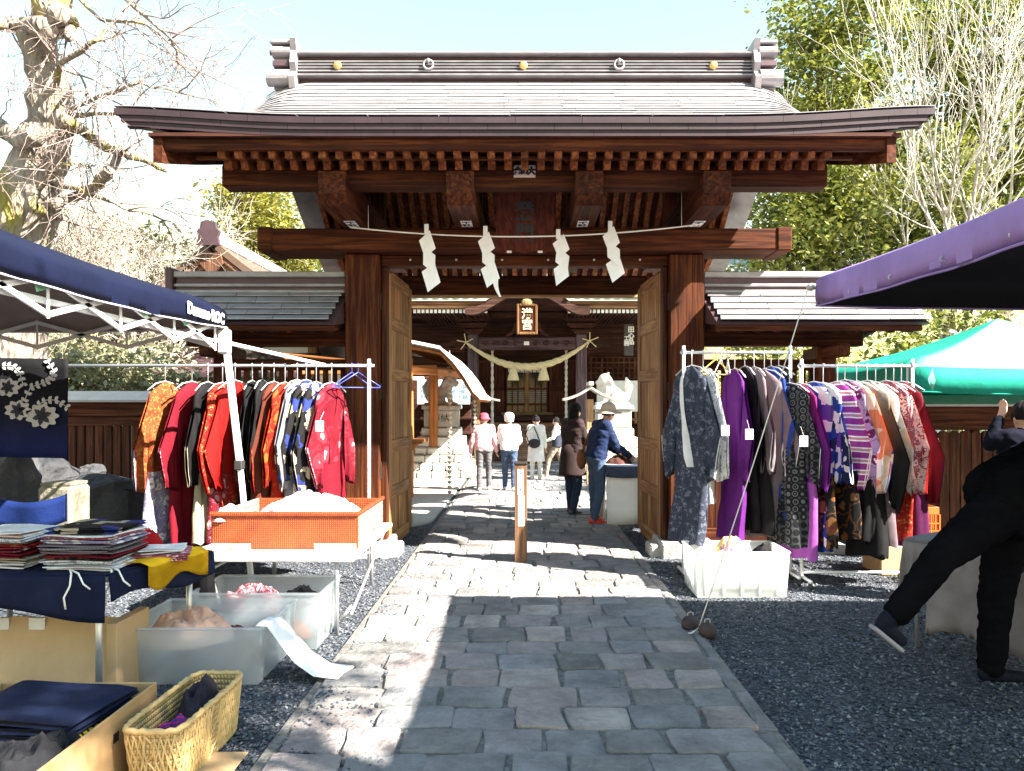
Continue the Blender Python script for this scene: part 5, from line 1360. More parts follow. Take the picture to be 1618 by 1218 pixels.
text_mesh('canopy_lettering', 'Damano ROC', WHITE_PAINT, nt_, (-2.425, 5.86, 2.295), (0, 1, -.02), (0, .02, 1), .115, .001, bold=.006)
for q, y in enumerate((3.9, 5.0, 5.6)):
    m = MB(); m.beam((-2.485, y, 2.2), (-2.485, y + .09, 2.23), .006, .05, .002); m.build('tape_strip', plain('green_tape', (.2, .5, .3), .6), nt_)
# purple tent, right foreground
pt = thing('market_tent', 'purple canopy of a nearby stall at the right edge', 'tent', (4.6, 3.6, 0))
PUR = fabric('purple_canopy', (.33, .22, .5), .1)
canopy(pt, 1.92, 7.4, 1.9, 5.05, 2.42, 3.05, .17, PUR, fabric('black_lining', (.012, .011, .013), 0))
for (x, y) in ((5.2, 2.4), (5.2, 4.95), (7.3, 4.95), (7.3, 2.4)):
    m = MB(); m.box(x - .02, x + .02, y - .02, y + .02, 0, 2.38, .004); m.build('leg', STEEL, pt)
for k in range(6):
    y = 5.02 - k * .5
    m = MB(); m.tube([(1.918 + .012 * math.cos(a), y, 2.27 + .012 * math.sin(a)) for a in np.linspace(0, 6.283, 11)], .004, 5, cap=False); m.build('eyelet', STEEL, pt)
m = MB(); m.ball((1.89, 5.07, 2.38), (.03, .028, .025), 8, 6, jit=.2); m.build('corner_knot', plain('grey_rope', (.4, .38, .36), .9), pt, True)
# green tent further back
gt = thing('market_tent', 'green pop-up tent behind the right clothes rack', 'tent', (5.4, 9, 0))
GRN = fabric('green_canopy', (.02, .33, .24), .2); GRN_LIT = fabric('pale_canopy', (.2, .55, .47), .2)
canopy(gt, 3.96, 7.2, 7.9, 10.2, 2.0, 2.62, .26, GRN, None)
gt.children[0].data.materials[0] = GRN_LIT  # sunlight on the front panel painted in as a paler green
m = MB(); m.shell(lambda u, v: Vector((lerp(3.97, 7.2, u), 7.885, 2.0 - .035 * math.sin(math.pi * u) - v * .27)), 10, 2, (0, .004, 0)); m.build('valance', GRN, gt, True)
for (x, y) in ((3.98, 7.95), (7.15, 7.95), (3.98, 10.15), (7.15, 10.15)):
    m = MB(); m.box(x - .02, x + .02, y - .02, y + .02, 0, 2.0, .004); m.build('leg', WHITE_STEEL, gt)
truss(gt, (4.02, 7.97, 1.94), (7.1, 7.97, 1.94), 4, .2, .012, plain('grey_steel', (.4, .38, .37), .4, .3))
# tether cord from the purple tent to two dark weights on the gravel
w0 = Vector((1.2, 5.3, .06)); tip = Vector((1.87, 5.08, 2.36))
tc = thing('tether_cord', 'thin white cord running from purple tent corner down to dark round weights', 'cord', w0)
m = MB(); m.tube(cat(tip, w0, .04), .004, 5); m.build('cord_run', ROPE_W, tc, True)
m = MB(); m.tube([w0, w0 + Vector((-.06, -.05, -.02)), w0 + Vector((-.12, -.02, -.03)), w0 + Vector((-.13, -.12, -.03))], .005, 5); m.build('cord_tail', ROPE_W, tc, True)
for i, (dx, dy, lb) in enumerate(((-.03, .12, 'dark round weight farther from the camera at the cord end'), (.05, -.05, 'dark round weight nearest the camera at the cord end'))):
    m = MB(); m.ball((w0.x + dx, w0.y + dy, .058), (.062, .062, .06), 14, 10, jit=.05, seed=i)
    t = thing('ball_weight', lb, 'weight', (w0.x + dx, w0.y + dy, 0), 'cord weights'); m.build('weight_body', plain('rust_ball', (.05, .03, .03), .7, 0, .4, 20.0, .5), t, True)
    m = MB(); m.tube([(w0.x + dx + .02 * math.cos(a), w0.y + dy, .12 + .02 * math.sin(a)) for a in np.linspace(0, 6.283, 9)], .005, 5, cap=False); m.build('weight_ring', STEEL, t)
# ------------------------------------------------------------------ clothes racks
def rack(name, label, x0, x1, d, z, posts=(True, True), foot=True):
    t = thing(name, label, 'clothes rack', ((x0 + x1) / 2, d, 0))
    m = MB(); m.tube([(x0 - .03, d, z), (x1 + .05, d, z)], .014, 8); m.build('hanging_bar', STEEL, t, True)
    for x, on in ((x0, posts[0]), (x1, posts[1])):
        if not on: continue
        m = MB(); m.tube([(x, d, .08), (x, d, z + .06)], .016, 8); m.build('post', WHITE_STEEL, t, True)
        m = MB(); m.lathe((x, d, z - .02), [(.022, 0), (.024, .03), (.018, .05)], 10); m.build('bar_clamp', plain('grey_plastic', (.32, .33, .35), .5), t)
        if foot:
            m = MB(); m.tube([(x, d - .24, .075), (x, d + .24, .075)], .014, 8); m.build('foot_bar', WHITE_STEEL, t, True)
            for s in (-1, 1):
                m = MB(); m.tube([(x - .012, d + s * .22, .03), (x + .012, d + s * .22, .03)], .028, 12); m.build('caster', plain('black_plastic', (.03, .03, .032), .4), t)
    if foot:
        m = MB(); m.tube([(x0, d, .11), (x1, d, .11)], .012, 8); m.build('base_bar', WHITE_STEEL, t, True)
    return t
rack('clothes_rack', 'long steel clothes bar with red kimonos left of the gate', -4.3, -1.42, 7.0, 1.96, (False, True), False)
rack('clothes_rack', 'steel rolling rack with pale and purple kimonos right of the gate', 1.45, 2.42, 7.0, 2.08)
rack('clothes_rack', 'steel rolling rack with crimson kimonos in front of the green tent', 2.47, 3.46, 6.85, 1.95)

HOOK = plain('wire_hook', (.6, .6, .62), .35, .6, .05)
def kimono(x, d, zbar, ang, label, top, low=None, collar=None, lining=None, hem=1.35, sl=1.0, seed=0, wide=1.0, group='kimonos on the rack', hook=None, open_=.0):
    """a kimono on a hanger: shoulders run along the direction `ang` (degrees from +X)"""
    low = low or top; collar = collar or top; lining = lining or collar
    hk = Vector((x, d, zbar)); rg = random.Random(seed * 7 + 1)
    d += rg.uniform(-.03, .03); ang += rg.uniform(-9, 9); hk = Vector((x, d, zbar)); t = thing('kimono', label, 'kimono', hk, group)
    U = Vector((math.cos(R(ang)), math.sin(R(ang)), 0)); Nn = Vector((U.y, -U.x, 0))
    ph = [rg.uniform(0, 6.28) for _ in range(8)]; lean = rg.uniform(-.04, .04)
    z0 = zbar - .13 - rg.uniform(0, .035); hem *= 1.06; sl *= rg.uniform(.85, 1.2)
    def W(u, v, z): return Vector((hk.x, hk.y, 0)) + U * u + Nn * v + Vector((0, 0, z))
    rows = [(0.0, .035, .016), (.02, .07, .024), (.06, .13, .03), (.11, .18, .036), (.2, .195, .034), (.4, .185, .034), (.7, .175, .04), (1.0, .18, .05), (hem, .195 * wide, .06)]
    def rowat(s):
        k = s * hem
        for a, b in zip(rows[:-1], rows[1:]):
            if a[0] <= k <= b[0] + 1e-6:
                f = (k - a[0]) / (b[0] - a[0]); return k, lerp(a[1], b[1], f), lerp(a[2], b[2], f)
        return rows[-1]
    def body(s, th, off=0.0):
        k, hw, w = rowat(s); c, sn = math.cos(th), math.sin(th)
        u = hw * wide * math.copysign(abs(c) ** .75, c)
        fold = (.019 * math.sin(u * 34 + ph[0] + k * 1.3) + .011 * math.sin(u * 61 + ph[1] - k * 2)) * smooth((k - .15) / .5)
        v = w * math.copysign(abs(sn) ** .8, sn) * (1 + .18 * math.sin(u * 26 + ph[2])) + fold + lean * k + .012 * math.sin(k * 3 + ph[3])
        u += .014 * math.sin(k * 4.2 + ph[4]) + (.018 * math.sin(th * 3 + ph[5]) * smooth((k - .7) / .6))
        cr_ = smooth((k - .05) / .3); v += cr_ * (.02 * noise.noise(Vector((u * 9 + ph[0], k * 3.2, ph[1]))) + .012 * noise.noise(Vector((u * 22, k * 7 + ph[2], sn)))); u += cr_ * .008 * noise.noise(Vector((ph[3], k * 4, c)))
        z = z0 - k - (.012 * math.sin(th * 4 + ph[6]) if s > .97 else 0)
        return W(u, v + (off if sn > 0 else -off), z)
    m = MB(); ns = 26; nt2 = 30
    cut = .56
    m.grid(lambda a, b: body(a * cut, b * 2 * math.pi), int(ns * cut) + 1, nt2, cv=True); m.build('upper_body', top, t, True)
    m = MB(); m.grid(lambda a, b: body(cut + a * (1 - cut), b * 2 * math.pi), 12, nt2, cv=True); m.build('skirt', low, t, True)
    # collar band on both faces, crossing down
    for sgn in (1, -1):
        m = MB()
        def cb(a, b):
            th0 = math.pi / 2 * sgn; k = a * .62
            cx_ = lerp(.5, -.15, a) * sgn + (b - .5) * .3
            p = body(.012 + k * .9, th0 - cx_ * .55); return p + Nn * (.009 * sgn)
        m.grid(cb, 12, 3); m.build('collar', collar, t, True)
    # hanging sleeves
    for sd in (-1, 1):
        A, B, C, Dd = Vector((.15, -.10)), Vector((.24 + .07 * sl, -.42 - .16 * sl)), Vector((.21 + .05 * sl + rg.uniform(-.04, .03), -.66 - .29 * sl + rg.uniform(-.05, .05))), Vector((.15 + rg.uniform(-.02, .04), -.66 - .24 * sl + rg.uniform(-.08, .06)))
        if sd * 1 < 0: A, B, C, Dd = [q * 1.0 for q in (A, B, C, Dd)]
        vs = rg.uniform(-.02, .05)
        def sv(a, b, side, A=A, B=B, C=C, Dd=Dd, vs=vs, grow_=0.0):
            top_ = A.lerp(B, a); bot_ = Dd.lerp(C, a); p = top_.lerp(bot_, b)
            p = p + Vector((.0, -.03 * math.sin(math.pi * b) * a))
            bul = .028 * math.sin(math.pi * min(1, .12 + .88 * b)) * (.4 + .6 * math.sin(math.pi * a)) + .012
            fold = .024 * math.sin(a * 9 + ph[6] + b * 2) * b + .013 * math.sin(a * 19 + ph[7]) * b
            fold += b * (.022 * noise.noise(Vector((p.x * 11 + ph[2], p.y * 5, ph[4]))) + .012 * noise.noise(Vector((p.x * 26, p.y * 12 + ph[5], side)))); bul *= .75
            return W(sd * p.x, side * bul + fold + vs * b + lean * (-p.y) * .6, z0 + p.y + .02)
        m = MB()
        m.grid(lambda a, b: sv(a, b * 2 if b <= .5 else 2 - b * 2, 1 if b <= .5 else -1), 10, 24); m.build('sleeve', top, t, True)
        m = MB(); m.grid(lambda a, b: sv(.985 + .05 * a, b * 2 if b <= .5 else 2 - b * 2, .93 if b <= .5 else -.93), 2, 24); m.build('sleeve_lining', lining, t, True)
    m = MB(); m.tube([W(0, 0, z0 - .02), W(0, 0, zbar - .02), W(.012, 0, zbar + .005), W(.0, 0, zbar + .022), W(-.018, 0, zbar + .008)], .004, 6); m.build('hanger_hook', hook or HOOK, t, True)
    m = MB(); m.tube([W(-.19, 0, z0 - .075), W(-.1, 0, z0 - .01), W(0, 0, z0 + .012), W(.1, 0, z0 - .01), W(.19, 0, z0 - .075)], .007, 6); m.build('hanger_arm', hook or HOOK, t, True)
    return t
def hanger(x, d, zbar, ang, label, mat, group='empty hangers'):
    t = thing('hanger', label, 'hanger', (x, d, zbar), group); U = Vector((math.cos(R(ang)), math.sin(R(ang)), 0))
    W = lambda u, z: Vector((x, d, zbar)) + U * u + Vector((0, 0, z))
    m = MB(); m.tube([W(0, -.07), W(0, -.02), W(.012, .005), W(0, .022), W(-.018, .008)], .004, 6); m.build('hook', mat, t, True)
    m = MB(); m.tube([W(0, -.06), W(-.2, -.19), W(-.195, -.2), W(.195, -.2), W(.2, -.19), W(0, -.06)], .005, 6); m.build('wire_frame', mat, t, True)
    return t
# colours
C = dict(crimson=(.24, .006, .02), red=(.4, .006, .005), blk=(.012, .011, .013), navy=(.02, .03, .1), white=(.72, .7, .7), purple=(.16, .02, .24), mag=(.26, .01, .19), pink=(.62, .3, .36), lav=(.45, .38, .62), gold=(.55, .33, .08), orange=(.62, .16, .05), rust=(.14, .03, .015), grey=(.22, .22, .25), mauve=(.3, .22, .25), blue=(.03, .08, .42), beige=(.6, .5, .36), plum=(.14, .015, .09), peach=(.75, .5, .38))
K = C
Lr = 7.0; zb = 1.96
cl = dict(
    goldfl=cloth((.36, .055, .02), 'floral', (.5, .22, .05), (.3, .02, .02), 24), lavw=cloth(K['lav'], 'floral', K['white'], K['lav'], 9), white=cloth(K['white']), crimson=cloth(K['crimson']), pinkfl=cloth((.3, .02, .04), 'floral', K['pink'], K['white'], 10), blk=cloth(K['blk']), beige=cloth(K['beige']), redfl=cloth(K['red'], 'floral', (.5, .1, .03), (.6, .4, .2), 20), red=cloth(K['red']), rust=cloth(K['rust']), orange=cloth((.45, .015, .005), 'floral', (.65, .12, .02), (.65, .3, .05), 6), grey=cloth(K['grey'], 'vstripe', mul(K['grey'], 1.5), None, 30), patch=cloth(K['blk'], 'patch', K['beige'], (.03, .05, .25), 11), wine=cloth((.2, .006, .02), 'floral', (.3, .03, .05), (.6, .4, .4), 5), navyfl=cloth((.05, .06, .1), 'floral', (.16, .18, .24), (.25, .27, .33), 17), palefl=cloth((.7, .7, .71), 'floral', (.5, .52, .56), (.4, .42, .48), 15), purple=cloth(K['purple']), mauve=cloth(K['mauve']), blue=cloth(K['blue']), geo=cloth((.02, .02, .024), 'geo', (.2, .2, .21), (.1, .1, .11), 15), mag=cloth(K['mag'], 'grad', K['purple'], K['crimson']), violet=cloth((.2, .08, .45), 'patch', K['white'], K['blue'], 10), magst=cloth((.42, .05, .35), 'stripe', K['white'], K['pink'], 3.2), lavma=cloth(K['lav'], 'floral', K['plum'], K['white'], 8), orw=cloth((.66, .2, .1), 'patch', K['peach'], K['white'], 9), brgr=cloth((.2, .13, .09), 'grad', K['blk'], (.55, .5, .46)), peach=cloth(K['peach'], 'floral', K['white'], (.6, .3, .2), 9), pinkl=cloth((.5, .1, .15), 'floral', (.75, .5, .5), K['crimson'], 12), redw=cloth((.7, .5, .48), 'floral', (.55, .06, .06), K['white'], 14), plum=cloth(K['plum']), fleck=cloth((.012, .012, .014), 'floral', (.25, .1, .03), (.3, .05, .1), 6), purlow=cloth((.3, .05, .4), 'grad', (.5, .12, .55), K['purple']), bluew=cloth(K['blue'], 'patch', K['white'], K['navy'], 12))
g1 = 'kimonos on the left bar'
LK = [  # px of hook, angle, top, low, collar, lining, label
    (262, 68, 'goldfl', 'lavw', 'goldfl', 'lavw', 'kimono with gold and rust floral sleeves over a lavender hem, leftmost on left bar', 1.35, 1.25),
    (302, 72, 'crimson', 'crimson', 'pinkfl', 'pinkfl', 'crimson kimono with pink lining, second on the left bar', 1.42, 1.2),
    (330, 80, 'blk', 'beige', 'blk', 'beige', 'black kimono with broad beige sleeve linings, third on the left bar', 1.35, 1.1),
    (352, 74, 'redfl', 'pinkfl', 'red', 'red', 'scarlet floral kimono just left of the tent leg', 1.35, 1.0),
    (372, 70, 'red', 'redfl', 'redfl', 'redfl', 'plain scarlet kimono with floral lining behind the tent leg', 1.4, 1.2),
    (398, 84, 'blk', 'blk', 'blk', 'rust', 'plain black kimono just right of the tent leg', 1.3, .9),
    (416, 86, 'blk', 'rust', 'rust', 'rust', 'black kimono with rust hem beside the brown one', 1.2, .9),
    (433, 82, 'rust', 'rust', 'rust', 'orange', 'plain rust-brown kimono in the middle of the left bar', 1.15, 1.0),
    (452, 74, 'orange', 'orange', 'red', 'orange', 'bright orange-red kimono in the middle of the left bar', 1.25, 1.1),
    (470, 80, 'grey', 'grey', 'grey', 'patch', 'grey-blue striped kimono beside the orange-red one', 1.15, 1.0),
    (484, 76, 'patch', 'white', 'patch', 'patch', 'black, cream and blue patchwork kimono beside the grey one', 1.1, 1.0),
    (500, 70, 'patch', 'patch', 'blk', 'beige', 'black patchwork kimono with cream sleeve ends', 1.15, 1.15),
    (524, 66, 'wine', 'crimson', 'crimson', 'pinkl', 'wine-red kimono with pale flowers, nearest the gate pillar', 1.2, 1.2)]
for i, (px, an, a, b_, c, l, lb, hm, sl_) in enumerate(LK):
    kimono((px - 829) * Lr / 1213, Lr, zb, an - 4, lb, cl[a], cl[b_], cl[c], cl[l], hm, sl_, 10 + i, group=g1)
for i, (px, an) in enumerate(((556, 40), (566, 15))):
    hanger((px - 829) * Lr / 1213, Lr, zb, an, ('blue wire hanger behind its twin at the right end of left bar', 'blue wire hanger nearest the gate pillar')[i], plain('blue_wire', (.05, .07, .35), .4))
g2 = 'kimonos on the right racks'
RK = [
    (1092, 128, 'navyfl', 'navyfl', 'white', 'palefl', 'slate-blue floral kimono with white collar, leftmost on right racks', 1.5, 1.25),
    (1112, 118, 'palefl', 'white', 'palefl', 'navyfl', 'white kimono with pale grey flowers, second on the right racks', 1.15, 1.3),
    (1162, 104, 'purple', 'purple', 'purple', 'purple', 'deep purple kimono beside the empty hangers', 1.45, 1.2),
    (1178, 96, 'blk', 'blk', 'crimson', 'mauve', 'black kimono with white crest beside the purple one', 1.4, .9),
    (1190, 108, 'mauve', 'blk', 'blk', 'white', 'grey-brown kimono with black skirt on the right rack', 1.4, 1.0),
    (1206, 122, 'mauve', 'mauve', 'crimson', 'white', 'pale mauve kimono with long white-lined sleeves', 1.42, 1.35),
    (1219, 108, 'blue', 'blue', 'blue', 'navyfl', 'bright blue kimono half hidden behind the mauve one', 1.45, 1.0),
    (1232, 110, 'geo', 'blue', 'geo', 'geo', 'dark kimono with lattice pattern over a blue skirt', 1.45, .9)]
for i, (px, an, a, b_, c, l, lb, hm, sl_) in enumerate(RK):
    kimono((px - 829) * 7.0 / 1213, 7.0, 2.08, an + 4, lb, cl[a], cl[b_], cl[c], cl[l], hm, sl_, 40 + i, group=g2)
for i, (px, an, mt, lb) in enumerate(((1131, 30, plain('yellow_wire', (.6, .4, .05), .4), 'yellow wire hanger hanging empty on right rack'), (1139, 60, HOOK, 'bare white wire hanger beside the yellow one'), (1150, 80, HOOK, 'bare white wire hanger next to the purple kimono'))):
    hanger((px - 829) * 7.0 / 1213, 7.0, 2.08, an, lb, mt)
RK2 = [
    (1248, 124, 'geo', 'geo', 'white', 'white', 'black and grey circle-patterned kimono with white sleeve edge', 1.35, 1.1),
    (1262, 126, 'mag', 'purlow', 'mag', 'mag', 'magenta kimono shading to violet hem, centre of the right racks', 1.45, 1.2),
    (1288, 118, 'violet', 'bluew', 'lavma', 'white', 'violet and white patchwork kimono beside the magenta one', 1.4, 1.0),
    (1300, 112, 'bluew', 'fleck', 'bluew', 'white', 'blue and white checked kimono on the right racks', 1.35, 1.0),
    (1322, 124, 'magst', 'fleck', 'plum', 'white', 'magenta kimono with bold white bands on the sleeve', 1.3, 1.2),
    (1336, 118, 'lavma', 'fleck', 'crimson', 'lavw', 'lavender kimono with plum flowers behind the banded one', 1.35, 1.3),
    (1352, 126, 'orw', 'blk', 'red', 'violet', 'orange and white lattice kimono with red collar', 1.3, 1.2),
    (1368, 132, 'brgr', 'blk', 'blk', 'blk', 'brown kimono shading to black with broad draped sleeve', 1.45, 1.55),
    (1384, 126, 'peach', 'mauve', 'white', 'white', 'white and peach kimono beside the dark brown one', 1.35, 1.1),
    (1400, 124, 'pinkl', 'plum', 'pinkl', 'crimson', 'rose-pink floral kimono near the right end', 1.35, 1.1),
    (1412, 126, 'redw', 'redfl', 'red', 'red', 'white kimono with red flowers and red sleeve edge near the right end', 1.3, 1.2),
    (1424, 132, 'crimson', 'plum', 'mag', 'plum', 'plain crimson kimono, rightmost on the right racks', 1.3, 1.45)]
for i, (px, an, a, b_, c, l, lb, hm, sl_) in enumerate(RK2):
    kimono((px - 829) * 6.85 / 1213, 6.85, 1.95, an + 4, lb, cl[a], cl[b_], cl[c], cl[l], hm, sl_, 60 + i, group=g2)
# small price tags pinned on some sleeves
for i, (px, py, d, lb) in enumerate(((1146, 680, 6.62, 'white price tag on the deep purple kimono'), (1184, 686, 6.62, 'white price tag on the grey-brown kimono'), (1270, 697, 6.45, 'white price tag on the magenta kimono'), (505, 673, 6.6, 'white price tag among the patchwork kimonos'))):
    p = at(px, py, d); m = MB(); m.box(p.x - .035, p.x + .035, d - .001, d + .001, p.z - .045, p.z + .045, .0004)
    t = thing('price_tag', lb, 'price tag', p, 'price tags'); m.build('tag_card', PAPER, t); m = MB(); m.tube([(p.x, d, p.z + .044), (p.x + .01, d + .1, p.z + .12)], .0015, 4); m.build('tag_string', ROPE_W, t)
# dark hanging textile with pale woven flowers, far left
tx = thing('textile', 'black textile with pale grey leaf and flower design hanging at far left', 'textile', at(50, 565, 6.55))
x0, x1, d = (-10 - 829) * 6.55 / 1213, (107 - 829) * 6.55 / 1213, 6.55; zt, zbm = at(0, 565, d).z, at(0, 722, d).z
m = MB(); m.shell(lambda u, v: Vector((lerp(x0, x1, u), d + .012 * math.sin(u * 9 + v), lerp(zt, zbm, v) - .012 * u)), 14, 10, (0, .004, 0)); m.build('textile_cloth', cloth((.012, .013, .03), 'grad', (.012, .02, .12), (.01, .01, .012)), tx, True)
SILV = plain('silver_thread', (.42, .42, .44), .6, 0, .12)
def leafp(mb, cx, cz, a, l, w):
    pts = [(0, 0), (.3, .5), (.65, .5), (1, 0), (.65, -.5), (.3, -.5)]; c_, s_ = math.cos(a), math.sin(a)
    mb.prism([(l * p * c_ - w * q * s_, l * p * s_ + w * q * c_) for p, q in pts], (cx, d - .016, cz), (1, 0, 0), (0, 0, 1), (0, .004, 0))
def pxz(px, py): q = at(px, py, d); return q.x, q.z
def sprig(P0, n):
    for i in range(n):
        t = i / (n - 1); k = t * (len(P0) - 1); j = min(int(k), len(P0) - 2); f = k - j
        px, py = lerp(P0[j][0], P0[j + 1][0], f), lerp(P0[j][1], P0[j + 1][1], f)
        a0 = math.atan2(-(P0[j + 1][1] - P0[j][1]), P0[j + 1][0] - P0[j][0]); x, z = pxz(px, py)
        for s in (-1, 1):
            m = MB(); leafp(m, x, z, a0 + s * .95, .042, .026); m.build('woven_leaf', SILV, tx)
    m = MB(); m.tube([Vector((pxz(*p)[0], d - .016, pxz(*p)[1])) for p in P0], .004, 5); m.build('woven_stem', SILV, tx)
sprig([(40, 634), (50, 612), (68, 606), (82, 600), (88, 588), (78, 572)], 11); sprig([(6, 578), (22, 578), (33, 588), (38, 606)], 7); sprig([(62, 640), (75, 632), (92, 632), (106, 642)], 6)
for (cx_, cy_, r_) in ((30, 648, 17), (68, 657, 21), (14, 612, 16)):
    m = MB(); x, z = pxz(cx_, cy_); rr = r_ * d / 1213
    m.prism([(rr * (1 + .13 * math.cos(9 * a)) * math.cos(a) * 1.15, rr * (1 + .13 * math.cos(9 * a)) * math.sin(a) * .85) for a in np.linspace(0, 6.283, 54)[:-1]], (x, d - .015, z), (1, 0, 0), (0, 0, 1), (0, .004, 0)); fl = m.build('woven_flower', SILV, tx)
    for k in range(6):
        m = MB(); leafp(m, x, z, k * 1.05 + .3, rr * .75, rr * .36); o = m.build('flower_petal', cloth((.015, .015, .03)) if k == 0 and cx_ == 30 else MATS.setdefault('petal_dark', plain('petal_dark', (.015, .015, .03), .7)), fl); o.location.y -= .003
# ------------------------------------------------------------------ soft goods helpers
def drape(top, nu, nv, th=(0, 0, -.006)):
    m = MB(); m.shell(top, nu, nv, th); return m
def folded(cx, cy, z, w, l, h, rot, mat, label, seed, group='folded kimonos on the stall', edge=None, name='folded_kimono'):
    """a folded garment: soft layered slab with rounded front fold"""
    rg = random.Random(seed); t = thing(name, label, 'folded clothes' if name == 'folded_kimono' else 'cloth', (cx, cy, z), group)
    c_, s_ = math.cos(rot), math.sin(rot)
    n = max(1, min(3, int(round(h / .014)))); hh = h / n
    for k in range(n):
        dw, dl, ox, oy = rg.uniform(-.012, .008), rg.uniform(-.012, .008), rg.uniform(-.01, .01), rg.uniform(-.01, .01); ph = rg.uniform(0, 6)
        def f(u, v):
            th = v * 2 * math.pi; cx_ = math.cos(th); sz = math.sin(th)
            e = math.copysign(abs(cx_) ** .35, cx_); zz = math.copysign(abs(sz) ** .6, sz)
            x = (w / 2 + dw) * e; uu = lerp(-1, 1, u); y = (l / 2 + dl) * uu
            end = .75 + .25 * (1 - abs(uu) ** 8)
            zc = zz * hh * .5 * end + .004 * math.sin(x * 17 + y * 11 + ph)
            return Vector((cx + (x + ox) * c_ - (y + oy) * s_, cy + (x + ox) * s_ + (y + oy) * c_, z + hh * (k + .5) + zc))
        m = MB(); m.grid(f, 8, 20, cv=True)
        q = len(m.v) // 9; m.f.append(tuple(range(20))[::-1]); m.m.append(0); m.f.append(tuple(8 * 20 + i for i in range(20))); m.m.append(0)
        m.build('folded_layer', (edge if (edge and k % 2) else mat), t, True)
    return t
def heap(name, label, cx, cy, z, rx, ry, h, mat, seed, cat_='cloth', group='heaped cloth', parts=1, mats=None):
    t = thing(name, label, cat_, (cx, cy, z), group); rg = random.Random(seed)
    for q in range(parts):
        ox, oy = (rg.uniform(-.4, .4) * rx, rg.uniform(-.3, .3) * ry) if q else (0, 0); sc = 1 if q == 0 else rg.uniform(.45, .7); ph = rg.uniform(0, 20)
        def f(u, v):
            r = u ** .8; a = v * 2 * math.pi
            edge = 1 + .22 * noise.noise(Vector((math.cos(a) * 1.3, math.sin(a) * 1.3, ph)))
            x, y = r * math.cos(a) * rx * sc * edge, r * math.sin(a) * ry * sc * edge
            w_ = .12 * noise.noise(Vector((x * 5, y * 5, ph + 9)))
            nz = .5 * noise.noise(Vector((x * 6, y * 6, ph))) + 1.25 * (.4 - abs(noise.noise(Vector(((x + w_) * 13, (y - w_) * 9, ph + 4))))) + .55 * (.3 - abs(noise.noise(Vector(((x - w_) * 27, (y + w_) * 21, ph + 7)))))
            zz = h * sc * ((1 - r ** 3) * (.75 + .5 * nz)) + .004 + q * h * .22 * (1 - r * r)
            return Vector((cx + ox + x, cy + oy + y, z + max(.003, zz)))
        m = MB(); m.grid(f, 26, 60, cv=True); m.build('cloth_fold', (mats or [mat])[q % len(mats or [mat])], t, True)
    return t
NAVYC = cloth((.010, .016, .055)); 
# ------------------------------------------------------------------ left table with navy cloth and stacks
tl = thing('stall_table', 'low folding table under a navy cloth at lower left', 'table', (-2.6, 4.4, 0))
def Q(u, v):            # table plan: u along front to the right, v depth
    f0, f1, b0, b1 = Vector((-3.4, 4.0)), Vector((-2.2, 4.04)), Vector((-3.4, 4.95)), Vector((-1.92, 4.72))
    return f0.lerp(f1, u).lerp(b0.lerp(b1, u), v)
ZT = .70
m = MB(); m.prism([tuple(Q(0, 0)), tuple(Q(1, 0)), tuple(Q(1, 1)), tuple(Q(0, 1))], (0, 0, ZT - .035), (1, 0, 0), (0, 1, 0), (0, 0, .03)); m.build('table_top', STEEL, tl)
for (u, v) in ((.93, .07), (.93, .92), (.1, .07), (.1, .92)):
    q = Q(u, v); m = MB(); m.tube([(q.x, q.y, 0), (q.x, q.y, ZT - .03)], .018, 10); m.build('leg', STEEL, tl, True)
navy = thing('table_cloth', 'navy cloth draped over the low table at lower left', 'tablecloth', (-2.6, 4.4, ZT))
def side(a, b, drop, nm, sd):
    def f(u, v):
        p = a.lerp(b, u); nrm = Vector((b.y - a.y, -(b.x - a.x))).normalized(); o = .012 + .03 * v * (1 + .8 * math.sin(u * 9 + sd)) * .6
        return Vector((p.x + nrm.x * o, p.y + nrm.y * o, ZT + .006 - v * drop * (1 + .18 * math.sin(u * 7 + sd) + .25 * max(0, u - .75))))
    m = MB(); m.shell(f, 18, 6, (0, .003, 0)); m.build(nm, NAVYC, navy, True)
side(Q(0, 0), Q(1, 0), .2, 'cloth_front', 1); side(Q(1, 0), Q(1, 1), .14, 'cloth_side', 3)
m = MB(); m.shell(lambda u, v: Vector((*Q(u, v), ZT + .008 + .003 * math.sin(u * 9))), 8, 6, (0, 0, -.006)); m.build('cloth_top', NAVYC, navy, True)
ST = [  # stacks: centre u,v, items (mat, height, label)
    ((.78, .34), .40, .34, [('white', .022, 'white cotton kimono at the bottom of the right stack'), ('palefl', .02, 'pale grey kimono second from bottom of the right stack'), ('fleck', .022, 'black flecked kimono low in the right stack'), ('mauve', .02, 'taupe kimono in the middle of the right stack'), ('grey', .02, 'grey striped kimono in the middle of the right stack'), ('lavw', .02, 'lavender kimono high in the right stack'), ('pinkl', .02, 'rose kimono high in the right stack'), ('patch', .026, 'dark patchwork garment topping the right stack')]),
    ((.40, .36), .36, .32, [('white', .024, 'white kimono at the bottom of the left stack'), ('beige', .02, 'beige kimono low in the left stack'), ('crimson', .022, 'crimson kimono in the middle of the left stack'), ('pinkfl', .02, 'pink floral kimono in the left stack'), ('redfl', .022, 'scarlet floral kimono in the left stack'), ('palefl', .018, 'pale kimono high in the left stack'), ('peach', .02, 'peach kimono topping the left stack')])]
for s, ((u, v), w, l, items) in enumerate(ST):
    q = Q(u, v); z = ZT + .012
    for i, (mt, h, lb) in enumerate(items):
        h *= 1.3; folded(q.x + random.Random(i + s).uniform(-.015, .015), q.y, z, w, l, h, -.06 + .05 * math.sin(i * 2.1), cl[mt], lb, 100 + s * 20 + i, edge=cl[('white', 'mauve', 'crimson')[i % 3]] if i % 2 == 0 else None); z += h + .001
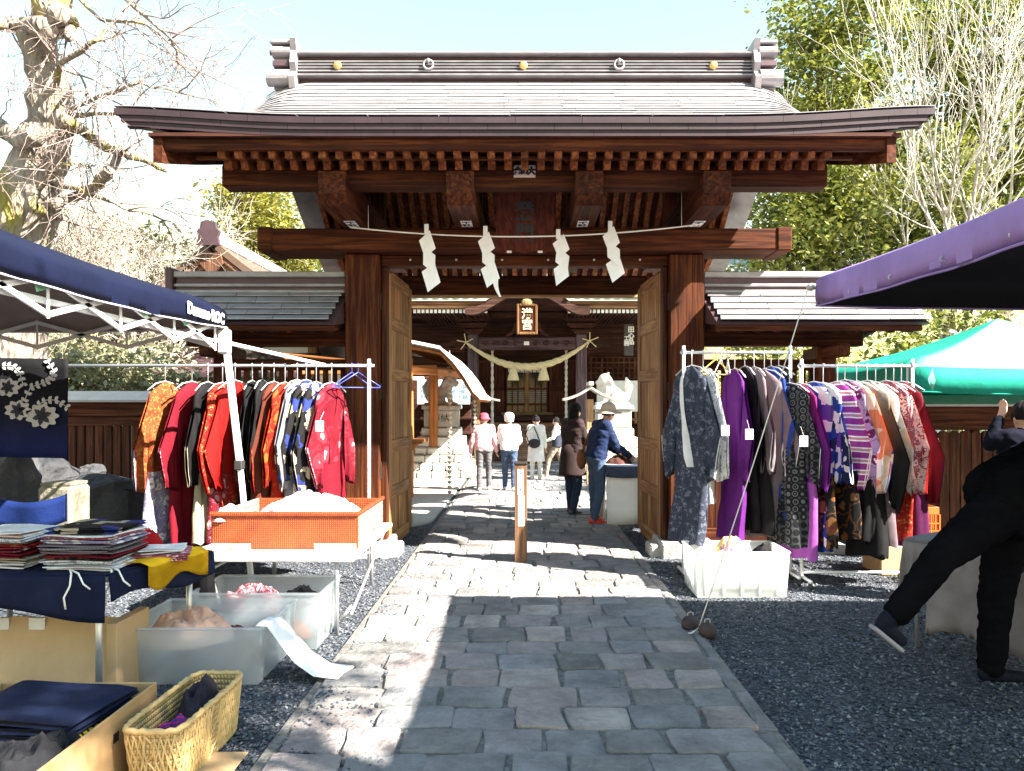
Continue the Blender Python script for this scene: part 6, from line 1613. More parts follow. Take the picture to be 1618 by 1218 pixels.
q = Q(.95, .62); folded(q.x - .02, q.y, ZT + .012, .3, .26, .04, .35, cl['pinkl'], 'pink floral folded cloth at the right corner of the low table', 150)
folded(q.x - .01, q.y, ZT + .054, .22, .2, .024, .3, cl['white'], 'white folded cloth on the pink one at the table corner', 151)
# yellow cloth hanging over the corner
yc = thing('yellow_cloth', 'bright yellow cloth spilling over the right corner of the low table', 'cloth', (q.x, q.y, ZT))
def yf(u, v):
    p = Q(.93 + .0 * u, .25 + .6 * u); e = max(0, v - .5)
    return Vector((p.x - .08 + .26 * min(v, .62) / .62 * .9, p.y, ZT + .04 - .13 * smooth(e / .5) * (1 + .25 * math.sin(u * 8)) - .008 * math.sin(u * 11)))
m = MB(); m.shell(yf, 14, 8, (0, 0, -.004)); m.build('yellow_fold', cloth((.75, .42, .01)), yc, True)
heap('red_cloth', 'bright red cloth heaped behind the folded stacks', *(lambda p: (p.x, p.y))(Q(.72, .82)), ZT + .012, .2, .14, .13, cloth((.6, .01, .015)), 5)
for i, (u, v) in enumerate(((.86, .02), (.98, .12))):
    p = Q(u, v); t = thing('white_tie', ('white tie dangling at the front of the low table', 'white knotted tie dangling at the table corner')[i], 'tie', (p.x, p.y, ZT), 'white ties')
    m = MB(); m.tube([(p.x - .05, p.y + .02, ZT + .03), (p.x - .01, p.y - .03, ZT + .02), (p.x + .0, p.y - .06, ZT - .04), (p.x - .03, p.y - .062, ZT - .1), (p.x - .02, p.y - .064, ZT - .16)], .005, 6); m.build('tie_strand', ROPE_W, t, True)
    m = MB(); m.tube([(p.x - .05, p.y + .02, ZT + .03), (p.x + .03, p.y - .035, ZT + .02), (p.x + .07, p.y - .06, ZT - .03), (p.x + .1, p.y - .05, ZT - .06)], .005, 6); m.build('tie_strand', ROPE_W, t, True)
# ------------------------------------------------------------------ second table with the orange wicker trunk
t2 = thing('folding_table', 'white folding table with steel legs carrying the orange wicker trunk', 'table', (-1.75, 6.0, 0))
X0, X1, Y0, Y1, Z2 = -2.3, -1.18, 5.3, 6.85, .55
m = MB(); m.box(X0, X1, Y0, Y1, Z2 - .035, Z2, .008); m.build('table_top', WHITE_PAINT, t2)
for (x, y) in ((X0 + .1, Y0 + .1), (X1 - .13, Y0 + .05), (X0 + .1, Y1 - .1), (X1 - .17, Y1 - .08)):
    m = MB(); m.tube([(x, y, 0), (x, y, Z2 - .03)], .016, 10); m.build('leg', STEEL, t2, True)
for (a, b_) in (((X0 + .1, Y0 + .1, .45), (X0 + .1, Y1 - .1, .45)), ((X1 - .03, Y0 + .05, .14), (X1 - .05, Y1 - .08, .5)), ((X0 + .1, Y1 - .1, .3), (X1 - .05, Y1 - .08, .3)), ((X1 - .03, Y0 + .05, .2), (X1 - .1, Y0 + .05, .1))):
    m = MB(); m.tube([a, b_], .011, 8); m.build('brace', STEEL, t2, True)
def woven(name, c1, c2, sx, sz, gap=.6):
    m, nt, b = new_mat(name); L = nt.links.new; tc = nt.nodes.new('ShaderNodeTexCoord')
    sp = N(nt, 'ShaderNodeSeparateXYZ'); L(tc.outputs['Object'], sp.inputs[0])
    ad = N(nt, 'ShaderNodeMath', operation='ADD'); L(sp.outputs[0], ad.inputs[0]); L(sp.outputs[1], ad.inputs[1])
    def wave(out, k):
        a = N(nt, 'ShaderNodeMath', operation='MULTIPLY'); a.inputs[1].default_value = k; L(out, a.inputs[0]); s = N(nt, 'ShaderNodeMath', operation='SINE'); L(a.outputs[0], s.inputs[0]); q_ = N(nt, 'ShaderNodeMath', operation='ABSOLUTE'); L(s.outputs[0], q_.inputs[0]); return q_.outputs[0]
    w1, w2 = wave(ad.outputs[0], sx), wave(sp.outputs[2], sz)
    mn = N(nt, 'ShaderNodeMath', operation='MINIMUM'); L(w1, mn.inputs[0]); L(w2, mn.inputs[1])
    nz = N(nt, 'ShaderNodeTexNoise', i_Scale=9.0, i_Detail=5.0); L(tc.outputs['Object'], nz.inputs['Vector'])
    mu = N(nt, 'ShaderNodeMath', operation='MULTIPLY_ADD'); L(mn.outputs[0], mu.inputs[0]); mu.inputs[1].default_value = gap; L(nz.outputs[0], mu.inputs[2])
    r = ramp(nt, [(.35, c1), (.95, c2)]); L(mu.outputs[0], r.inputs[0]); L(r.outputs[0], b.inputs['Base Color']); b.inputs['Roughness'].default_value = .5
    bump(nt, b, mn.outputs[0], .8, .012); return m
tr = thing('wicker_trunk', 'open orange woven wicker trunk on the folding table', 'trunk', (-1.75, 6.0, Z2))
OW = woven('orange_wicker', (.19, .02, .004), (.4, .065, .009), 210, 210); WW = woven('pale_wicker', (.07, .06, .05), (.4, .36, .3), 60, 60)
TB = .012; th = .26; TXs, TYs = (X0, X1, Y0, Y1), None; X0, X1, Y0, Y1 = -2.29, -1.11, 5.55, 6.65
m = MB(); m.box(X0 + .01, X1 - .1, Y0 + .03, Y0 + .05, Z2 + .003, Z2 + th, .006); m.build('front_panel', OW, tr)
m = MB(); m.box(X1 - .12, X1 - .1, Y0 + .051, Y1 - .1, Z2 + .003, Z2 + th, .006); m.build('side_panel', WW, tr)
m = MB(); m.box(X0 + .01, X0 + .03, Y0 + .051, Y1 - .1, Z2 + .003, Z2 + th, .006); m.build('side_panel', WW, tr)
m = MB(); m.box(X0 + .01, X1 - .1, Y1 - .12, Y1 - .1 + .001, Z2 + .003, Z2 + th - .001, .006); m.build('back_panel', OW, tr)
m = MB(); m.box(X0 + .03, X1 - .12, Y0 + .05, Y1 - .12, Z2 + .003, Z2 + .02, .004); m.build('bottom_panel', WW, tr)
for (a, b_) in (((X0, Y0 + .028), (X1 - .09, Y0 + .028)), ((X1 - .1, Y0 + .03), (X1 - .1, Y1 - .1))):
    m = MB(); m.beam((a[0], a[1], Z2 + th), (b_[0], b_[1], Z2 + th), .03, .03, .006); m.build('rim', OW, tr)
TAPE = plain('cream_tape', (.7, .6, .42), .6)
for (a, b_) in ((X0 + .012, X0 + .3), (X1 - .42, X1 - .115)):
    m = MB(); m.box(a, b_, Y0 + .0245, Y0 + .0285, Z2 + .006, Z2 + .045, .001); m.build('tape_patch', TAPE, tr)
heap('white_cloth', 'white and pink silk cloth piled in the orange trunk', -1.7, 6.0, Z2 + .19, .44, .4, .15, cloth(K['white'], 'floral', K['pink'], K['white'], 6), 8, parts=4, mats=[cloth(K['white'], 'floral', K['pink'], K['white'], 6), cloth(K['white']), cloth((.6, .5, .5))])
heap('striped_cloth', 'grey striped cloth hanging out of the left of the trunk', -2.2, 5.75, Z2 + .2, .12, .2, .1, cloth((.4, .4, .42), 'vstripe', K['white'], None, 26), 9)
heap('dark_bag', 'black cloth bundle between the two tables', -2.18, 5.2, .02, .1, .1, .55, cloth(K['blk']), 15)
# ------------------------------------------------------------------ plastic bins on the ground
def bin_(label, x0, x1, y0, y1, h, mat, flare=.03, ribs=0):
    t = thing('plastic_bin', label, 'bin', ((x0 + x1) / 2, (y0 + y1) / 2, 0), 'plastic bins'); th = .006
    def wall(nm, a, b_):
        a, b_ = Vector(a), Vector(b_); c = Vector(((x0 + x1) / 2, (y0 + y1) / 2))
        def f(u, v):
            p = a.lerp(b_, u); d_ = (p - c); p = p + Vector((math.copysign(flare, d_.x) if abs(d_.x) > .9 * (x1 - x0) / 2 else flare * d_.x / ((x1 - x0) / 2), math.copysign(flare, d_.y) if abs(d_.y) > .9 * (y1 - y0) / 2 else flare * d_.y / ((y1 - y0) / 2))) * v
            return Vector((p.x, p.y, .01 + v * h))
        n_ = Vector((b_.y - a.y, a.x - b_.x)).normalized()
        m = MB(); m.shell(f, 6, 3, (-n_.x * th, -n_.y * th, 0)); m.build(nm, mat, t, True)
        for k in range(ribs):
            u = (k + .5) / ribs; m = MB(); p0, p1 = f(u, .05), f(u, .95); off = Vector((n_.x, n_.y, 0)) * .004; m.beam(p0 + off, p1 + off, .016, .008, .002, up=(n_.x, n_.y, 0)); m.build('rib', mat, t)
    wall('wall_panel', (x0, y0), (x1, y0)); wall('wall_panel', (x1, y0), (x1, y1)); wall('wall_panel', (x1, y1), (x0, y1)); wall('wall_panel', (x0, y1), (x0, y0))
    m = MB(); m.box(x0, x1, y0, y1, .004, .012, .002); m.build('floor_panel', mat, t)
    c = [(x0 - flare, y0 - flare), (x1 + flare, y0 - flare), (x1 + flare, y1 + flare), (x0 - flare, y1 + flare)]
    for i in range(4):
        a, b_ = c[i], c[(i + 1) % 4]; m = MB(); m.beam((*a, h + .012), (*b_, h + .012), .022, .014, .004); m.build('rim', mat, t)
    return t
CP = clear_plastic('frosted_plastic', (.85, .89, .91), .6); CPW = clear_plastic('white_frosted_plastic', (.9, .92, .9), .25)
bin_('frosted plastic storage bin in front, with peach cloth and a paper sheet', -2.28, -1.52, 4.38, 4.98, .32, CP)
bin_('frosted plastic storage bin behind, with red dotted cloth', -2.15, -1.36, 5.02, 5.5, .36, CP)
bin_('white ribbed clear bin standing before the right clothes rack', 1.43, 2.17, 6.36, 6.85, .37, CPW, .02, 5)
heap('peach_cloth', 'peach silk cloth spilling from the front plastic bin', -2.02, 4.6, .2, .28, .22, .17, cloth((.72, .42, .3)), 21, parts=2, mats=[cloth((.72, .42, .3)), cloth((.78, .6, .5))])
heap('brown_cloth', 'dark brown cloth lying inside the front plastic bin', -1.85, 4.7, .05, .26, .2, .17, cloth((.14, .06, .05)), 22, parts=3, mats=[cloth((.14, .06, .05)), cloth((.5, .2, .12)), cloth((.04, .04, .06))])
heap('red_dotted_cloth', 'red and white dotted cloth in the rear plastic bin', -1.85, 5.22, .22, .24, .17, .16, cloth((.5, .02, .06), 'floral', K['white'], K['crimson'], 30), 23)
heap('dark_cloth', 'small black cloth at the right of the rear plastic bin', -1.52, 5.25, .25, .12, .14, .12, cloth(K['blk']), 24)
heap('orange_cloth', 'orange cloth low inside the rear plastic bin', -1.7, 5.2, .04, .26, .16, .14, cloth((.55, .14, .04)), 25)
heap('mixed_cloth', 'pale and coloured cloths packed in the white ribbed bin', 1.8, 6.6, .1, .3, .18, .24, None, 26, parts=5, mats=[cloth((.7, .66, .6)), cloth((.5, .2, .15)), cloth((.2, .35, .15)), cloth(K['pink']), cloth((.7, .5, .2))])
heap('black_shoes_cloth', 'black cloth on top at the right of the ribbed bin', 2.03, 6.55, .3, .11, .1, .11, cloth(K['blk']), 27)
# paper sheet over the front bin
ps = thing('paper_sheet', 'long white paper sheet curling down from front plastic bin to the gravel', 'paper', (-1.4, 4.5, 0))
def pf_(u, v):
    path_ = [(-1.53, .345), (-1.47, .34), (-1.40, .24), (-1.31, .13), (-1.2, .06), (-1.06, .05)]
    k = v * 5; j = min(int(k), 4); f = k - j; x = lerp(path_[j][0], path_[j + 1][0], f); z = lerp(path_[j][1], path_[j + 1][1], f)
    return Vector((x + .05 * u * v, 4.36 + .24 * u + .02 * math.sin(v * 4), z + .006 * math.sin(u * 5)))
m = MB(); m.shell(pf_, 6, 20, (0, 0, -.0015)); m.build('paper_face', PAPER, ps, True)
# ------------------------------------------------------------------ cardboard box, bamboo basket, cardboard flap
CARD = plain('cardboard', (.5, .33, .17), .8, 0, .1, 4.0, .1); PLY = plain('kraft_board', (.42, .26, .12), .75, 0, .08, 2.0, .05)
def open_box(name, label, cx, cy, w, l, h, rot, mat, group=None, th=.012, cat_='box'):
    t = thing(name, label, cat_, (cx, cy, 0), group); Mx = Matrix.Translation((cx, cy, 0)) @ Matrix.Rotation(rot, 4, 'Z')
    for (nm, a) in (('front_panel', (-w / 2, w / 2, -l / 2, -l / 2 + th, .005, h)), ('back_panel', (-w / 2, w / 2, l / 2 - th, l / 2, .005, h)), ('side_panel', (-w / 2, -w / 2 + th, -l / 2 + th, l / 2 - th, .005, h)), ('side_panel', (w / 2 - th, w / 2, -l / 2 + th, l / 2 - th, .005, h)), ('bottom_panel', (-w / 2 + th, w / 2 - th, -l / 2 + th, l / 2 - th, .005, .02))):
        m = MB(); m.box(*a, .003, 0, Mx); m.build(nm, mat, t)
    return t, Mx
bx_, Mx = open_box('open_box', 'pale wooden box filled with folded navy cloth at lower left corner', -2.06, 3.07, .72, .96, .32, 0.0, PLY)
m = MB(); m.box(.361, .364, .1, .14, .2, .24, .001, 0, Mx); m.build('hand_hole', BLACK_INK, bx_)
def inbox(u, v): return Mx @ Vector((u, v, 0))
p = inbox(.0, .0); folded(p.x, p.y + .05, .16, .64, .84, .06, .0, cloth((.012, .02, .06), 'plain'), 'navy folded cloth lowest in the wooden box', 160, 'folded cloth in the wooden box')
folded(p.x - .02, p.y + .0, .222, .6, .5, .03, .12, cloth((.5, .4, .02), 'vstripe', K['blk'], None, 16), 'black and yellow striped cloth in the wooden box', 161, 'folded cloth in the wooden box')
folded(p.x + .0, p.y + .22, .255, .58, .44, .085, -.12, cloth((.014, .022, .065), 'plain'), 'navy folded cloth on top in the wooden box', 162, 'folded cloth in the wooden box')
heap('charcoal_cloth', 'crumpled charcoal cloth at the front of the wooden box', p.x + .17, p.y - .22, .22, .16, .2, .13, cloth((.03, .03, .035)), 163)
heap('black_cloth', 'crumpled black cloth at the right rim of the wooden box', p.x + .24, p.y - .05, .2, .1, .12, .12, cloth((.015, .015, .02)), 164)
BAM = woven('bamboo_weave', (.28, .16, .05), (.62, .45, .2), 190, 130, .7)
bk = thing('bamboo_basket', 'long woven bamboo basket of dark cloth beside the wooden box', 'basket', (-1.5, 3.78, 0)); Mb = Matrix.Translation((-1.52, 3.47, 0)) @ Matrix.Rotation(R(88), 4, 'Z')
_ang = np.linspace(0, 2 * math.pi, 2001); _cx = .35 * np.sign(np.cos(_ang)) * np.abs(np.cos(_ang)) ** .28; _cy = .125 * np.sign(np.sin(_ang)) * np.abs(np.sin(_ang)) ** .28
_arc = np.concatenate([[0], np.cumsum(np.hypot(np.diff(_cx), np.diff(_cy)))]); _arc /= _arc[-1]
def bk_f(u, v, k=1.0):
    a = float(np.interp(u % 1.0 if u != 1.0 else 1.0, _arc, _ang)); c_, s_ = math.cos(a), math.sin(a); e = .28
    x = .35 * math.copysign(abs(c_) ** e, c_); y = .125 * math.copysign(abs(s_) ** e, s_); f = (.88 + .12 * v) * k
    return Mb @ Vector((x * f, y * f, .01 + .26 * v + .006 * math.sin(a * 20) * 0))
m = MB(); m.grid(lambda u, v: bk_f(u, v), 64, 8, cu=True); m.grid(lambda u, v: bk_f(1 - u, v, .965), 64, 8, cu=True); m.build('basket_wall', BAM, bk, False)
m = MB(); m.tube([bk_f(u, 1.0, .985) + Vector((0, 0, .004 * math.sin(u * 300))) for u in np.linspace(0, 1, 81)], .013, 6, cap=False); m.build('basket_rim', plain('bamboo', (.58, .4, .17), .5, 0, .2, 20), bk, True)
for s in range(2):      # raised weave splints around the wall
    for k in range(64):
        u0 = k / 64 + s * .011; m = MB()
        m.tube([bk_f((u0 + (.035 if s else -.035) * t_) % 1, .04 + .9 * t_, 1.005 + .008 * math.sin(t_ * 19 + s * 3.14 + k)) for t_ in np.linspace(0, 1, 9)], .0045, 4); m.build('weave_splint', plain('bamboo', (.58, .4, .17), .5, 0, .2, 20), bk)
m = MB(); m.grid(lambda u, v: Mb @ Vector((.29 * (2 * u - 1), .1 * (2 * v - 1), .02)), 2, 2); m.build('basket_floor', BAM, bk)
pb = Mb @ Vector((0, 0, 0))
heap('indigo_cloth', 'dark indigo cloth standing up in the bamboo basket', pb.x + .0, pb.y + .13, .1, .095, .19, .2, cloth((.04, .035, .05)), 170)
heap('violet_cloth', 'violet and red striped cloth in the front of the bamboo basket', pb.x - .0, pb.y - .15, .1, .09, .13, .14, cloth((.1, .02, .2), 'stripe', (.5, .02, .1), (.03, .03, .2), 12), 171)
fl = thing('cardboard_sheet', 'flattened brown cardboard leaning under the low table', 'cardboard', (-2.7, 4.3, 0))
m = MB(); m.shell(lambda u, v: Vector((lerp(-3.3, -2.26, u), 4.12 + .16 * v, .02 + .4 * v + .004 * math.sin(u * 30))), 20, 2, (0, .008, 0)); m.build('cardboard_face', CARD, fl)
for x in (-2.95, -2.75): 
    m = MB(); m.box(x, x + .09, 4.255, 4.262, .33, .42, .001); m.build('clear_tape', plain('shiny_tape', (.7, .68, .62), .15), fl)
m = MB(); m.box(-2.26, -2.2, 4.14, 4.5, .01, .42, .004); m.build('cardboard_flap', CARD, fl)
fs = thing('cardboard_scrap', 'small brown cardboard scrap on the gravel beside the basket', 'cardboard', (-1.3, 3.3, 0)); m = MB(); m.box(-1.42, -1.26, 3.2, 3.5, .014, .02, .002); m.build('scrap_face', CARD, fs)
# ------------------------------------------------------------------ garden stones, blue cloth behind the left stall
sp = thing('stone_post', 'square pale stone post behind the left stall', 'post', at(102, 830, 6.2)); p = at(102, 790, 6.2)
m = MB(); m.box(p.x - .14, p.x + .14, 6.06, 6.34, 0, at(0, 765, 6.2).z, .03); m.build('post_shaft', stone('lichen_stone', (.1, .09, .065), (.27, .25, .2), 6.0), sp)
m = MB(); m.prism([(-.12, -.12), (.12, -.12), (.12, .12), (-.12, .12)], (p.x, 6.2, at(0, 765, 6.2).z + .001), (1, 0, 0), (0, 1, 0), (0, 0, .02)); m.build('post_top', stone('lichen_stone', (.1, .09, .065), (.27, .25, .2), 6.0), sp)
for i, (px, py, d, rx, ry, rz, lb) in enumerate(((70, 760, 7.4, .32, .3, .22, 'dark rough garden rock left of the stone post'), (160, 775, 7.4, .42, .35, .16, 'broad dark garden rock right of the stone post'), (145, 748, 7.7, .13, .13, .1, 'small squared stone cap on top of the broad rock'), (20, 770, 6.9, .25, .25, .42, 'tall dark mossy stone at the left edge'), (215, 790, 7.6, .3, .3, .2, 'dark garden rock behind the gold floral kimono'))):
    q = at(px, py, d); m = MB(); rg = random.Random(i)
    def rf(u, v):
        a = u * 2 * math.pi; b_ = (v - .5) * math.pi; dv = Vector((math.cos(a) * math.cos(b_), math.sin(a) * math.cos(b_), math.sin(b_)))
        s = 1 + .28 * noise.noise(dv * 1.7 + Vector((i * 9, 0, 0))) + .14 * noise.noise(dv * 4.5)
        zz = q.z + dv.z * rz * s
        if dv.z < 0: zz = q.z + dv.z * (q.z) * 1.0
        return Vector((q.x + dv.x * rx * s, q.y + dv.y * ry * s, zz))
    m.grid(rf, 22, 14, cu=True); m.build('garden_rock', DARK_STONE, None, False, lb, 'rock', 'garden rocks', loc=(q.x, q.y, 0))
bc = thing('blue_cloth', 'blue cloth hung low behind the folded stacks at the left edge', 'cloth', at(50, 800, 5.6)); a, b_ = at(-10, 795, 5.6), at(106, 788, 5.6)
m = MB(); m.shell(lambda u, v: Vector((lerp(a.x, b_.x, u), 5.6 + .02 * math.sin(u * 8), lerp(a.z, b_.z, u) + .05 * (2 * u - 1) ** 2 - .01 - .2 * v)), 14, 4, (0, .004, 0)); m.build('cloth_face', cloth((.01, .03, .16)), bc, True)
for u in (.0, 1.0):
    q = a.lerp(b_, u); m = MB(); m.tube([(q.x, 5.62, 0), (q.x, 5.62, q.z + .05)], .012, 8); m.build('cloth_pole', STEEL, bc)
# ------------------------------------------------------------------ right stall: table with grey cloth, orange crate
rt = thing('stall_table', 'small table under a pale grey cloth in the shade at right', 'table', (2.9, 5.0, 0)); ZR = .72
TA, TBb, TCc, TDd = Vector((2.52, 5.1)), Vector((3.0, 4.4)), Vector((3.5, 4.74)), Vector((3.02, 5.44))
m = MB(); m.prism([tuple(q) for q in (TA, TBb, TCc, TDd)], (0, 0, ZR - .03), (1, 0, 0), (0, 1, 0), (0, 0, .03)); m.build('table_top', plain('grey_board', (.14, .13, .14), .7), rt)
tc_ = (TA + TBb + TCc + TDd) / 4
for q in (TA, TBb, TCc, TDd):
    q = q.lerp(tc_, .15); m = MB(); m.tube([(q.x, q.y, 0), (q.x, q.y, ZR - .03)], .015, 8); m.build('leg', STEEL, rt, True)
gc = thing('table_cloth', 'pale grey cloth hanging in folds from the right stall table', 'tablecloth', (2.8, 4.7, ZR)); GC = cloth((.4, .36, .37))
for (a, b_, dr, sd) in ((TA.lerp(TBb, .2), TBb, .56, 0), (TA, TA.lerp(TBb, .19), .34, 2), (TBb, TCc, .6, 4)):
    def f(u, v):
        p = a.lerp(b_, u); n_ = Vector((b_.y - a.y, -(b_.x - a.x))).normalized(); o = .012 + .07 * v * (.5 + .5 * math.sin(u * 14 + sd)) + .02 * v * noise.noise(Vector((u * 6, v * 3, sd)))
        return Vector((p.x + n_.x * o, p.y + n_.y * o, ZR - .02 - v * dr * (1 - .06 * math.sin(u * 5 + sd) + .05 * noise.noise(Vector((u * 9, 0, sd))))))
    m = MB(); m.shell(f, 30, 10, (0, .003, 0)); m.build('cloth_fall', GC, gc, True)
ORC = plain('orange_plastic', (.62, .14, .02), .45, 0, .08)
oc = thing('crate', 'orange plastic crate behind the right clothes rack', 'crate', (3.75, 7.35, .0)); cx, cy, cz, w, l, h = 3.64, 7.4, .28, .52, .36, .36
m = MB(); m.box(cx - .3, cx + .3, cy - .2, cy + .2, 0, .275, .01); m.build('support_box', CARD, oc)
for (x0, x1, y0, y1) in ((cx - w / 2, cx + w / 2, cy - l / 2, cy - l / 2 + .012), (cx - w / 2, cx + w / 2, cy + l / 2 - .012, cy + l / 2), (cx - w / 2, cx - w / 2 + .012, cy - l / 2 + .013, cy + l / 2 - .013), (cx + w / 2 - .012, cx + w / 2, cy - l / 2 + .013, cy + l / 2 - .013)):
    m = MB(); m.box(x0, x1, y0, y1, cz, cz + .05, .003); m.build('lower_band', ORC, oc); m = MB(); m.box(x0, x1, y0, y1, cz + h - .07, cz + h, .003); m.build('upper_band', ORC, oc)
    k = 0; ln = max(x1 - x0, y1 - y0)
    for k in range(int(ln / .04) + 1):
        m = MB()
        if x1 - x0 > y1 - y0: m.box(x0 + k * .04, x0 + k * .04 + .014, y0 + .002, y1 - .002, cz + .05, cz + h - .07, .001)
        else: m.box(x0 + .002, x1 - .002, y0 + k * .04, y0 + k * .04 + .014, cz + .05, cz + h - .07, .001)
        m.build('crate_bar', ORC, oc)
    for z in (cz + .13, cz + .2):
        m = MB(); m.box(x0 + .003, x1 - .003, y0 + .003, y1 - .003, z, z + .012, .001); m.build('crate_rail', ORC, oc)
for i, (a, b_) in enumerate((((3.78, 7.9, .7), (3.98, 7.75, 1.25)), ((3.95, 7.9, .7), (4.15, 7.75, 1.25)))):
    a, b_ = Vector(a), Vector(b_); t = thing('fabric_roll', ('left', 'right')[i] + ' of two pale rolls leaning behind the crimson kimono', 'fabric roll', a, 'leaning rolls'); m = MB(); m.tube([a - (b_ - a) * 1.25, b_], .035, 12); m.build('roll_body', cloth((.5, .35, .3)), t, True); m = MB(); m.tube([b_, b_ + (b_ - a) * .03], .02, 10); m.build('roll_core', CARD, t, True)
# ------------------------------------------------------------------ courtyard stall table behind the right door
ct = thing('stall_table', 'courtyard stall table under white and navy cloths beside the bending shopper', 'table', (1.7, 10.6, 0))
m = MB(); m.box(1.1, 2.6, 10.1, 11.2, .78, .81, .006); m.build('table_top', WHITE_PAINT, ct)
for (x, y) in ((1.2, 10.2), (2.5, 10.2), (1.2, 11.1), (2.5, 11.1)): m = MB(); m.box(x - .02, x + .02, y - .02, y + .02, 0, .78, .004); m.build('leg', STEEL, ct)
m = MB(); m.shell(lambda u, v: Vector((lerp(1.08, 2.62, u), 10.08 - .03 * v * (1 + math.sin(u * 16)), .8 - .76 * v)), 24, 4, (0, .004, 0)); m.build('white_cloth_front', PAPER, ct, True)
m = MB(); m.shell(lambda u, v: Vector((1.08 - .03 * v * (1 + math.sin(u * 14)), lerp(11.22, 10.08, u), .8 - .72 * v)), 20, 4, (.004, 0, 0)); m.build('white_cloth_side', PAPER, ct, True)
DEN = cloth((.09, .12, .2))
m = MB(); m.shell(lambda u, v: Vector((lerp(1.06, 2.63, u), 10.045 - .03 * v, .822 - .16 * v * (1 + .1 * math.sin(u * 9)))), 20, 3, (0, .004, 0)); m.build('blue_cloth_front', DEN, ct, True)
m = MB(); m.box(1.06, 2.63, 10.05, 11.23, .811, .82, .003); m.build('blue_cloth_top', PAPER, ct)
for i, (x, y, mt, lb) in enumerate(((1.35, 10.5, (.62, .2, .05), 'orange cloth on the courtyard stall'), (1.6, 10.35, (.7, .68, .65), 'white cloth on the courtyard stall'), (1.25, 10.25, (.12, .05, .04), 'brown cloth at the front corner of the courtyard stall'), (1.75, 10.8, (.7, .6, .6), 'pale pink cloth at the back of the courtyard stall'))):
    heap('laid_cloth', lb, x, y, .82, .17, .15, .1, cloth(mt), 200 + i, group='goods on the courtyard stall')
# ------------------------------------------------------------------ people
SKIN = plain('skin', (.55, .33, .24), .55, 0, .06)
HAIR = plain('black_hair', (.008, .007, .007), .65, 0, .3, 60.0, .6, spec=.15)
def hand(pr, wrist, dirv, side, curl, mi=0, s=1.0):
    """palm, four unequal bent fingers and a thumb"""
    d = Vector(dirv).normalized(); b = Vector(side); b = (b - d * b.dot(d)).normalized(); n = d.cross(b)
    w = Vector(wrist); pc = w + d * .055 * s
    for k in (-.024, 0, .024): pr.append(('cap', w + d * .012 * s + b * k * .7 * s, .014 * s, pc + d * .03 * s + b * k * s, .0125 * s, mi))
    for k, (off, L) in enumerate(((-.033, .062), (-.011, .074), (.011, .07), (.032, .055))):
        p = pc + d * .036 * s + b * off * s; dd = d.copy(); r = .0095 * s
        for j in range(3):
            a = curl * (j + .6); q = p + (d * math.cos(a) + n * math.sin(a)) * L * s / 2.6
            pr.append(('cap', p, r, q, r * .9, mi)); p = q; r *= .92
    p = w + d * .03 * s - b * .03 * s; q = p + (d * .7 - b * .6 + n * .3).normalized() * .035 * s
    pr.append(('cap', p, .0125 * s, q, .011 * s, mi)); pr.append(('cap', q, .011 * s, q + (d + n * .3).normalized() * .03 * s, .0095 * s, mi))
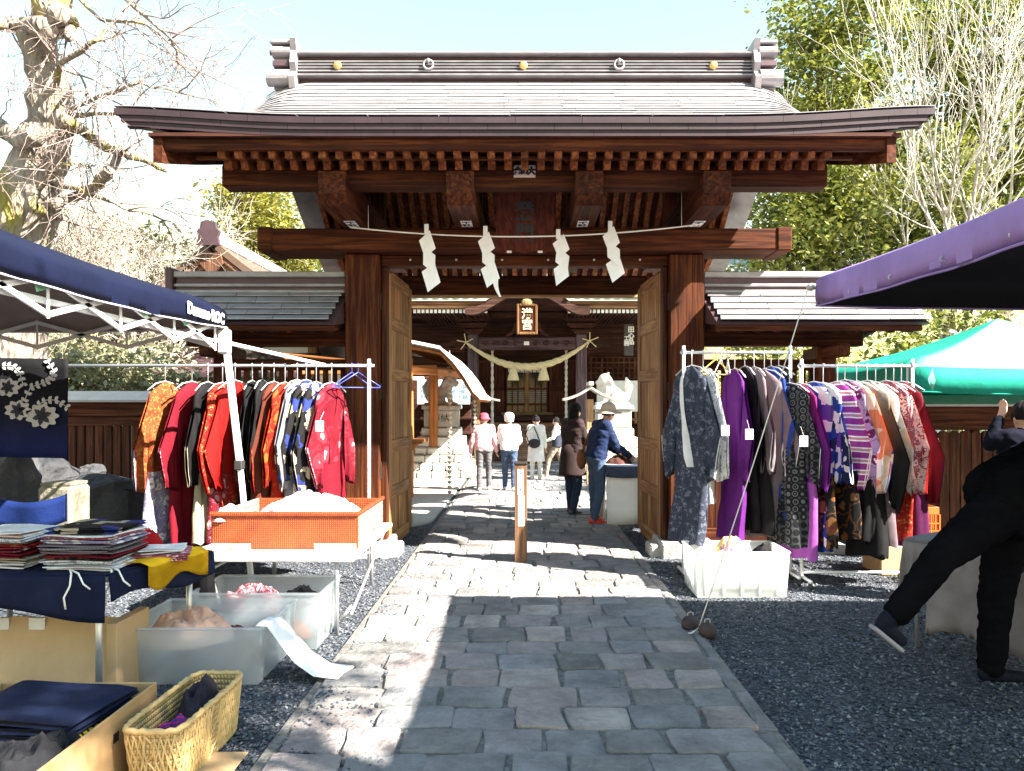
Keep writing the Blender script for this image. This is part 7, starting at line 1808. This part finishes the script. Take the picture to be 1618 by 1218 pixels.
def person(label, pos, H, face, J, mats, top_fat=1.0, voxel=.011, skirt=None, group=None, hair=None, eyes=True, head_dir=None, nohead=False, cuff=True):
    """J: joints in metres for a 1.6 m body as (right, forward, up)"""
    k = H / 1.6; fa = R(face); Fv = Vector((math.cos(fa), math.sin(fa), 0)); Rv = Vector((math.sin(fa), -math.cos(fa), 0))
    X, Y = pos; base = Vector((X, Y, 0))
    def W(p): return base + (Rv * p[0] + Fv * p[1] + Vector((0, 0, p[2]))) * k
    t = thing('person', label, 'person', base, group)
    P = {n: W(p) for n, p in J.items()}; pr = []
    def cap(a, ra, b, rb, mi): pr.append(('cap', P[a] if isinstance(a, str) else a, ra * k, P[b] if isinstance(b, str) else b, rb * k, mi))
    f = top_fat
    pel, chest, neck = P['pelvis'], P['chest'], P['neck']
    # torso: wide flat stack of capsules across the body
    for (c, hw, r, mi) in [(pel, .07, .105, 2)] + [(pel.lerp(chest, q_), lerp(.066, .095, q_), (.106 - .012 * math.sin(math.pi * q_)) * f, 1) for q_ in (.12, .26, .4, .54, .68, .82, 1.0)]:
        pr.append(('cap', c - Rv * hw * k, r * k, c + Rv * hw * k, r * k, mi))
    shc = (P['shL'] + P['shR']) / 2
    pr.append(('cap', P['shL'], .062 * k * f, shc, .075 * k, 1)); pr.append(('cap', P['shR'], .062 * k * f, shc, .075 * k, 1)); pr.append(('cap', chest, .1 * k * f, shc, .085 * k, 1))
    for s in 'LR':
        cap('sh' + s, .058 * f, 'el' + s, .045 * f, 1); cap('el' + s, .045 * f, 'wr' + s, .034 * f, 1)
        cap('hip' + s, .088, 'kn' + s, .062, 2); cap('kn' + s, .062, 'an' + s, .046, 2)
        toe = P['toe' + s]; an = P['an' + s]; heel = an + (an - toe).normalized() * .03 * k; dn = Vector((0, 0, -.028 * k))
        pr.append(('cap', heel + dn, .04 * k, an.lerp(toe, .5) + dn * .9, .04 * k, 3)); pr.append(('cap', an.lerp(toe, .4) + dn * .9, .042 * k, toe + dn * .5, .034 * k, 3)); pr.append(('cap', an, .043 * k, heel + dn, .04 * k, 3))
        wd = (P['wr' + s] - P['el' + s]).normalized(); hand(pr, P['wr' + s] + wd * .01, wd, Fv if abs(wd.dot(Fv)) < .8 else Vector((0, 0, 1)), .35, 0, k)
    hd = P['head']
    if not nohead:
        hf = Vector((math.cos(R(head_dir)), math.sin(R(head_dir)), 0)) if head_dir is not None else Fv
        hr = Vector((hf.y, -hf.x, 0)); up = (hd - neck).normalized()
        pr.append(('cap', neck, .05 * k, hd - up * .05 * k, .047 * k, 0))
        pr.append(('ell', hd + up * .02 * k, (.078 * k, .078 * k, .1 * k), 0)); pr.append(('ell', hd + hf * .018 * k - up * .035 * k, (.062 * k, .062 * k, .07 * k), 0))
        pr.append(('cap', hd + hf * .078 * k, .011 * k, hd + hf * .092 * k - up * .025 * k, .014 * k, 0))
        for s in (-1, 1): pr.append(('ell', hd + hr * s * .078 * k - up * .01 * k, (.018 * k, .018 * k, .03 * k), 0))
    body = blob('body', pr, voxel, mats, t, 4, crease=.011)
    if not nohead and eyes:
        for s in (-1, 1):
            m = MB(); m.ball(hd + hf * .069 * k + hr * s * .03 * k + up * .008 * k, .0095 * k, 8, 6); m.build('eye', BLACK_INK, t, True)
        m = MB(); m.tube([hd + hf * .078 * k - up * .06 * k + hr * x * k for x in (-.022, 0, .022)], .005 * k, 5); m.build('mouth', plain('lips', (.4, .13, .11), .5), t, True)
    return t, P, k, Fv, Rv
STAND = dict(pelvis=(0, 0, .88), chest=(0, .01, 1.2), neck=(0, .0, 1.36), head=(0, .02, 1.48), shL=(-.155, 0, 1.315), shR=(.155, 0, 1.315), elL=(-.21, -.02, 1.05), elR=(.21, -.02, 1.05), wrL=(-.215, .05, .83), wrR=(.215, .05, .83), hipL=(-.085, 0, .85), hipR=(.085, 0, .85), knL=(-.09, .02, .46), knR=(.095, .02, .46), anL=(-.095, -.02, .085), anR=(.1, -.02, .085), toeL=(-.11, .11, .055), toeR=(.115, .11, .055))
def pose(**kw): d = dict(STAND); d.update(kw); return d
def cap_hat(t, c, k, mat, brim=.0, dirv=None, r=.1, name='hat', h=.1):
    m = MB(); prof = [(r * 1.02, -.02), (r * 1.03, .0), (r, h * .45), (r * .82, h * .8), (r * .45, h), (.005, h * 1.03)]
    if brim: prof = [(r * 1.0, -.012), (r + brim, -.045), (r + brim + .004, -.04), (r * 1.04, .002)] + prof[2:]
    m.lathe(c, [(a * k, b * k) for a, b in prof], 20); o = m.build(name, mat, t, True)
    if dirv is not None and not brim:
        m = MB(); d = dirv; s = Vector((d.y, -d.x, 0))
        m.shell(lambda u, v: c + (d * (r * .8 + .075 * v * math.sin(math.pi * (.15 + .7 * u))) + s * (u - .5) * .15 + Vector((0, 0, -.005 - .02 * v))) * k, 8, 3, (0, 0, -.004)); m.build('hat_peak', mat, t, True)
    return o
def hair_cap(t, hd, k, hf, low=.02, r=.092, mat=None, long_=0.0):
    """hair shell round the back and top of the head, open to the face"""
    def f(u, v):
        a = lerp(-2.15, 2.15, u) + math.pi; b = lerp(math.pi / 2, -.35, v)
        x, y = math.cos(a) * math.cos(b), math.sin(a) * math.cos(b); s = Vector((hf.y, -hf.x, 0))
        z = math.sin(b); rr = r * (1 + .03 * math.sin(u * 40)); dz = -long_ * max(0, v - .75) / .25
        return hd + (hf * x * rr + s * y * rr + Vector((0, 0, .025 + z * rr * 1.2 + dz))) * k
    m = MB(); m.grid(f, 26, 14); return m.build('hair', mat or HAIR, t, True)
PINK = cloth((.72, .42, .45)); HOT = cloth((.65, .12, .18)); GREYT = cloth((.2, .19, .2)); WHT = cloth((.8, .79, .77)); JEAN = cloth((.1, .15, .26)); JEAND = cloth((.035, .055, .11)); SHOEW = plain('pale_shoe', (.6, .55, .5), .6); SHOEB = plain('black_shoe', (.03, .03, .035), .5)
# 1 pink jacket
t, P, k, Fv, Rv = person('person in pink jacket, deep pink hat and grey trousers walking to the hall', (-.745, 14.07), 1.44, 92, pose(elR=(.22, -.06, 1.05), wrR=(.25, .06, .85), elL=(-.24, -.03, 1.04), wrL=(-.27, .05, .82), anR=(.1, .08, .1), toeR=(.11, .2, .06), knR=(.095, .08, .47)), [SKIN, PINK, GREYT, SHOEW], 1.16)
cap_hat(t, P['head'] + Vector((0, 0, .05 * k)), k, HOT, .035, None, .095, 'hat', .09); hair_cap(t, P['head'], k, Fv, mat=plain('dark_brown_hair', (.05, .03, .02), .5))
# 2 white jacket
t, P, k, Fv, Rv = person('person in white jacket, white hat and blue jeans walking to the hall', (-.285, 14.05), 1.44, 88, pose(elL=(-.22, .03, 1.05), wrL=(-.17, .2, 1.0), elR=(.22, .02, 1.05), wrR=(.18, .18, .98), anL=(-.09, .14, .09), toeL=(-.1, .26, .06), knL=(-.09, .12, .47), anR=(.1, -.1, .1), toeR=(.11, .02, .05)), [SKIN, WHT, JEAN, SHOEW], 1.15)
cap_hat(t, P['head'] + Vector((0, 0, .05 * k)), k, WHT, .0, None, .1, 'hat', .1); hair_cap(t, P['head'], k, Fv, mat=WHT, r=.096, long_=.02)
# 3 white coat with dark bag
t, P, k, Fv, Rv = person('person in long white coat with dark hair facing the hall', (.24, 16.2), 1.37, 80, pose(elL=(-.2, .02, 1.04), wrL=(-.16, .12, .88), elR=(.22, -.02, 1.03), wrR=(.22, .07, .84)), [SKIN, WHT, cloth((.68, .66, .62)), SHOEW], 1.14)
hair_cap(t, P['head'], k, Fv); m = MB(); m.ball(P['head'] + Vector((0, 0, .12 * k)) - Fv * .03, (.035, .035, .03), 10, 8); m.build('hair_bun', HAIR, t, True)
m = MB(); m.lathe(Vector((.24, 16.2, .42)), [(.19, 0), (.185, .02), (.165, .25), (.14, .5)], 18); m.build('coat_skirt', WHT, t, True)
bg = thing('shoulder_bag', 'dark rounded shoulder bag carried by person in white coat', 'bag', (.22, 16.0, .8)); m = MB(); m.ball((.2, 16.0, .8), (.13, .06, .1), 14, 10); m.build('bag_body', cloth((.06, .05, .055)), bg, True); m = MB(); m.tube([(.08, 16.02, .84), (.02, 16.06, 1.0), (.1, 16.12, 1.16), (.2, 16.12, 1.14), (.32, 16.02, .84)], .012, 6); m.build('bag_strap', cloth((.05, .045, .05)), bg, True)
# 4 vest walking
t, P, k, Fv, Rv = person('person in navy vest and beige trousers striding left in the courtyard', (.71, 16.9), 1.33, 170, pose(elL=(-.2, .08, 1.06), wrL=(-.19, .26, .98), elR=(.2, -.1, 1.06), wrR=(.2, -.08, .84), knL=(-.09, .2, .5), anL=(-.09, .27, .1), toeL=(-.09, .39, .08), knR=(.09, -.08, .48), anR=(.09, -.33, .14), toeR=(.09, -.23, .05)), [SKIN, WHT, cloth((.5, .43, .34)), SHOEW], 1.05)
hair_cap(t, P['head'], k, Fv)
def vest(t, P, k, Fv, Rv, mat, z0, z1, rx, ry, name='vest'):
    c = (P['pelvis'] + P['chest']) / 2
    def f(u, v):
        a = u * 2 * math.pi; b = lerp(z0, z1, v); ax = P['pelvis'].lerp(P['neck'], b); w = 1.0 - .22 * max(0, v - .75) / .25 + .012 * math.sin(v * 34)
        return ax + (Rv * math.cos(a) * rx * w + Fv * math.sin(a) * ry * w) * k
    m = MB(); m.grid(f, 26, 16, cu=True); m.build(name, mat, t, True)
vest(t, P, k, Fv, Rv, cloth((.06, .07, .11)), -.1, .86, .195, .135)
# 5 woman with long hair
BRN = cloth((.05, .03, .03))
t, P, k, Fv, Rv = person('person with long black hair, dark brown coat and dark jeans at the stall', (.69, 11.1), 1.63, 35, pose(elL=(-.2, .1, 1.07), wrL=(-.1, .3, 1.16), elR=(.2, .1, 1.05), wrR=(.14, .32, 1.1), head=(0, .05, 1.475), anL=(-.1, .05, .085), toeL=(-.12, .17, .055), anR=(.1, -.07, .085), toeR=(.12, .05, .055)), [SKIN, BRN, JEAND, SHOEB], 1.12)
hair_cap(t, P['head'], k, Fv)
def lh(u, v):
    a = lerp(-1.5, 1.5, u) + math.pi; s = Vector((Fv.y, -Fv.x, 0)); z = lerp(.03, -.36, v); rr = .094 + .03 * v
    return P['head'] + (Fv * (math.cos(a) * rr - .02 * v) + s * math.sin(a) * rr + Vector((0, 0, z + .008 * math.sin(u * 30)))) * k
m = MB(); m.shell(lh, 20, 10, (0, 0, -.012)); m.build('long_hair', HAIR, t, True)
m = MB(); m.lathe(P['pelvis'] - Vector((0, 0, .3 * k)), [(.2 * k, 0), (.195 * k, .03), (.175 * k, .3), (.15 * k, .45)], 20); m.build('coat_skirt', BRN, t, True)
# 6 shopper in navy jacket leaning over the stall
NJ = cloth((.022, .04, .12))
t, P, k, Fv, Rv = person('person in navy jacket, cream hat, jeans and red sneakers bending to the stall', (.97, 10.32), 1.62, 20, pose(pelvis=(0, -.02, .88), chest=(0, .05, 1.19), neck=(0, .1, 1.35), head=(0, .17, 1.455), shL=(-.155, .07, 1.31), shR=(.155, .07, 1.31), elL=(-.2, .18, 1.06), elR=(.2, .19, 1.04), wrL=(-.14, .38, .94), wrR=(.16, .4, .91), knL=(-.1, .0, .46), anL=(-.12, .02, .085), toeL=(-.15, .14, .055), knR=(.1, -.0, .46), anR=(.12, -.1, .085), toeR=(.14, .03, .055)), [SKIN, NJ, JEAN, plain('red_sneaker', (.6, .04, .02), .5)], 1.14)
cap_hat(t, P['head'] + Vector((0, 0, .055 * k)), k, cloth((.72, .6, .48)), .09, None, .1, 'brimmed_hat', .11); hair_cap(t, P['head'], k, Fv)
for s in 'LR':
    an, toe = P['an' + s], P['toe' + s]; m = MB(); d = (toe - an); d.z = 0; d.normalize(); q = an - d * .05; m.beam((q.x, q.y, .014), (q.x + d.x * .25, q.y + d.y * .25, .014), .085, .026, .008); m.build('white_sole', SHOEW, t)
bg = thing('shoulder_bag', 'tan shoulder bag hanging beside the shopper in navy jacket', 'bag', (.8, 10.5, .85)); m = MB(); m.ball((.78, 10.52, .86), (.07, .13, .14), 12, 10); m.build('bag_body', cloth((.32, .13, .05)), bg, True); m = MB(); m.tube([(.78, 10.42, .96), (.86, 10.4, 1.2), (.98, 10.4, 1.34), (.9, 10.5, 1.2), (.8, 10.6, .96)], .012, 6); m.build('bag_strap', cloth((.32, .13, .05)), bg, True)
# 7 dark figure under the purple tent, one leg kicked back
D7 = 4.3
def q7(px, py, dy=0.0): return at(px, py, D7 + dy)
BLK = plain('black_cloth', (.005, .005, .006), 1.0, 0, .2, spec=0.0); BLK2 = plain('black_denim', (.006, .006, .008), 1.0, 0, .2, spec=0.0); pr = []
t = thing('person', 'person in black leaning right under the purple tent, one leg stretched back', 'person', (q7(1590, 1090).x, D7 + .1, 0))
hipF, hipB = q7(1572, 812, -.09), q7(1600, 806, .1); chest = q7(1660, 740); neck = q7(1735, 705)
mats7 = [SKIN, BLK, BLK2, cloth((.012, .015, .03))]
for (c, r, mi) in [(q7(1592, 806), .155, 2), (q7(1592, 790), .17, 1)] + [(q7(1592, 778).lerp(q7(1690, 728), q_ / 7), .175, 1) for q_ in range(8)]:
    pr.append(('cap', c - Vector((0, .08, 0)), r, c + Vector((0, .08, 0)), r, mi))
pr.append(('cap', chest, .12, neck, .07, 1)); pr.append(('cap', neck, .055, q7(1760, 690), .055, 0)); hd = q7(1782, 676)
pr += [('ell', hd, (.085, .08, .105), 0), ('cap', hd + Vector((.085, 0, -.0)), .012, hd + Vector((.1, 0, -.025)), .014, 0)]
kn, an = q7(1487, 880, -.14), q7(1418, 968, -.16); toe = q7(1424, 1012, -.17); heel = q7(1392, 986, -.16)
pr += [('cap', hipF, .135, kn, .088, 2), ('cap', kn, .088, an, .066, 2), ('cap', an, .05, heel.lerp(an, .35), .048, 3), ('cap', heel, .034, heel.lerp(toe, .55), .04, 3), ('cap', heel.lerp(toe, .45), .042, toe, .033, 3)]
gx = q7(1592, 1090).x; kb, ab = Vector((gx + .02, D7 + .14, .5)), Vector((gx, D7 + .15, .09))
pr += [('cap', hipB, .13, kb, .09, 2), ('cap', kb, .09, ab, .07, 2), ('cap', ab + Vector((-.04, 0, -.05)), .04, ab + Vector((.16, -.03, -.055)), .034, 3)]
s1, e1, w1 = q7(1690, 725, -.18), q7(1700, 800, -.25), q7(1755, 830, -.25)
pr += [('cap', s1, .09, e1, .07, 1), ('cap', e1, .066, w1, .045, 1)]; hand(pr, w1, (w1 - e1), (0, 1, 0), .5, 0, 1.0)
s2, e2, w2 = q7(1690, 720, .16), q7(1730, 780, .2), q7(1770, 815, .1); pr += [('cap', s2, .07, e2, .052, 1), ('cap', e2, .052, w2, .036, 1)]; hand(pr, w2, (w2 - e2), (0, 1, 0), .4, 0, 1.0)
blob('body', pr, .009, mats7, t, 4, crease=.012)
hair_cap(t, hd, 1.0, Vector((1, 0, 0)))
for s in (-1, 1): m = MB(); m.ball(hd + Vector((.072, s * .03, .008)), .009, 8, 6); m.build('eye', BLACK_INK, t, True)
m = MB(); dd = (toe - heel).normalized(); nn_ = Vector((-dd.z, 0, dd.x)); nn_ = nn_ if nn_.x < 0 else -nn_
m.beam(heel - dd * .03 + nn_ * .04, toe + dd * .03 + nn_ * .04, .085, .022, .008, up=(nn_.x, nn_.y, nn_.z)); m.build('shoe_sole', plain('grey_sole', (.3, .3, .34), .6), t)
# 8 person behind raising a hand
x8 = (1622 - 829) * 6.0 / 1213
t, P, k, Fv, Rv = person('person in dark jacket behind the right stall raising one hand', (x8, 6.0), 1.62, 100, pose(elL=(-.27, .06, 1.28), wrL=(-.155, .1, 1.46), shL=(-.16, 0, 1.33), elR=(.3, .1, 1.1)), [SKIN, plain('navy_black_cloth', (.008, .009, .016), 1.0, 0, .2, spec=0.05), BLK, SHOEB], 1.15)
hair_cap(t, P['head'], k, Fv)
